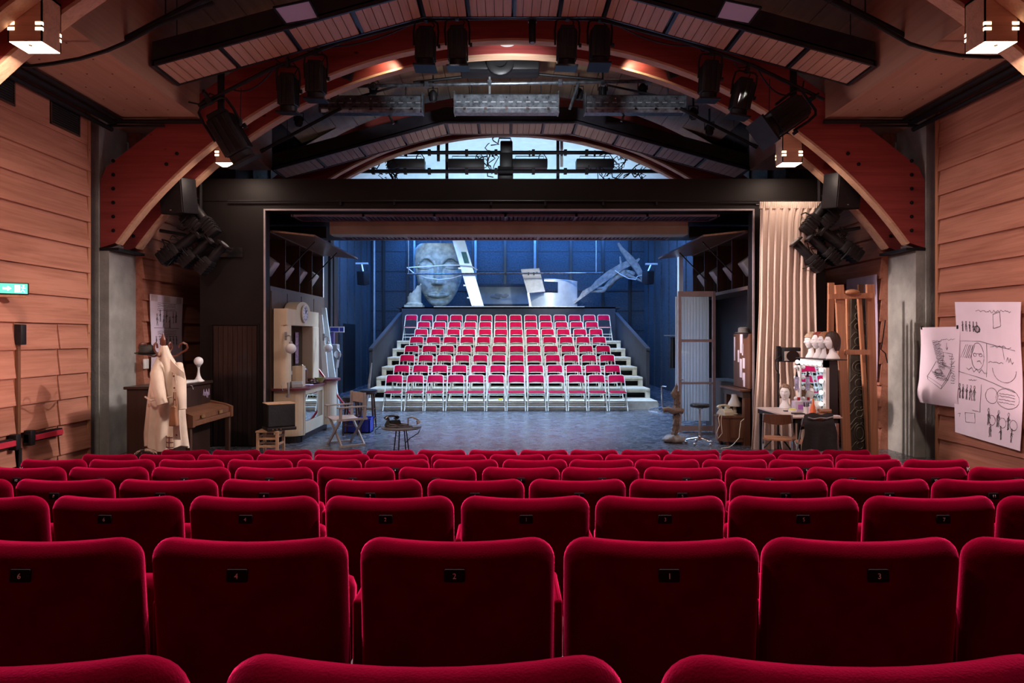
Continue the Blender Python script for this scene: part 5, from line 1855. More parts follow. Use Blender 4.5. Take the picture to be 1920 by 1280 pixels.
# small table with telephone and cables
tx, ty = XP(752, 10.75), 10.75
tb_ = thing('small_table', 'small low round table with thin black legs at the front of the stage', 'table', (tx, ty, 0))
MB().lathe([(.001, .375), (.30, .375), (.305, .385), (.305, .395), (.30, .40), (.001, .40)], (tx, ty, 0), 32).build('tabletop', plain('grey marbled top', (.22, .22, .21), .4, var=.3), tb_, True)
for k, (dx, dy) in enumerate(((-.10, -.03), (.08, -.06), (-.05, .10), (.10, .08))):
    MB().tube([(tx + dx * .7, ty + dy * .7, .375), (tx + dx * 1.1, ty + dy * 1.1, 0)], .010, 6).build('leg', M['blackmetal'], tb_, True)
telephone('rotary_telephone', 'black rotary telephone on the small round table', (tx - .13, ty + .02, .40), .6, M['bakelite'])
pa_ = thing('gooseneck_lamp', 'brass desk lamp arm lying on the small round table', 'lamp', (tx + .15, ty, .40))
MB().lathe([(.07, 0), (.07, .012), (.02, .025)], (tx + .10, ty + .08, .40), 16).build('base', M['brass'], pa_, True)
MB().tube([(tx + .10, ty + .08, .42), (tx + .10, ty + .07, .53), (tx + .17, ty + .02, .55), (tx + .26, ty - .02, .52)], .010, 8).build('neck', M['brass'], pa_, True)
MB().lathe([(.02, .06), (.05, 0), (.045, 0), (.015, .055)], (tx + .29, ty - .03, .46), 16, Matrix.Rotation(-.5, 4, 'Y')).build('shade', M['greymetal'], pa_, True)
for q in range(5):
    pts = []
    for k in range(22):
        a = k * .75 + q
        pts.append((tx - .02 + (.22 - .02 * q) * cos(a * .6 + q) + .02 * sin(3 * a), ty - .10 + (.13 - .01 * q) * sin(a * .6 + q), .408 + .012 * q + .006 * sin(2 * a)))
    tag(MB().tube(pts, .006, 5).build('cable_coil', M['blackmetal'] if q % 2 else M['greymetal']), 'loose cable coiled over the small round table', 'cable', 'cables coiled on the small table')
tag(MB().tube([P(770, 803, 10.6), P(790, 800, 10.6), P(784, 812, 10.55), P(768, 822, 10.5), P(760, 830, 10.5)], .007, 6).build('cable', M['blackmetal']), 'black cable with plug drooping off the right of the small round table', 'cable')
tag(MB().tube([P(714, 798, 10.6), P(704, 806, 10.6), P(704, 814, 10.6), P(714, 812, 10.6)], .006, 6).build('cable', M['blackmetal']), 'black cable loop drooping off the left of the small round table', 'cable')

# leaning panels, pole, street sign and payphone beyond the booth
t = thing('leaning_panel', 'pale teal panel leaning behind the ticket booth', 'panel', (XP(622, 14.5), 14.5, 0))
MB().prism([(XP(604, 14.5), ZP(577, 14.5)), (XP(611.5, 14.5), ZP(577, 14.5)), (XP(641, 14.5), .0), (XP(622, 14.5), .0)][::-1], 14.46, 14.52, 'Y').build('sheet', M['pvc'], t, True)
MB().tube([P(606, 660, 14.42), P(614, 700, 14.42), P(626, 775, 14.42)], .02, 6).build('edge_strip', M['greymetal'], t, True)
tag(MB().prism([(XP(598, 14.3), ZP(590, 14.3)), (XP(604, 14.3), ZP(590, 14.3)), (XP(624, 14.3), 0.0), (XP(610, 14.3), 0.0)][::-1], 14.30, 14.34, 'Y').build('white_board', M['white']), 'narrow white board leaning between the booth and the teal panel', 'panel')
tag(MB().tube([P(597, 692, 13.95), P(673, 797, 13.95)], .022, 8).build('red_pole', M['red']), 'thin red pole leaning behind the ticket booth', 'pole')
tag(MB().tube([P(685, 784, 15.2), P(693, 712, 15.2), P(697, 680, 15.2)], [.02, .03, .014], 8).build('walking_stick', M['driftwood']), 'grey stick leaning against the left riser wall', 'stick')
sg = thing('street_sign', 'small blue and white street sign on a violet post', 'sign', P(631, 617, 16.0))
MB().box(P(618, 623, 16), P(645, 612, 16) + Vector((0, .03, 0))).build('board', M['white'], sg, True)
MB().box(P(619.5, 621, 16) - Vector((0, .006, 0)), P(635, 614, 16)).build('blue_field', M['blue'], sg, True)
MB().box(P(637, 621, 16) - Vector((0, .006, 0)), P(644, 614, 16)).build('blue_field', M['blue'], sg, True)
MB().box((XP(620, 16), 16.0, 0), (XP(626, 16), 16.06, ZP(622, 16))).build('post', plain('violet paint', (.12, .10, .35), .5), sg, True)
pp_ = thing('payphone', 'grey payphone mounted on a pedestal beyond the ticket booth', 'telephone', P(630, 668, 15.9))
MB().prism([(XP(621, 15.9), ZP(690, 15.9)), (XP(634, 15.9), ZP(690, 15.9)), (XP(637, 15.9), ZP(668, 15.9)), (XP(636, 15.9), ZP(645, 15.9)), (XP(621, 15.9), ZP(645, 15.9))], 15.7, 15.95, 'Y').build('housing', M['greymetal'], pp_, True, bevel=.02)
MB().tube([P(633, 655, 15.66), P(637, 660, 15.62), P(637, 668, 15.62), P(634, 673, 15.66)], [.03, .02, .02, .03], 8).build('handset', M['greymetal'], pp_, True)
MB().lathe([(.001, 0), (.09, 0), (.085, .02), (.001, .02)], P(633, 664, 15.69), 16, Matrix.Rotation(pi / 2, 4, 'X')).build('dial', M['chrome'], pp_, True)
MB().box((XP(624, 15.9), 15.75, 0), (XP(633, 15.9), 15.9, ZP(690, 15.9))).build('pedestal', M['greymetal'], pp_, True)

# ------------------------------------------------------------------ props on the platform behind the risers
YM = 25.5
def mask_w(v):
    return lerp_tab([(0, .10), (.02, .26), (.06, .40), (.14, .56), (.25, .72), (.38, .85), (.52, .94), (.66, .985), (.8, 1.), (.92, .97), (.97, .90), (1., .80)], v)


def sm(a, b, t):
    t = max(0, min(1, (t - a) / (b - a)))
    return t * t * (3 - 2 * t)


def mask_d(x, v):
    ax = abs(x)
    d = 0
    if .325 < v < .76:
        t = (.76 - v) / .42
        h = .05 + .27 * t
        s = .070 + .070 * t ** 1.5
        d += h * math.exp(-(x / s) ** 2) * sm(.325, .355, v) * (1 - sm(.70, .76, v) * .8)
        if v < .44:
            d += .075 * math.exp(-((ax - .17) / .075) ** 2) * sm(.33, .365, v) * (1 - sm(.38, .44, v))
    # brows and sockets
    vb = .765 - .17 * ((ax - .50) / .46) ** 2
    if ax > .10 and ax < .98:
        under = vb - v
        if under > 0:
            d -= .13 * sm(0, .018, under) * (1 - sm(.05, .20, under)) * sm(.10, .22, ax)
        else:
            d += .03 * (1 - sm(0, .05, -under))
    e = 1 - ((ax - .56) / .37) ** 2 - ((v - .645) / .062) ** 2
    if e > 0:
        d += .115 * sqrt(e) * .9
        lid = abs(v - (.632 - .02 * (1 - ((ax - .56) / .37) ** 2)))
        d -= .035 * math.exp(-(lid / .008) ** 2)
    rim = abs(sqrt(((ax - .56) / .39) ** 2 + ((v - .645) / .068) ** 2) - 1)
    d -= .03 * math.exp(-(rim / .07) ** 2)
    # mouth
    k = max(0, 1 - (x / .52) ** 2)
    ml = .184 + .012 * k - .006 * math.exp(-(x / .06) ** 2)
    ub = ml + .032 * k ** .8 + .006 * math.exp(-((ax - .10) / .07) ** 2) - .006 * math.exp(-(x / .04) ** 2)
    if ml < v < ub:
        d += .085 * (1 - (v - ml) / (ub - ml)) ** .8 * k ** .5
    lb = ml - .062 * max(0, 1 - (x / .44) ** 2) ** .7
    if lb < v <= ml:
        q = (ml - v) / max(ml - lb, 1e-4)
        d += .13 * (4 * q * (1 - q)) ** .6 * max(0, 1 - (x / .46) ** 2) ** .5
    d -= .05 * math.exp(-((v - ml) / .005) ** 2) * (k > 0)
    d -= .035 * math.exp(-((v - .112) / .025) ** 2 - (x / .35) ** 2)
    d += .09 * math.exp(-((v - .055) / .045) ** 2 - (x / .28) ** 2)
    d -= .03 * math.exp(-(x / .05) ** 2) * sm(.24, .27, v) * (1 - sm(.31, .33, v))
    d += .05 * math.exp(-((ax - .6) / .25) ** 2 - ((v - .47) / .1) ** 2)
    return d


mx0, mz0, mh, mw = XP(822, YM), ZP(574, YM), ZP(456, YM) - ZP(574, YM), (XP(868.5, YM) - XP(776.5, YM)) / 2


def maskf(u, v):
    vv = 1 - (1 - v) ** 1.0
    w_ = mask_w(vv)
    uu = 2 * u - 1
    x = uu * w_
    base = .42 * (max(0, 1 - abs(uu) ** 2.6)) ** .5 * (.45 + .55 * sm(0, .35, vv)) - .12 * sm(.8, 1.05, vv)
    dd = base + mask_d(x, vv) * (1 - .0 * abs(uu)) * sm(0, .15, 1 - abs(uu))
    return (mx0 + x * mw, YM + .30 - dd, mz0 + mh * vv)


mk = MB().sheet(maskf, 110, 150, .05)
mo = mk.build('giant_mask', M['stone'])
tag(mo, 'giant weathered stone face mask with closed eyes standing above the risers', 'mask')
t = thing('column_stump', 'broken cream plaster column stump left of the giant mask', 'column', P(777, 574, 24.9))
bx0 = P(777, 574, 24.9)
s_ = 24.9 / FL
MB().box((bx0.x - .33, 24.6, ZT), (bx0.x + .33, 25.2, ZT + .10)).lathe([(.30, .10), (.31, .14), (.28, .17), (.25, .19)], (bx0.x, 24.9, ZT), 22).build('base', M['stone_warm'], t, True)
m = MB()
def stump(u, v):
    a = 2 * pi * u
    top = .62 + .24 * cos(a) + .03 * sin(5 * a) + .02 * sin(11 * a)
    r = .235 * (1 - .012 * abs(sin(10 * a)))
    return (bx0.x + r * cos(a), 24.9 + r * sin(a), ZT + .18 + (top - .18) * v)
m.sheet(stump, 60, 6, .03)
m.build('shaft', M['stone_warm'], t, True, sharp=30)
MB().lathe([(.001, .30), (.21, .30), (.21, .36), (.001, .36)], (bx0.x, 24.9, ZT), 22).build('core', M['stone_warm'], t, True)
# leaning metal panel with slot
YA = 24.55
t = thing('metal_panel', 'tall shiny aluminium panel with a window slot leaning beside the giant mask', 'panel', P(880, 574, YA))
A0, A1, A2, A3 = (846, 444), (869.5, 444), (907, 573.5), (884.5, 573.5)
def pq(u, v):
    l = (A3[0] + (A0[0] - A3[0]) * v, A3[1] + (A0[1] - A3[1]) * v)
    r = (A2[0] + (A1[0] - A2[0]) * v, A2[1] + (A1[1] - A2[1]) * v)
    p = P(l[0] + (r[0] - l[0]) * u, l[1] + (r[1] - l[1]) * u, YA)
    return (p.x, YA + .0 + .22 * v, p.z)
m = MB()
def cell(u0, u1, v0, v1):
    nu, nv = max(1, round((u1 - u0) * 6)), max(1, round((v1 - v0) * 14))
    m.sheet(lambda u, v: pq(u0 + (u1 - u0) * u, v0 + (v1 - v0) * v), nu, nv, .05)
cell(0, 1, 0, .62); cell(0, 1, .79, 1); cell(0, .42, .62, .79); cell(.84, 1, .62, .79)
m.build('sheet_metal', M['alu'], t, True)
m = MB().sheet(lambda u, v: Vector(pq(.42 + .42 * u, .62 + .17 * v)) + Vector((0, .06, 0)), 2, 2, .01)
m.build('slot_glass', plain('green tinted glass', (.10, .22, .20), .1), t, True)
for v in (.12, .30, .55):
    p = Vector(pq(0, v))
    MB().cbox(p + Vector((-.02, 0, 0)), (.12, .06, .05)).build('hinge_pin', M['alu'], t, True)
# grey board and curved shell
YV = 24.8
t = thing('curved_shell', 'curved shiny aluminium shell with a window opening, right of centre above the risers', 'set piece', P(1040, 573, YV))
def shell(u, v):
    x = XP(1085, YV) - (XP(1085, YV) - XP(993, YV)) * (1 - u)
    y = YV + .55 * (2 * u - .9) ** 2
    zt = ZP(523 + 4 * max(0, u - .3), YV)
    return (x, y, ZT + .02 + (zt - ZT - .02) * v)
m = MB()
def scell(u0, u1, v0, v1):
    nu, nv = max(2, round((u1 - u0) * 24)), max(1, round((v1 - v0) * 6))
    m.sheet(lambda u, v: shell(u0 + (u1 - u0) * u, v0 + (v1 - v0) * v), nu, nv, .04)
scell(0, 1, 0, .52); scell(.30, 1, .92, 1); scell(.58, 1, .52, .92); scell(0, .26, .52, .56)
m.build('shell_skin', M['alu'], t, True)
MB().tube([shell(u / 20, 1) for u in range(6, 21)], .03, 6).build('rim', M['alu'], t, True)
t2 = thing('grey_board', 'grey rectangular board with small hole leaning on the curved shell', 'board', P(1000, 548, YV - .15))
Q0, Q1, Q2, Q3 = (977, 503), (1012, 501), (1022, 546.5), (989, 549.5)
def bq(u, v):
    l = (Q3[0] + (Q0[0] - Q3[0]) * v, Q3[1] + (Q0[1] - Q3[1]) * v)
    r = (Q2[0] + (Q1[0] - Q2[0]) * v, Q2[1] + (Q1[1] - Q2[1]) * v)
    p = P(l[0] + (r[0] - l[0]) * u, l[1] + (r[1] - l[1]) * u, YV - .2)
    return (p.x, YV - .2 + .4 * v, p.z)
MB().sheet(bq, 4, 6, .03).build('board_sheet', plain('grey primed board', (.45, .43, .42), .7), t2, True)
p = Vector(bq(.80, .80))
MB().cbox(p - Vector((0, .02, 0)), (.09, .03, .09)).build('hole', M['black'], t2, True)
MB().prism([(XP(993, YV - .2), ZT), (XP(997, YV - .2), ZT), (XP(992, YV - .2), ZP(549, YV - .2)), (XP(988.5, YV - .2), ZP(549, YV - .2))], YV - .24, YV - .2, 'Y').build('leg', M['alu'], t2, True)
# rail with drop
t = thing('costume_rail', 'thin dark pipe rail hung across the back above the risers', 'pipe', P(947, 513, 24.35))
YP2 = 24.4
MB().tube([P(764, 513.5, YP2), P(1131, 511.5, YP2)], .032, 8).build('rail', M['steel'], t, True)
MB().tube([P(1118, 511, YP2), P(1118, 440, YP2)], .022, 8).build('drop_pipe', M['greymetal'], t, True)
MB().tube([P(766, 512, YP2), P(766, 400, YP2)], .012, 6).build('drop_pipe', M['greymetal'], t, True)
for px in (948, 991, 1001):
    MB().cbox(P(px, 513, YP2), (.05, .08, .10)).build('clip', M['blackmetal'], t, True)
wr = thing('safety_rope', 'pale rope tied around the giant mask', 'rope', P(822, 500, 24.6))
MB().tube([P(763, 502, 24.5), P(772, 501, 24.5), P(805, 499.5, 24.45), P(830, 497.5, 24.45), P(860, 497, 24.5), P(884, 499, 24.55), P(890, 503, 24.5), P(895, 506, 24.5)], .022, 6).build('strand', M['white'], wr, True)
MB().tube([P(763, 501, 24.5), P(776, 512, 24.5)], .022, 6).build('strand', M['white'], wr, True)
MB().tube([P(783, 515, 24.45), P(800, 521, 24.42), P(822, 524, 24.40), P(845, 522, 24.42), P(865, 516, 24.5)], .018, 6).build('strand', M['white'], wr, True)
# framed backdrop
YD = 26.5
t = thing('framed_panel', 'wide grey blue panel in a moulded frame standing behind the shiny props', 'panel', P(947, 574, YD))
a, b = P(890, 574, YD), P(1000, 536, YD)
MB().box((a.x, YD, ZT - .1), (b.x, YD + .05, b.z)).build('panel_field', plain('grey blue painted canvas', (.22, .25, .28), .7, var=.35, scale=1.5), t, True)
MB().box((a.x - .1, YD - .06, b.z - .02), (b.x + .1, YD, b.z + .08)).box((a.x - .1, YD - .06, ZT + .16), (b.x + .1, YD, ZT + .22)).build('moulding', M['panel_grey'], t, True)
rgm = random.Random(3)
m = MB()
for k in range(8):
    m.ball(P(925 + k * 3.4 + rgm.uniform(-2, 2), 556 + rgm.uniform(-4, 3), YD - .0), .08, (1.3, .12, .8), 10, 6)
m.build('relief', plain('dark grey relief', (.13, .14, .15), .8), t, True)  # darker grey lumps on the panel field

# wooden crucifix sculpture leaning at the right
YX = 25.3
t = thing('crucifix_sculpture', 'weathered wooden crucifix sculpture lying tilted at the right above the risers', 'sculpture', P(1130, 530, YX))
def plank(pts, w0, th, yo):
    m = MB()
    C = [P(*p, YX) for p, w in pts]
    n = len(C)
    vs = []
    for i, c in enumerate(C):
        d = (C[min(i + 1, n - 1)] - C[max(i - 1, 0)]).normalized()
        nn = Vector((-d.z, 0, d.x))
        h = pts[i][1] / 2
        for y in (YX + yo, YX + yo + th):
            for sgn in (-1, 1):
                vs.append(Vector((c.x, y, c.z)) + nn * h * sgn)
    fs = [(0, 1, 3, 2)]
    for i in range(n - 1):
        q = 4 * i
        fs += [(q, q + 4, q + 5, q + 1), (q + 2, q + 3, q + 7, q + 6), (q, q + 2, q + 6, q + 4), (q + 1, q + 5, q + 7, q + 3)]
    q = 4 * (n - 1)
    fs.append((q, q + 2, q + 3, q + 1))
    return m.add(vs, fs)
plank([((1069, 573), .07), ((1088, 558), .10), ((1096, 549), .20), ((1112, 539), .17), ((1122, 530), .24), ((1143, 514), .28), ((1165, 500), .24), ((1186, 490), .22)], 0, .14, -.02).build('upright_beam', M['driftwood'], t, True)
plank([((1158, 456), .07), ((1165, 468), .14), ((1174, 478), .20), ((1182, 488), .26), ((1192, 500), .24), ((1200, 514), .20), ((1208, 533), .05)], 0, .12, -.14).build('cross_beam', M['driftwood'], t, True)
plank([((1186, 494), .16), ((1194, 489), .10), ((1198, 485), .06)], 0, .1, -.12).build('beam_stub', M['driftwood'], t, True)
me = bpy.data.meshes.new('carved_figure')
J = {}
vs, es_, rs = [], [], []
def jt(n, px, py, dy, r, par=None):
    J[n] = len(vs)
    p = P(px, py, YX) + Vector((0, dy, 0))
    vs.append(p); rs.append(r)
    if par: es_.append((J[par], J[n]))
jt('pelvis', 1146, 529, .20, .13)
jt('waist', 1155, 521, .18, .11, 'pelvis')
jt('chest', 1167, 511, .14, .16, 'waist')
jt('neck', 1178, 508, .10, .06, 'chest')
jt('head', 1187, 512, .0, .09, 'neck')
jt('crown', 1191, 515, -.02, .07, 'head')
jt('sh1', 1166, 501, .14, .08, 'chest')
jt('el1', 1165, 491, .10, .05, 'sh1')
jt('ha1', 1163, 480, .05, .035, 'el1')
jt('sh2', 1180, 516, .08, .08, 'chest')
jt('el2', 1193, 522, .0, .05, 'sh2')
jt('ha2', 1206, 529, -.05, .035, 'el2')
jt('hip1', 1140, 533, .16, .10, 'pelvis')
jt('kn1', 1132, 546, .04, .075, 'hip1')
jt('an1', 1116, 546, .10, .045, 'kn1')
jt('ft1', 1106, 547, .06, .03, 'an1')
jt('hip2', 1143, 536, .26, .10, 'pelvis')
jt('kn2', 1134, 540, .12, .07, 'hip2')
jt('an2', 1120, 541, .16, .045, 'kn2')
me.from_pydata([tuple(v) for v in vs], es_, [])
fo = bpy.data.objects.new('carved_figure', me)
COL.objects.link(fo)
sk = fo.modifiers.new('skin', 'SKIN')
for i, r_ in enumerate(rs):
    me.skin_vertices[0].data[i].radius = (r_, r_)
me.skin_vertices[0].data[0].use_root = True
sb = fo.modifiers.new('sub', 'SUBSURF'); sb.levels = sb.render_levels = 2
me.materials.append(M['driftwood'])
dg = bpy.context.evaluated_depsgraph_get()
bm2 = bpy.data.meshes.new_from_object(fo.evaluated_get(dg))
bpy.data.objects.remove(fo)
bm2.polygons.foreach_set('use_smooth', [True] * len(bm2.polygons))
bm2.transform(wmat(t).inverted())
fo = bpy.data.objects.new('carved_figure', bm2)
COL.objects.link(fo); fo.parent = t
MB().tube([P(1153, 507, YX - .1), P(1165, 515, YX - .22), P(1179, 522, YX - .25), P(1192, 524, YX - .24), P(1195, 518, YX - .2), P(1205, 516, YX - .15)], .02, 6).build('rope', M['white'], t, True)

# loudspeakers on the stage side walls
for px, py, br, Y, sx, lab in ((681, 521, (678, 494), 23.0, -1, 'black loudspeaker on a bracket on the left wall of the stage'), (1215, 520, (1221, 495), 23.6, 1, 'black loudspeaker on a bracket on the right wall of the stage')):
    c = P(px, py, Y)
    t = thing('wall_speaker', lab, 'loudspeaker', c, rot=(.2, sx * -.12, sx * .5))
    MB().rbox((-.16, -.14, -.23), (.16, .14, .23), .02).build('cabinet', M['blackmetal'], t)
    MB().box((-.14, -.15, -.21), (.14, -.138, .21)).build('grille', M['blackcloth'], t)
    q = P(br[0], br[1], Y)
    MB().tube([q + Vector((-.2, 0, 0)), q + Vector((.22, 0, 0))], .035, 8).tube([q, Vector((c.x, c.y, c.z + .2))], .03, 8).build('bracket', M['alu'], t, True)
# ------------------------------------------------------------------ right side of the stage and hall
def pleats(mb, x0, x1, y, z0, z1, n, amp, xs=None, seg=12, nu=None):
    nu = nu or n * 8
    def fn(u, v):
        k = xs(v) if xs else (x0, x1)
        a = amp * (.55 + .45 * (1 - v))
        return (k[0] + (k[1] - k[0]) * u + .25 * amp * sin(2 * pi * n * u * 1.0 + 1.5), y + a * (.7 * sin(2 * pi * n * u + 1.4 * sin(5 * u + 1.2 * v)) + .45 * sin(2 * pi * n * 1.83 * u + 2 * sin(3 * u - v))), z0 + (z1 - z0) * v)
    return mb.sheet(fn, nu, seg, .008)


YCU = 11.05
cu = thing('stage_curtain', 'tall ivory pleated curtain beside the right edge of the portal', 'curtain', (XP(1480, YCU), YCU, 0))
zt = ZP(378, YCU)
def cxs(v):
    l = lerp_tab([(0, 1408), (.3, 1417), (.6, 1423), (1, 1425)], v)
    r = lerp_tab([(0, 1560), (.35, 1530), (.7, 1527), (.95, 1533), (1, 1540)], v)
    return (XP(l, YCU), XP(r, YCU))
pleats(MB(), 0, 0, YCU, .0, zt - .10, 9, .036, cxs, 24).build('drape', M['curtain'], cu, True, sharp=80)
pleats(MB(), XP(1424, YCU), XP(1541, YCU), YCU, zt - .11, zt, 34, .016, None, 3, 240).build('gathered_heading', M['curtain'], cu, True, sharp=80)
tag(MB().tube([(XP(1420, YCU), YCU + .07, zt - .04), (XP(1545, YCU), YCU + .07, zt - .04)], .018, 8).build('curtain_rod', M['blackmetal']), 'black rod carrying the ivory curtain', 'rod')

# glazed door flat with voile
YD_ = 13.05
x0, x1, z1 = XP(1271, YD_), XP(1341, YD_), ZP(546, YD_)
dfl = thing('door_flat', 'pinkish freestanding glazed door frame with white voile on the right of the stage', 'door frame', ((x0 + x1) / 2, YD_, 0))
w_ = .055
MB().box((x0, YD_ - .03, 0), (x0 + w_, YD_ + .03, z1)).build('stile', M['pinkframe'], dfl, True)
MB().box((x1 - w_, YD_ - .03, 0), (x1, YD_ + .03, z1)).build('stile', M['pinkframe'], dfl, True)
for za, zb in ((z1 - .10, z1), (ZP(641, YD_), ZP(636, YD_)), (ZP(720, YD_), ZP(716, YD_)), (.02, .12)):
    MB().box((x0 + w_, YD_ - .025, za), (x1 - w_, YD_ + .025, zb)).build('rail', M['pinkframe'], dfl, True)
for za, zb in ((.12, ZP(720, YD_)), (ZP(716, YD_), ZP(641, YD_)), (ZP(636, YD_), z1 - .10)):
    MB().box((x0 + w_ - .004, YD_ - .004, za), (x1 - w_ + .004, YD_ + .004, zb)).build('pane', M['glass'], dfl, True)
pleats(MB(), x0 + .02, x1 - .10, YD_ + .10, .20, z1 - .08, 11, .018, None, 10).build('voile', M['sheer'], dfl, True, sharp=80)
pleats(MB(), x0 - .03, x0 + .04, YD_ + .08, .30, z1 - .10, 2, .02, None, 10).build('voile', M['sheer'], dfl, True, sharp=80)
MB().tube([(x0, YD_ + .1, z1 - .09), (x1, YD_ + .1, z1 - .09)], .008, 6).build('curtain_wire', M['greymetal'], dfl, True)
MB().tube([(x0 + .03, YD_ - .05, 1.05), (x0 + .03, YD_ - .07, 1.0), (x0 + .09, YD_ - .07, 1.0)], .010, 6).build('handle', M['greymetal'], dfl, True)

# gnarled post prop on stone foot
YT = 11.75
gx = XP(1263, YT)
gp_ = thing('gnarled_post', 'gnarled brown branch post with stubby crossarm on a pale stone foot', 'prop', (gx, YT, 0))
def rock(u, v):
    a, b = 2 * pi * u, pi * v
    r = 1 + .10 * sin(3 * a + 2 * b) + .06 * sin(7 * a + b * 3)
    return (gx + .19 * r * sin(b) * cos(a), YT + .15 * r * sin(b) * sin(a), .06 + .075 * cos(b) * r)
MB().grid(rock, 32, 16).build('stone_foot', M['driftwood'], gp_, True)
def trunk(u, v):
    a = 2 * pi * u
    r = .052 * (1 + .26 * sin(3 * a + 9 * v) + .18 * sin(5 * a - 17 * v) + .12 * sin(9 * a + 41 * v) + .10 * sin(70 * v)) * (1 - .2 * v)
    return (gx + .03 * sin(3 * v) + .04 * v + r * cos(a), YT + r * sin(a), .08 + .80 * v)
MB().grid(lambda u, v: trunk(1 - u, v), 28, 50).build('trunk', M['twisted'], gp_, True, sharp=80)
MB().tube([P(1243, 769, YT - .06), P(1252, 767, YT - .07), P(1262, 771, YT - .07), P(1272, 769, YT - .07), P(1280, 771, YT - .06)], [.045, .05, .055, .045, .05], 10).build('crossarm', M['twisted'], gp_, True)
MB().tube([P(1266, 745, YT), P(1262, 738, YT), P(1267, 730, YT), P(1269, 722, YT)], [.05, .045, .04, .02], 10).build('twig', M['twisted'], gp_, True)
MB().tube([P(1268, 728, YT), P(1268.5, 719, YT)], .008, 6).build('wire_tip', M['greymetal'], gp_, True)
t = thing('light_stand', 'thin chrome stand with short splayed feet near the right end of the risers', 'stand', P(1243, 770, 16.6))
MB().tube([P(1242, 763, 16.7), P(1241, 724, 16.7)], .024, 8).build('pole', M['chrome'], t, True)
MB().tube([P(1242, 724, 16.7), P(1250, 725, 16.6)], .018, 8).build('handle', M['chrome'], t, True)
a = P(1242, 763, 16.7)
for px, py in ((1218, 769), (1245, 772), (1252, 764)):
    Yf = H * FL / (py - PY)
    q = P(px, py, Yf); q.z = .02
    MB().tube([a, q], .018, 8).build('leg', M['chrome'], t, True)
t = thing('garment_hook', 'thin wall hook with dark garment on the right stage wall', 'hook', P(1262, 630, 19.0))
MB().tube([P(1245, 629, 19.0), P(1268, 629, 19.0)], .016, 6).build('rod', M['greymetal'], t, True)
MB().sheet(lambda u, v: P(1258 + 7 * u + 3 * (1 - v) * (u - .5), 690 - 58 * v, 19.05 + .03 * sin(9 * u)), 10, 8, .03).build('garment', M['blackcloth'], t, True)

# swivel stool
YW = 11.55
wx = XP(1312, YW)
sw = thing('swivel_stool', 'black round swivel stool on chrome castors, right of the stage', 'stool', (wx, YW, 0))
MB().lathe([(.001, .625), (.14, .625), (.16, .64), (.162, .665), (.15, .685), (.001, .69)], (0, 0, 0), 26).build('seat', M['leather_black'], sw)
MB().lathe([(.05, .60), (.07, .625)], (0, 0, 0), 16).build('seat_plate', M['chrome'], sw)
MB().lathe([(.022, .12), (.022, .40), (.016, .41), (.016, .61)], (0, 0, 0), 14).build('column', M['greymetal'], sw)
MB().lathe([(.03, .07), (.035, .12), (.02, .15)], (0, 0, 0), 14).build('hub', M['chrome'], sw)
for k in range(5):
    a = .3 + 2 * pi * k / 5
    MB().tube([(.02 * cos(a), .02 * sin(a), .11), (.22 * cos(a), .22 * sin(a), .07)], [.014, .011], 8).build('leg', M['chrome'], sw)
    MB().ball((.225 * cos(a), .225 * sin(a), .028), .027, (1, 1, 1), 12, 8).build('castor', M['chrome'], sw)

# bedside cabinet with ivory phone and lamp
bx_, by_ = 3.83, 11.62
bc = thing('bedside_cabinet', 'small brown octagonal cabinet with a telephone and a lamp on it', 'cabinet', (bx_, by_, 0))
oc = []
for dx, dy in ((-.22, -.08), (-.10, -.20), (.22, -.20), (.22, .2), (-.10, .2), (-.22, .08)):
    oc.append((bx_ + dx, by_ + dy))
MB().prism(oc, .08, .46, 'Z').build('body', M['midwood'], bc, True)
MB().prism([(bx_ + (x - bx_) * 1.08, by_ + (y - by_) * 1.08) for x, y in oc], .46, .49, 'Z').build('top', M['midwood'], bc, True)
MB().prism([(bx_ + (x - bx_) * 1.05, by_ + (y - by_) * 1.05) for x, y in oc], .06, .09, 'Z').build('plinth', M['midwood'], bc, True)
for dx, dy in ((-.18, -.06), (-.08, -.16), (.17, -.16), (.17, .16), (-.08, .16)):
    MB().lathe([(.018, 0), (.03, .06)], (bx_ + dx, by_ + dy, 0), 8).build('leg', M['midwood'], bc, True)
MB().box((bx_ - .06, by_ - .215, .12), (bx_ + .18, by_ - .20, .43)).build('door', M['midwood'], bc, True)
telephone('ivory_telephone', 'ivory rotary telephone on the small brown cabinet', (bx_ - .09, by_ - .05, .49), .35, M['ivory'])
c1 = MB().tube([P(1350, 775, 11.4), P(1347, 783, 11.35), P(1349, 797, 11.3), P(1343, 812, 11.3), P(1347, 821, 11.3), P(1354, 812, 11.28), P(1352, 790, 11.28), P(1353, 778, 11.3)], .006, 6)
tag(c1.build('telephone_cord', M['ivory']), 'cream telephone cord looping down the left of the small brown cabinet', 'cord')
c1 = MB().tube([P(1395, 785, 11.3), P(1389, 790, 11.25), P(1387, 805, 11.2), P(1386, 820, 11.15), P(1376, 832, 11.1), P(1368, 838, 11.1), P(1352, 840, 11.1)], .006, 6)
tag(c1.build('power_cable', M['ivory']), 'cream power cable of the lamp trailing from the small brown cabinet to the floor', 'cord')
lp = thing('table_lamp', 'small lamp with pale flared shade on the brown cabinet', 'lamp', (bx_ + .11, by_ + .06, .49))
MB().lathe([(.05, 0), (.055, .012), (.03, .03), (.032, .10), (.022, .14), (.024, .16)], (0, 0, 0), 16).build('base', M['ivory'], lp)
MB().lathe([(.115, .145), (.118, .165), (.105, .20), (.075, .25), (.058, .30), (.056, .345), (.050, .345), (.052, .30), (.10, .19), (.112, .15)], (0, 0, 0), 24).build('lamp_shade', M['shade'], lp)
gb_ = thing('green_bottle', 'small dark green bottle on the brown cabinet between telephone and lamp', 'bottle', (bx_ + .02, by_ + .10, .49))
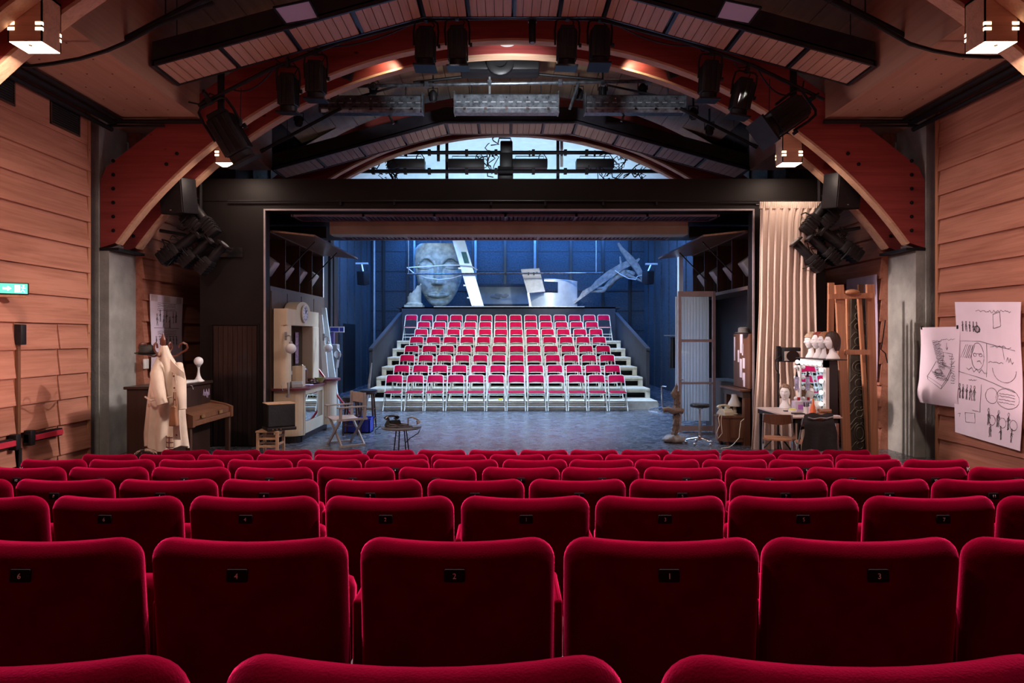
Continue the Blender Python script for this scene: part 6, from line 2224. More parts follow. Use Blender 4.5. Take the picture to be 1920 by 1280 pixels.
MB().lathe([(.025, 0), (.028, .01), (.028, .08), (.010, .11), (.010, .14)], (0, 0, 0), 12).build('glass_body', plain('dark green glass', (.01, .06, .035), .1), gb_)
MB().lathe([(.012, .14), (.012, .16)], (0, 0, 0), 10).build('cap', M['black'], gb_)

# mantelpiece and note board on the right tunnel side
mt = thing('mantelpiece', 'dark wooden mantelpiece shelf just inside the right portal edge', 'mantelpiece', (4.1, 11.9, 0))
MB().box((3.92, 11.36, .90), (4.10, 12.45, .94)).build('shelf', M['midwood'], mt, True, bevel=.01)
MB().box((3.97, 11.38, .80), (4.10, 12.42, .90)).build('frieze', M['panelwood'], mt, True)
MB().box((4.00, 11.38, 0), (4.10, 11.50, .80)).build('jamb', M['midwood'], mt, True)
MB().box((4.00, 12.30, 0), (4.10, 12.42, .80)).build('jamb', M['midwood'], mt, True)
nb_ = thing('note_board', 'brown board pinned with white notes above the mantelpiece', 'board', (4.09, 11.7, .97))
MB().box((4.07, 11.33, .95), (4.10, 12.13, 1.87)).build('board_panel', M['midwood'], nb_, True)
rn = random.Random(8)
for (y, z, w1, h1) in ((12.06, 1.42, .06, .52), (11.72, 1.56, .12, .40), (11.86, 1.40, .08, .26), (11.60, 1.30, .10, .22), (11.74, 1.14, .11, .40), (11.60, 1.10, .12, .16), (11.66, 1.52, .05, .25), (11.58, .99, .08, .14)):
    MB().box((4.062, y - w1 / 2, z - .02), (4.069, y + w1 / 2, z - .02 + h1 * .8)).build('note', M['paper'], nb_, True)
hh = thing('grey_hat', 'grey felt hat lying on top of the note board', 'hat', (4.02, 11.5, 1.875), rot=(0, .0, 0))
MB().lathe([(.001, 0), (.08, 0), (.13, .012), (.13, .018), (.085, .01), (.08, .09), (.05, .105), (.001, .10)], (0, 0, 0), 24).build('felt_body', plain('grey felt', (.12, .12, .12), .9), hh)
MB().lathe([(.082, .012), (.084, .03), (.081, .032)], (0, 0, 0), 24).build('ribbon', M['brownleather'], hh)
tag(MB().box((4.10, 12.2, 0), (4.55, 13.9, .98)).build('black_box', M['black']), 'low black box in the dark recess behind the brown cabinet', 'box')

# ------------------------------------------------------------------ dressing table
TX0, TX1, TY0, TY1, TZ = 3.84, 4.52, 9.13, 10.42, .745
dt = thing('dressing_table', 'long table with pale top and dark edge under the bulb mirror', 'table', ((TX0 + TX1) / 2, (TY0 + TY1) / 2, 0))
MB().box((TX0, TY0, TZ - .018), (TX1, TY1, TZ)).build('tabletop', plain('pale scuffed laminate', (.62, .50, .45), .35), dt, True)
MB().box((TX0 + .02, TY0 + .02, TZ - .085), (TX1 - .02, TY0 + .05, TZ - .018)).box((TX0 + .02, TY1 - .05, TZ - .085), (TX1 - .02, TY1 - .02, TZ - .018)).box((TX0 + .02, TY0 + .02, TZ - .085), (TX0 + .05, TY1 - .02, TZ - .018)).box((TX1 - .05, TY0 + .02, TZ - .085), (TX1 - .02, TY1 - .02, TZ - .018)).build('apron', M['black'], dt, True)
for x in (TX0 + .05, TX1 - .05):
    for y in (TY0 + .06, TY1 - .06):
        MB().box((x - .02, y - .02, 0), (x + .02, y + .02, TZ - .02)).build('leg', M['chrome'] if y < 9.5 else M['blackmetal'], dt, True)
MX, MY0, MY1, MZ1 = 4.36, 9.26, 10.16, 1.50
vm = thing('vanity_mirror', 'makeup mirror framed with round bulbs standing on the dressing table', 'mirror', (MX, 9.7, TZ))
m = MB()
m.box((MX, MY0, TZ + .002), (MX + .045, MY0 + .09, MZ1)).box((MX, MY1 - .09, TZ + .002), (MX + .045, MY1, MZ1)).box((MX, MY0, MZ1 - .10), (MX + .045, MY1, MZ1)).box((MX, MY0, TZ + .002), (MX + .045, MY1, TZ + .05))
m.build('frame', M['white'], vm, True)
MB().box((MX + .01, MY0 + .09, TZ + .05), (MX + .03, MY1 - .09, MZ1 - .10)).build('mirror_glass', M['mirror'], vm, True)
MB().box((MX + .045, MY0, TZ + .002), (MX + .16, MY1, MZ1 - .01)).build('rear_case', M['black'], vm, True)
MB().box((MX - .01, MY0 - .06, MZ1), (MX + .26, MY1 + .04, MZ1 + .012)).build('top_shelf', M['black'], vm, True)
BUL = [(MY0 + .10 + k * .14, MZ1 - .05) for k in range(6)] + [(MY0 + .045, TZ + .16 + k * .155) for k in range(4)] + [(MY1 - .045, TZ + .16 + k * .155) for k in range(4)]
for i, (y, z) in enumerate(BUL):
    b = MB().ball((MX - .045, y, z), .030, n=14, m=10)
    bo = b.build('bulb', M['bulb_on'] if i < 10 else M['opal'], vm, True)
    MB().lathe([(.015, 0), (.015, .03)], (MX - .02, y, z), 10, Matrix.Rotation(pi / 2, 4, 'Y')).build('socket', M['white'], vm, True)

# polystyrene wig heads
def wig_head(label, loc, rz, hairmat, drop, hl=62, sc_=1.0, fringe=0, group=None):
    t = thing('wig_head', label, 'wig stand', loc, rz, group)
    t.scale = (sc_,) * 3
    m = MB()
    cz_ = .235
    def hd(u, v):
        a, b = 2 * pi * u, pi * v           # a = 0 faces +x ; the face looks to -Y
        d = Vector((sin(b) * cos(a), sin(b) * sin(a), cos(b)))
        x, y, z = d.x * .074, d.y * .094, d.z * .118
        fr = max(0, -d.y)
        if d.z < 0:
            k = 1 - .30 * min(1, -d.z) ** 1.3
            x *= k
            y *= (1 - .18 * (-d.z) ** 2) if d.y < 0 else (1 - .45 * (-d.z) ** 1.2)
        g = lambda cx_, cz2, sx_, sz: math.exp(-((x - cx_) / sx_) ** 2 - ((z - cz2) / sz) ** 2) * (1 if d.y < 0 else 0)
        y -= .026 * g(0, -.016, .012, .017) + .012 * g(0, .012, .009, .022)
        y += .010 * g(.03, .014, .016, .010) + .010 * g(-.03, .014, .016, .010)
        y -= .006 * g(.03, .032, .02, .007) + .006 * g(-.03, .032, .02, .007)
        y -= .009 * g(0, -.048, .022, .006) + .009 * g(0, -.062, .018, .006)
        y += .006 * g(0, -.055, .022, .003)
        y -= .012 * g(0, -.088, .022, .014)
        return (x, y, z + cz_)
    m.grid(lambda u, v: hd(1 - u, v), 56, 48)
    m.lathe([(.085, 0), (.088, .006), (.085, .02), (.066, .055), (.050, .085), (.046, .12), (.048, .165)], (0, .012, 0), 24)
    m.build('foam_head', M['foam'], t, sharp=80)
    if hairmat:
        w = MB()
        def hr(u, v):
            a = 2 * pi * u
            s = sin(a)                           # s = -1 at the face
            lim = hl + (118 + drop * 30 - hl) * sm(-.80, .15, s)
            b = RD(lim) * v
            d = Vector((sin(b) * cos(a), sin(b) * sin(a), cos(b)))
            k = 1.10 + .025 * sin(19 * a) * v + .02 * sin(31 * a + 4 * v)
            x, y, z = d.x * .074 * k, d.y * .094 * k, d.z * .118 * (k + .02)
            if drop > 0 and v > .72:
                z -= (v - .72) * .42 * drop * sm(-.5, .1, s)
            return (x, y + .004, z + cz_ + .002)
        w.sheet(lambda u, v: hr(1 - u, max(v, .001)), 72, 20, .010)
        w.build('wig', hairmat, t, sharp=80)
    return t
hd_z = MZ1 + .0125
HM = [hair('dark brown hair', (.035, .014, .010)), hair('auburn hair', (.30, .125, .05)), hair('ash blond hair', (.36, .26, .17)), hair('light brown hair', (.24, .14, .08)), hair('red hair', (.22, .03, .02))]
for k, (y, hm, dr, hl, lab) in enumerate(((9.34, HM[0], .35, 58, 'white wig head with short dark brown wig, nearest on the mirror shelf'), (9.55, HM[1], .9, 55, 'white wig head with auburn wig, second on the mirror shelf'), (9.74, HM[4], .1, 44, 'white wig head with red hair pushed back, third on the mirror shelf'), (9.97, HM[2], .6, 66, 'white wig head with ash blond wig, farthest on the mirror shelf'))):
    wig_head(lab, (MX + .12, y, hd_z), -pi / 2 + (.15 if k == 3 else 0), hm, dr, hl, 1.02, 0, 'wig heads on the mirror shelf')
wig_head('white wig head with light brown wig standing on the dressing table', (4.20, 10.22, TZ + .001), -.5, HM[3], .15, 52, 1.0)

# things on the table
def cyl(name, label, cat, x, y, prof, mat, n=14, group=None, cap=None, capm=None):
    t = thing(name, label, cat, (x, y, TZ + .001), group=group)
    MB().lathe(prof, (0, 0, 0), n).build('body', mat, t)
    if cap: MB().lathe(cap, (0, 0, 0), n).build('cap', capm, t)
    return t
clear_pink = plain('pink translucent plastic', (.55, .35, .62), .25)
t = thing('cosmetic_box', 'lilac plastic cosmetics organiser beside the wig head on the dressing table', 'box', (4.26, 9.86, TZ + .001))
MB().rbox((-.09, -.07, 0), (.09, .07, .15), .01).build('shell', plain('pale lilac plastic', (.62, .55, .66), .2), t)
MB().rbox((-.05, -.075, .03), (.03, -.068, .10), .004).build('label', plain('purple print', (.45, .16, .55), .4), t)
cyl('spray_bottle', 'small white bottle with red cap behind the lilac organiser', 'bottle', 4.30, 9.98, [(.02, 0), (.022, .01), (.022, .12), (.01, .14)], M['white'], cap=[(.02, .14), (.02, .19)], capm=M['red'])
t = cyl('brush_cup', 'white cup full of dark makeup brushes on the dressing table', 'cup', 4.24, 9.60, [(.030, 0), (.038, .09), (.034, .09), (.028, .006), (.001, .006)], M['white'])
for k in range(7):
    a = k * .9
    MB().tube([(.01 * cos(a), .01 * sin(a), .01), (.032 * cos(a), .032 * sin(a), .15)], .004, 6).build('brush', M['blackmetal'], t)
cyl('pink_bottle', 'slim pink bottle beside the brush cup', 'bottle', 4.21, 9.40, [(.02, 0), (.022, .01), (.022, .10), (.012, .12)], plain('pink plastic', (.75, .42, .46), .3), cap=[(.013, .12), (.013, .15)], capm=M['white'])
cyl('orange_bottle', 'bright orange translucent cone bottle at the front of the dressing table', 'bottle', 4.185, 9.26, [(.040, 0), (.045, .01), (.038, .05), (.040, .07), (.028, .10), (.030, .12), (.018, .16), (.012, .22), (.006, .24)], plain('orange plastic', (.85, .22, .09), .25))
cyl('yellow_tub', 'round tub with yellow sponge on the dressing table', 'tub', 4.10, 9.72, [(.055, 0), (.058, .02), (.058, .035), (.001, .035)], M['white'], 18, cap=[(.045, .035), (.045, .05), (.001, .052)], capm=plain('yellow sponge', (.72, .70, .15), .8))
t = thing('tissue_box', 'white tissue box standing by the mirror on the dressing table', 'box', (4.30, 9.42, TZ + .001))
MB().rbox((-.04, -.05, .04), (.05, .05, .19), .006).build('carton', M['white'], t)
MB().rbox((-.045, -.055, 0), (.055, .055, .04), .004).build('base_box', M['white'], t)
MB().sheet(lambda u, v: (-.03 + .06 * u, .02 * sin(7 * u), .185 + .04 * v), 8, 2, .003).build('tissue', plain('mint tissue', (.55, .75, .68), .8), t)
for k in range(2):
    t = thing('makeup_palette', ('lower' if k == 0 else 'upper') + ' brown palette box of the two stacked by the orange bottle', 'box', (4.33, 9.24, TZ + .001 + k * .052), group='stacked palette boxes')
    MB().rbox((-.085 + .01 * k, -.05, 0), (.075, .05, .045), .004).build('case', M['brownleather'], t)
    MB().box((-.08 + .01 * k, -.052, .028), (.07, -.05, .034)).build('lid_seam', M['paper'], t)
tag(MB().rbox((4.395, 9.16, TZ + .001), (4.51, 9.25, TZ + .016), .004).build('paper_stack', M['paper']), 'white papers on the right corner of the dressing table', 'paper')
tag(MB().rbox((4.00, 9.42, TZ + .001), (4.15, 9.54, TZ + .018), .006).build('compact_case', M['black']), 'flat black compact case on the dressing table left of the pink bottle', 'case')
tag(MB().rbox((4.10, 9.27, TZ + .001), (4.15, 9.32, TZ + .022), .006).build('red_tin', M['panic_red']), 'tiny red tin near the front edge of the dressing table', 'tin')
tag(MB().rbox((4.02, 9.80, TZ + .001), (4.12, 9.86, TZ + .014), .005).build('black_case', M['black']), 'flat black case left of the lilac organiser', 'case')
t = thing('hanging_tag', 'long printed tag hanging in front of the mirror', 'tag', (MX - .07, 10.02, 1.2))
MB().box((-.03, 0, -.17), (.03, .004, .03)).build('card', plain('lavender printed card', (.45, .42, .62), .6, var=.5, scale=30), t)
MB().prism([(-.02, .03), (.02, .03), (.006, .11), (-.006, .11)], 0, .01, 'Y').build('clip', M['black'], t)

# lamp on stand behind the table
YL = 10.75
lx = XP(1459, YL)
ls = thing('lamp_stand_spot', 'small black flood lamp on a stand in front of the ivory curtain', 'spotlight', (lx, YL, 0))
MB().tube([(lx, YL, .02), (lx, YL, 1.62)], .016, 8).build('pole', M['blackmetal'], ls, True)
MB().lathe([(.024, .78), (.024, .92)], (lx, YL, .32), 10).build('clamp', M['blackmetal'], ls, True)
for k in range(3):
    a = .5 + 2 * pi * k / 3
    MB().tube([(lx, YL, .30), (lx + .28 * cos(a), YL + .16 * sin(a), .01)], .012, 6).build('leg', M['blackmetal'], ls, True)
hx0, hx1, hz0, hz1 = XP(1464, YL), XP(1496, YL), ZP(678, YL), ZP(651, YL)
MB().rbox((hx0, YL - .12, hz0), (hx1, YL + .10, hz1), .015).build('housing', M['blackmetal'], ls, True)
MB().box((hx0 + .01, YL - .125, hz0 + .02), (hx1 - .01, YL - .118, hz1 - .06)).build('reflector', plain('worn pale reflector', (.55, .50, .45), .4), ls, True)
MB().lathe([(.001, 0), (.098, 0), (.10, .012), (.001, .012)], ((hx0 + hx1) / 2, YL - .125, (hz0 + hz1) / 2 - .02), 24, Matrix.Rotation(pi / 2, 4, 'X') @ Matrix.Diagonal((1, .85, 1, 1))).build('lens', M['bakelite'], ls, True)
MB().box((lx - .02, YL - .03, hz0), (lx + .03, YL + .03, hz1 + .02)).build('yoke', M['blackmetal'], ls, True)
MB().tube([(lx + .02, YL - .04, hz0 + .10), (lx - .06, YL - .05, hz0 + .03), (lx - .05, YL - .05, hz0 - .12), (lx, YL - .03, hz0 - .2)], .008, 6).build('cable', M['blackmetal'], ls, True)

# brown folding chairs at the table
def brown_chair(label, loc, rz):
    t = thing('wooden_folding_chair', label, 'chair', loc, rz)
    for s in (-1, 1):
        MB().tube([(s * .20, -.20, .0), (s * .19, .02, .42), (s * .175, .16, .78)], .012, 8).build('frame', M['greymetal'], t)
        MB().tube([(s * .18, .22, .0), (s * .18, .0, .34), (s * .18, -.14, .43)], .012, 8).build('leg', M['greymetal'], t)
    MB().tube([(-.18, .16, .13), (.18, .16, .13)], .009, 6).build('rung', M['greymetal'], t)
    MB().tube([(-.195, -.15, .10), (.195, -.15, .10)], .009, 6).build('rung', M['greymetal'], t)
    sp = []
    for k in range(24):
        a = 2 * pi * k / 24
        sp.append((.19 * (abs(cos(a)) ** .6) * (1 if cos(a) > 0 else -1), -.02 + .19 * (abs(sin(a)) ** .6) * (1 if sin(a) > 0 else -1)))
    MB().prism(sp, .425, .445, 'Z').build('seat', M['pine'], t)
    MB().sheet(lambda u, v: ((u * 2 - 1) * .185, .17 - .05 * (2 * u - 1) ** 2 + .02 * v, .64 + .03 * (2 * u - 1) ** 2 * (1 - v) + .14 * v), 14, 5, .016).build('backrest', M['midwood'], t, sharp=60)
    return t
brown_chair('brown wooden folding chair at the left of the dressing table', (3.72, 9.30, 0), 2.75)
c2 = brown_chair('brown wooden folding chair draped with a black cloth at the dressing table', (4.03, 8.92, 0), 3.05)
dc = thing('black_garment', 'black cloth draped over the back of the second brown folding chair', 'cloth', (4.03, 8.76, .8), 3.05)
def dcl(u, v):
    s = 2 * v - 1                 # v 0 front flap bottom, .5 over the top, 1 rear flap bottom
    x = (u * 2 - 1) * (.175 + .05 * abs(s)) + .01 * sin(9 * s)
    y = .0 + (.045 if s > 0 else -.045) * min(1, abs(s) * 4) + .010 * sin(14 * u) * abs(s)
    z = .03 - (.46 if s > 0 else .2) * abs(s) + .012 * sin(11 * u)
    return (x, y, z)
MB().sheet(dcl, 24, 24, .008).build('cloth', M['blackcloth'], dc, sharp=80)
MB().tube([(-.16, .05, .0), (-.08, .055, -.02), (0, .055, -.015), (.08, .055, -.03), (.15, .05, -.01)], .007, 5).build('trim', plain('grey lace edge', (.35, .35, .38), .7), dc)

# timber trestle frames with ornate panel
YE = 10.1
ef = thing('timber_easel', 'tall reddish timber trestle frame standing beside the right column', 'easel', (XP(1600, YE), YE, 0))
def post(pa, pb, w1, y, nm='post', mat=None, th=.05):
    a, b = P(*pa, y), P(*pb, y)
    MB().bar(b, a, th, w1, (1, 0, 0)).build(nm, mat or M['pine'], ef, True)
zf_ = 857
post((1558, 530), (1554, zf_), .085, YE + .35)
post((1573, 534), (1588, zf_), .12, YE)
post((1590, 560), (1595, zf_), .06, YE + .30)
post((1611, 560), (1629, zf_), .05, YE + .12)
post((1631, 533), (1639, zf_), .11, YE + .04)
post((1613, 533), (1616, zf_), .07, YE + .42, mat=M['darkwood'])
for pa, pb, w1, y in (((1553, 556), (1636, 554), .075, YE - .04), ((1584, 660), (1632, 660), .07, YE - .04)):
    a, b = P(*pa, y), P(*pb, y)
    MB().bar(a, b, w1, .05, (0, 1, 0)).build('rail', M['pine'], ef, True)
op = thing('ornate_panel', 'dark carved ornamental panel standing between the timber trestle posts', 'panel', (XP(1610, YE + .22), YE + .22, 0))
ya = YE + .20
ow = MB().prism([(XP(1592, ya), 0.0), (XP(1632, ya), 0.0), (XP(1622, ya), ZP(560, ya)), (XP(1597, ya), ZP(560, ya))], ya, ya + .04, 'Y')
orn = plain('dark bronze panel', (.050, .046, .036), .5, .3, var=.35)
ow.build('panel_board', orn, op, True)
om = MB()
def ring(px, py, r, k=14, sq=1.0):
    c = P(px, py, ya - .006)
    om.tube([c + Vector((r * cos(2 * pi * i / k), 0, r * sq * sin(2 * pi * i / k))) for i in range(k)], .007, 5, True)
for py, rr in ((575, .04), (592, .05), (612, .055), (640, .06), (688, .10), (688, .055), (718, .06), (735, .05), (760, .08), (775, .05), (812, .06), (812, .09), (835, .05)):
    ring(1609 + (py - 560) * .012, py, rr, 16, 1.0 if py != 812 else 1.5)
for py in (600, 625, 650, 705, 728, 745, 765, 785, 795, 830):
    for s in (-1, 1):
        c = P(1609 + (py - 560) * .012, py, ya - .006)
        om.tube([c + Vector((s * (.02 + .10 * (1 - cos(q * .5)) / 1.5), 0, .04 * sin(q * .9) - .01 * q)) for q in range(7)], .006, 5)
om.build('ornament_relief', plain('worn bronze relief', (.11, .10, .075), .45, .4), op, True)
cp = thing('flat_cap', 'brown flat cap lying on top of the timber trestle frame', 'hat', P(1597, 553, YE - .02))
MB().ball(P(1597, 548, YE), .085, (1.35, 1, .55), 20, 12).build('crown', M['brownleather'], cp, True)
MB().lathe([(.001, 0), (.10, 0), (.12, .012), (.001, .012)], P(1598, 553, YE - .03), 20, Matrix.Diagonal((1.1, .9, 1, 1))).build('brim', M['brownleather'], cp, True)
xw_ = XR - .19
fsh = lambda u, v: (xw_ - .012 * sin(4 * v + 3 * u), 12.05 - 1.0 * u, 1.1 + 1.73 * v)
t = thing('lilac_poster', 'glossy lilac sheet on the wall behind the timber trestle frame', 'poster', (xw_, 11.5, 1.1))
MB().sheet(fsh, 10, 12, .003).build('paper', plain('glossy lilac paper', (.55, .46, .62), .25, var=.25, scale=2), t, True)
tag(MB().tube([P(1660, 600, 10.3), P(1656, 630, 10.28), P(1652, 655, 10.28), P(1660, 662, 10.28), P(1664, 680, 10.3)], .008, 6).build('cable', M['blackmetal']), 'black cable hanging beside the right concrete column', 'cable')

# ------------------------------------------------------------------ storyboards on the right wall
YQ = lambda px: (XR - .085) * FL / (px - PX)
xp = XR - .10
def sheet1(u, v):
    y = 10.02 - (10.02 - 9.16) * u
    z = .86 + (1.955 - .86) * v
    bul = .10 * max(0, .34 - v) ** 1.0 * 1.6 * sin(pi * min(1, max(0, .34 - v) / .34))
    return (xp - .02 - .012 * sin(5 * u + 6 * v) - bul, y, z)
s1 = thing('storyboard', 'smaller pinkish storyboard sheet with one sketch, curling at its bottom, right wall', 'drawing', (xp, 9.6, .86))
MB().sheet(lambda u, v: sheet1(u, v), 20, 30, .003).build('paper', M['paper'], s1, True)
L = []
for k in range(26):
    L.append(squig(.34 + .006 * k, .82 - .014 * k, .16 + rg.uniform(0, .1), .006, 7))
L += [[(.20, .36), (.58, .25), (.82, .47), (.42, .56), (.20, .36)], [(.20, .36), (.22, .32), (.58, .21), (.58, .25)], [(.58, .21), (.82, .43), (.82, .47)],
      [(.60, .52), (.83, .49), (.86, .66), (.64, .68), (.60, .52)], [(.72, .80), (.73, .72)], [(.70, .74), (.73, .71), (.75, .74)], squig(.58, .84, .32, .012, 12)]
for k in range(9): L.append(squig(.30 + .02 * k, .42 - .012 * k, .28, .01, 8))
for k in range(12): L.append(squig(.80 + rg.uniform(-.02, .03), .30 + .03 * k, .10, .01, 4))
for k in range(3): L.append(oval(.48, .43 - .01 * k, .10, .03, 10))
strokes(sheet1, L, M['ink'], s1, .0028)
def sheet2(u, v):
    y = 9.24 - (9.24 - 8.06) * u
    z = .47 + .06 * (1 - u) + (2.23 - .47) * v
    return (xp - .015 - .014 * sin(7 * v + 2 * u) - .05 * max(0, .10 - v), y, z)
s2 = thing('storyboard', 'large pinkish storyboard sheet with several framed sketches, nearest on the right wall', 'drawing', (xp, 8.7, .47))
MB().sheet(sheet2, 22, 34, .003).build('paper', M['paper'], s2, True)
L = [squig(.35, .93, .52, .012, 26), [(.05, .70), (.4, .71), (.92, .665)], [(.5, .70), (.49, .46)], [(.05, .47), (.45, .44), (.9, .38)], [(.62, .91), (.72, .93), (.73, .83), (.62, .81), (.62, .91)]]
for k in range(5): L += figure(.12 + .06 * k, .78, .08)
for k in range(6): L.append(oval(.36, .80, .03 + .004 * k, .025, 8))
L += [oval(.35, .60, .10, .10, 18), squig(.28, .62, .14, .006, 5), oval(.31, .61, .025, .012, 8), oval(.40, .61, .025, .012, 8), [(.34, .56), (.38, .57), (.41, .55)], squig(.18, .50, .32, .02, 8)]
for k in range(6): L.append([(.08 + .03 * k, .58), (.16 + .03 * k, .68)])
L += [oval(.75, .53, .17, .09, 16, pi, 2 * pi), squig(.52, .57, .22, .008, 9), squig(.78, .60, .10, .03, 8), [(.74, .68), (.76, .60)], squig(.56, .69, .3, .012, 9)]
for k in range(5): L += figure(.08 + .06 * k, .27, .12)
L += [[(.18, .17), (.34, .18), (.34, .11), (.19, .10), (.18, .17)], oval(.58, .33, .09, .055, 16), oval(.80, .33, .16, .07, 18)]
for k in range(4): L.append(squig(.68, .36 - .02 * k, .22, .003, 12))
for k in range(3): L += figure(.55 + .14 * k, .12, .13)
for k in range(3):
    L += figure(.58 + .15 * k, .04, .10)
    L.append(oval(.60 + .15 * k, .16, .05, .035, 10))
L += [[(.42, .40), (.42, .20), (.3, .2)], squig(.22, .42, .12, .008, 6), [(.06, .15), (.10, .16), (.09, .13)]]
strokes(sheet2, L, M['ink'], s2, .003)
for u in (.05, .95):
    p = Vector(sheet1(u, 1))
    MB().box((p.x - .012, p.y - .012, p.z - .03), (p.x + .012, p.y + .012, p.z + .02)).build('clip', M['black'], s1, True)
# ------------------------------------------------------------------ camera, world and light
cam = bpy.data.cameras.new('camera')
cam.lens = 24
cam.sensor_width = 36
cam.shift_x = (960 - PX) / 1920
cam.shift_y = -(640 - PY) / 1920
cam.clip_start = .02
co = bpy.data.objects.new('camera', cam)
COL.objects.link(co)
co.location = (0, 0, H)
co.rotation_euler = (pi / 2, 0, 0)
SC.camera = co

wd = bpy.data.worlds.new('world')
SC.world = wd
wd.use_nodes = True
wd.node_tree.nodes['Background'].inputs[0].default_value = (.5, .35, .38, 1)
wd.node_tree.nodes['Background'].inputs[1].default_value = .02


def area(name, loc, target, size, power, col, spread=None, sy=None):
    l = bpy.data.lights.new(name, 'AREA')
    l.energy = power
    l.color = col
    l.size = size
    if sy:
        l.shape = 'RECTANGLE'
        l.size_y = sy
    if spread: l.spread = RD(spread)
    o = bpy.data.objects.new(name, l)
    COL.objects.link(o)
    o.location = loc
    d = Vector(target) - Vector(loc)
    o.rotation_euler = d.to_track_quat('-Z', 'Y').to_euler()
    return o


def spot(name, loc, target, power, col, ang=40, blend=.4, r=.06):
    l = bpy.data.lights.new(name, 'SPOT')
    l.energy = power
    l.color = col
    l.spot_size = RD(ang)
    l.spot_blend = blend
    l.shadow_soft_size = r
    o = bpy.data.objects.new(name, l)
    COL.objects.link(o)
    o.location = loc
    d = Vector(target) - Vector(loc)
    o.rotation_euler = d.to_track_quat('-Z', 'Y').to_euler()
    return o


def point(name, loc, power, col, r=.05):
    l = bpy.data.lights.new(name, 'POINT')
    l.energy = power
    l.color = col
    l.shadow_soft_size = r
    o = bpy.data.objects.new(name, l)
    COL.objects.link(o)
    o.location = loc
    return o


WARM = (1, .74, .62)
PINK = (1, .76, .78)
# house lights near the crown of the arches, aimed at the seats
spot('house_light', (CX - .6, 9.3, 5.5), (CX - .5, 2.6, .7), 2300, (1, .74, .78), 84, .5, .30)
spot('house_light', (CX + .6, 9.3, 5.5), (CX + .5, 2.6, .7), 2300, (1, .74, .78), 84, .5, .30)
for x in (-2.4, .1, 2.6):
    spot('house_downlight', (x, 4.5, 6.75), (x, 3.9, 0), 1500, (1, .74, .78), 92, .9, .15)
for sx in (-1, 1):
    area('lantern_light', (CX + sx * 4.44, 6.34, H + 2.67), (CX + sx * 4.44, 6.34, 0), .3, 80, WARM)
    area('lantern_light', (CX + sx * 4.38, 10.66, H + 2.67), (CX + sx * 4.38, 10.66, 0), .3, 14, WARM)
    area('wall_wash', (CX - sx * 1.6, 8.9, 4.8), (CX + sx * 6.0, 8.9, 1.2), 1.2, 36, PINK, 66)  # added soft light for the side walls, no fixture
    area('bounce_uplight', (CX + sx * 5.3, 7.5, .7), (CX + sx * 5.5, 8.5, 5.1), .6, 13, (1, .60, .58), 150)  # added low uplight standing in for bounce onto walls and soffit
for x in (XP(1185, 10.66), XP(735, 10.66)):
    spot('downlight_beam', (x, 10.66, ZP(101, 10.66) - .03), (x + (.1 if x > 0 else -.1), 10.86, ZP(125, 10.66)), 22, (1, .80, .52), 100, .6)
spot('downlight_beam', (XP(951, 10.66), 10.66, ZP(82, 10.66) - .04), (XP(951, 10.66), 10.5, 0), 120, (1, .95, .9), 110, .6)
spot('grid_beam', (.1, 9.7, 5.3), (.1, 12.0, ZP(190, 12.0)), 420, (.88, .94, 1.), 76, .9, .1)  # added unseen spots brightening the flood bars
for x, pw in ((-1.6, 260), (2.75, 330)):
    spot('grid_beam', (.1, 9.7, 5.3), (x, 12.0, ZP(190, 12.0)), pw, (.88, .94, 1.), 17, .8, .1)
area('house_fill', (CX, 5.0, 6.6), (CX, 8.5, 3.0), 3.0, 26, (1, .72, .70), 170)
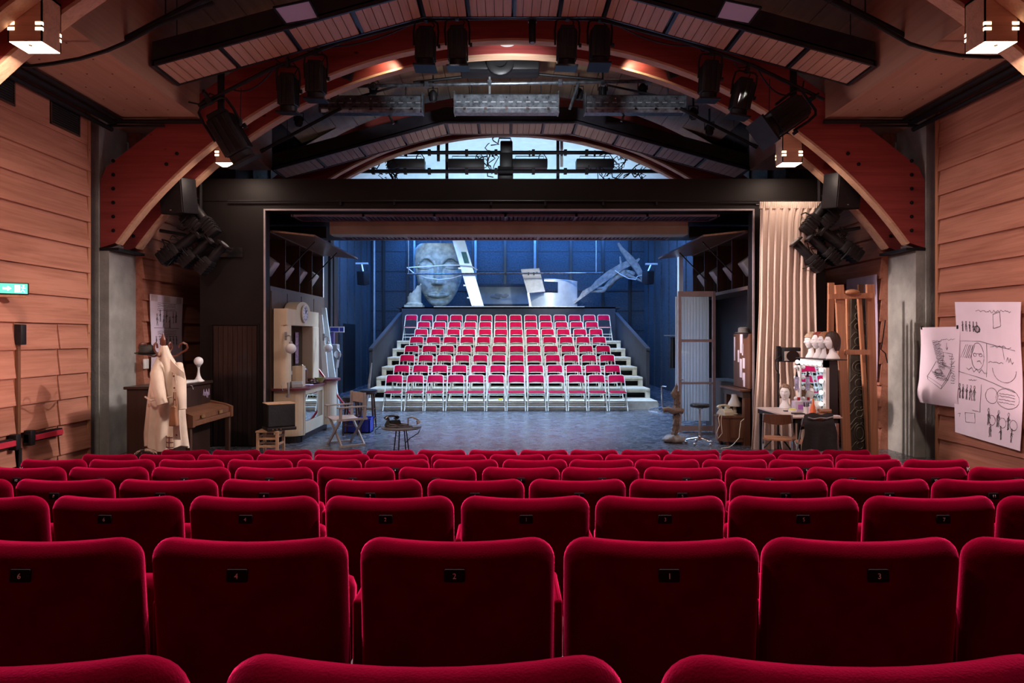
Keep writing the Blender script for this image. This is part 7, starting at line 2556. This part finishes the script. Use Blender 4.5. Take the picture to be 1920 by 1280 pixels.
# stage: cold working light from above
area('stage_work_light', (.2, 16.6, 5.0), (.2, 18.5, 0), 6.5, 230, (.80, .90, 1.), 150, 1.2)
area('stage_work_light', (.2, 21.0, 5.35), (.2, 21.8, 1.), 6.5, 120, (.80, .90, 1.), 95, 1.0)
area('stage_floor_light', (.2, 16.2, 5.2), (.2, 14.6, 0), 6.0, 480, (.26, .50, 1.), 120, .6)
area('stage_blue_light', (.2, 26.1, 5.9), (.2, 27.0, 3.4), 9.0, 420, (.05, .27, 1.), 170, .4)
for sx in (-1, 1):
    area('stage_blue_light', (CX + sx * 3.4, 21.5, 5.5), (CX + sx * 5.4, 22.5, 2.5), 5.5, 260, (.07, .30, 1.), 150, .5)
spot('mask_spot', (-3.6, 23.3, 6.5), (-2.4, 25.4, 3.4), 120, (.86, 1., .98), 70, .5, .15)
spot('metal_spot', (1.8, 20.5, 5.6), (1.6, 25.4, 3.4), 1000, (.92, .97, 1.), 36, .5, .12)
area('gable_light', (.1, 18.6, 5.2), (.1, 21.0, 6.0), 6.0, 170, (.48, .78, 1.), 170, .5)
# front of stage
area('apron_light', (CX, 12.9, 3.55), (CX, 14.0, 0), 5.0, 90, (.70, .80, 1.), 160, .35)
spot('coat_spot', P(1400, 175, 9.5), P(312, 700, 9.4), 2300, (1, .88, .80), 30, .6, .04)
spot('booth_spot', P(1125, 110, 9.5), P(575, 690, 12.4), 1300, (1, .92, .80), 16, .6, .05)
spot('curtain_spot', P(600, 130, 9.5), P(1468, 600, 11.0), 6600, (1, .76, .70), 21, .7, .22)
spot('storyboard_spot', P(857, 118, 9.5), (-5.8, 11.7, 1.8), 520, (1, .9, 1.), 10, .6, .05)
spot('side_spot', (.4, 17.6, 5.1), (-3.9, 14.9, 2.0), 900, (.82, .93, 1.), 30, .6, .1)
spot('voile_spot', (1.6, 17.5, 5.0), (3.7, 13.2, 1.4), 900, (.72, .86, 1.), 26, .6, .1)
spot('vanity_spot', P(1064, 110, 9.5), P(1510, 720, 9.8), 160, (1, .88, .84), 24, .6, .05)
SC.view_settings.view_transform = 'Standard'
SC.view_settings.look = 'None'
SC.view_settings.exposure = 0
SC.view_settings.gamma = 1
SC.view_settings.use_curve_mapping = False
SC.cycles.max_bounces = 8
SC.cycles.diffuse_bounces = 4
SC.cycles.glossy_bounces = 4
SC.cycles.transmission_bounces = 6
SC.cycles.sample_clamp_indirect = 6
SC.cycles.use_denoising = True
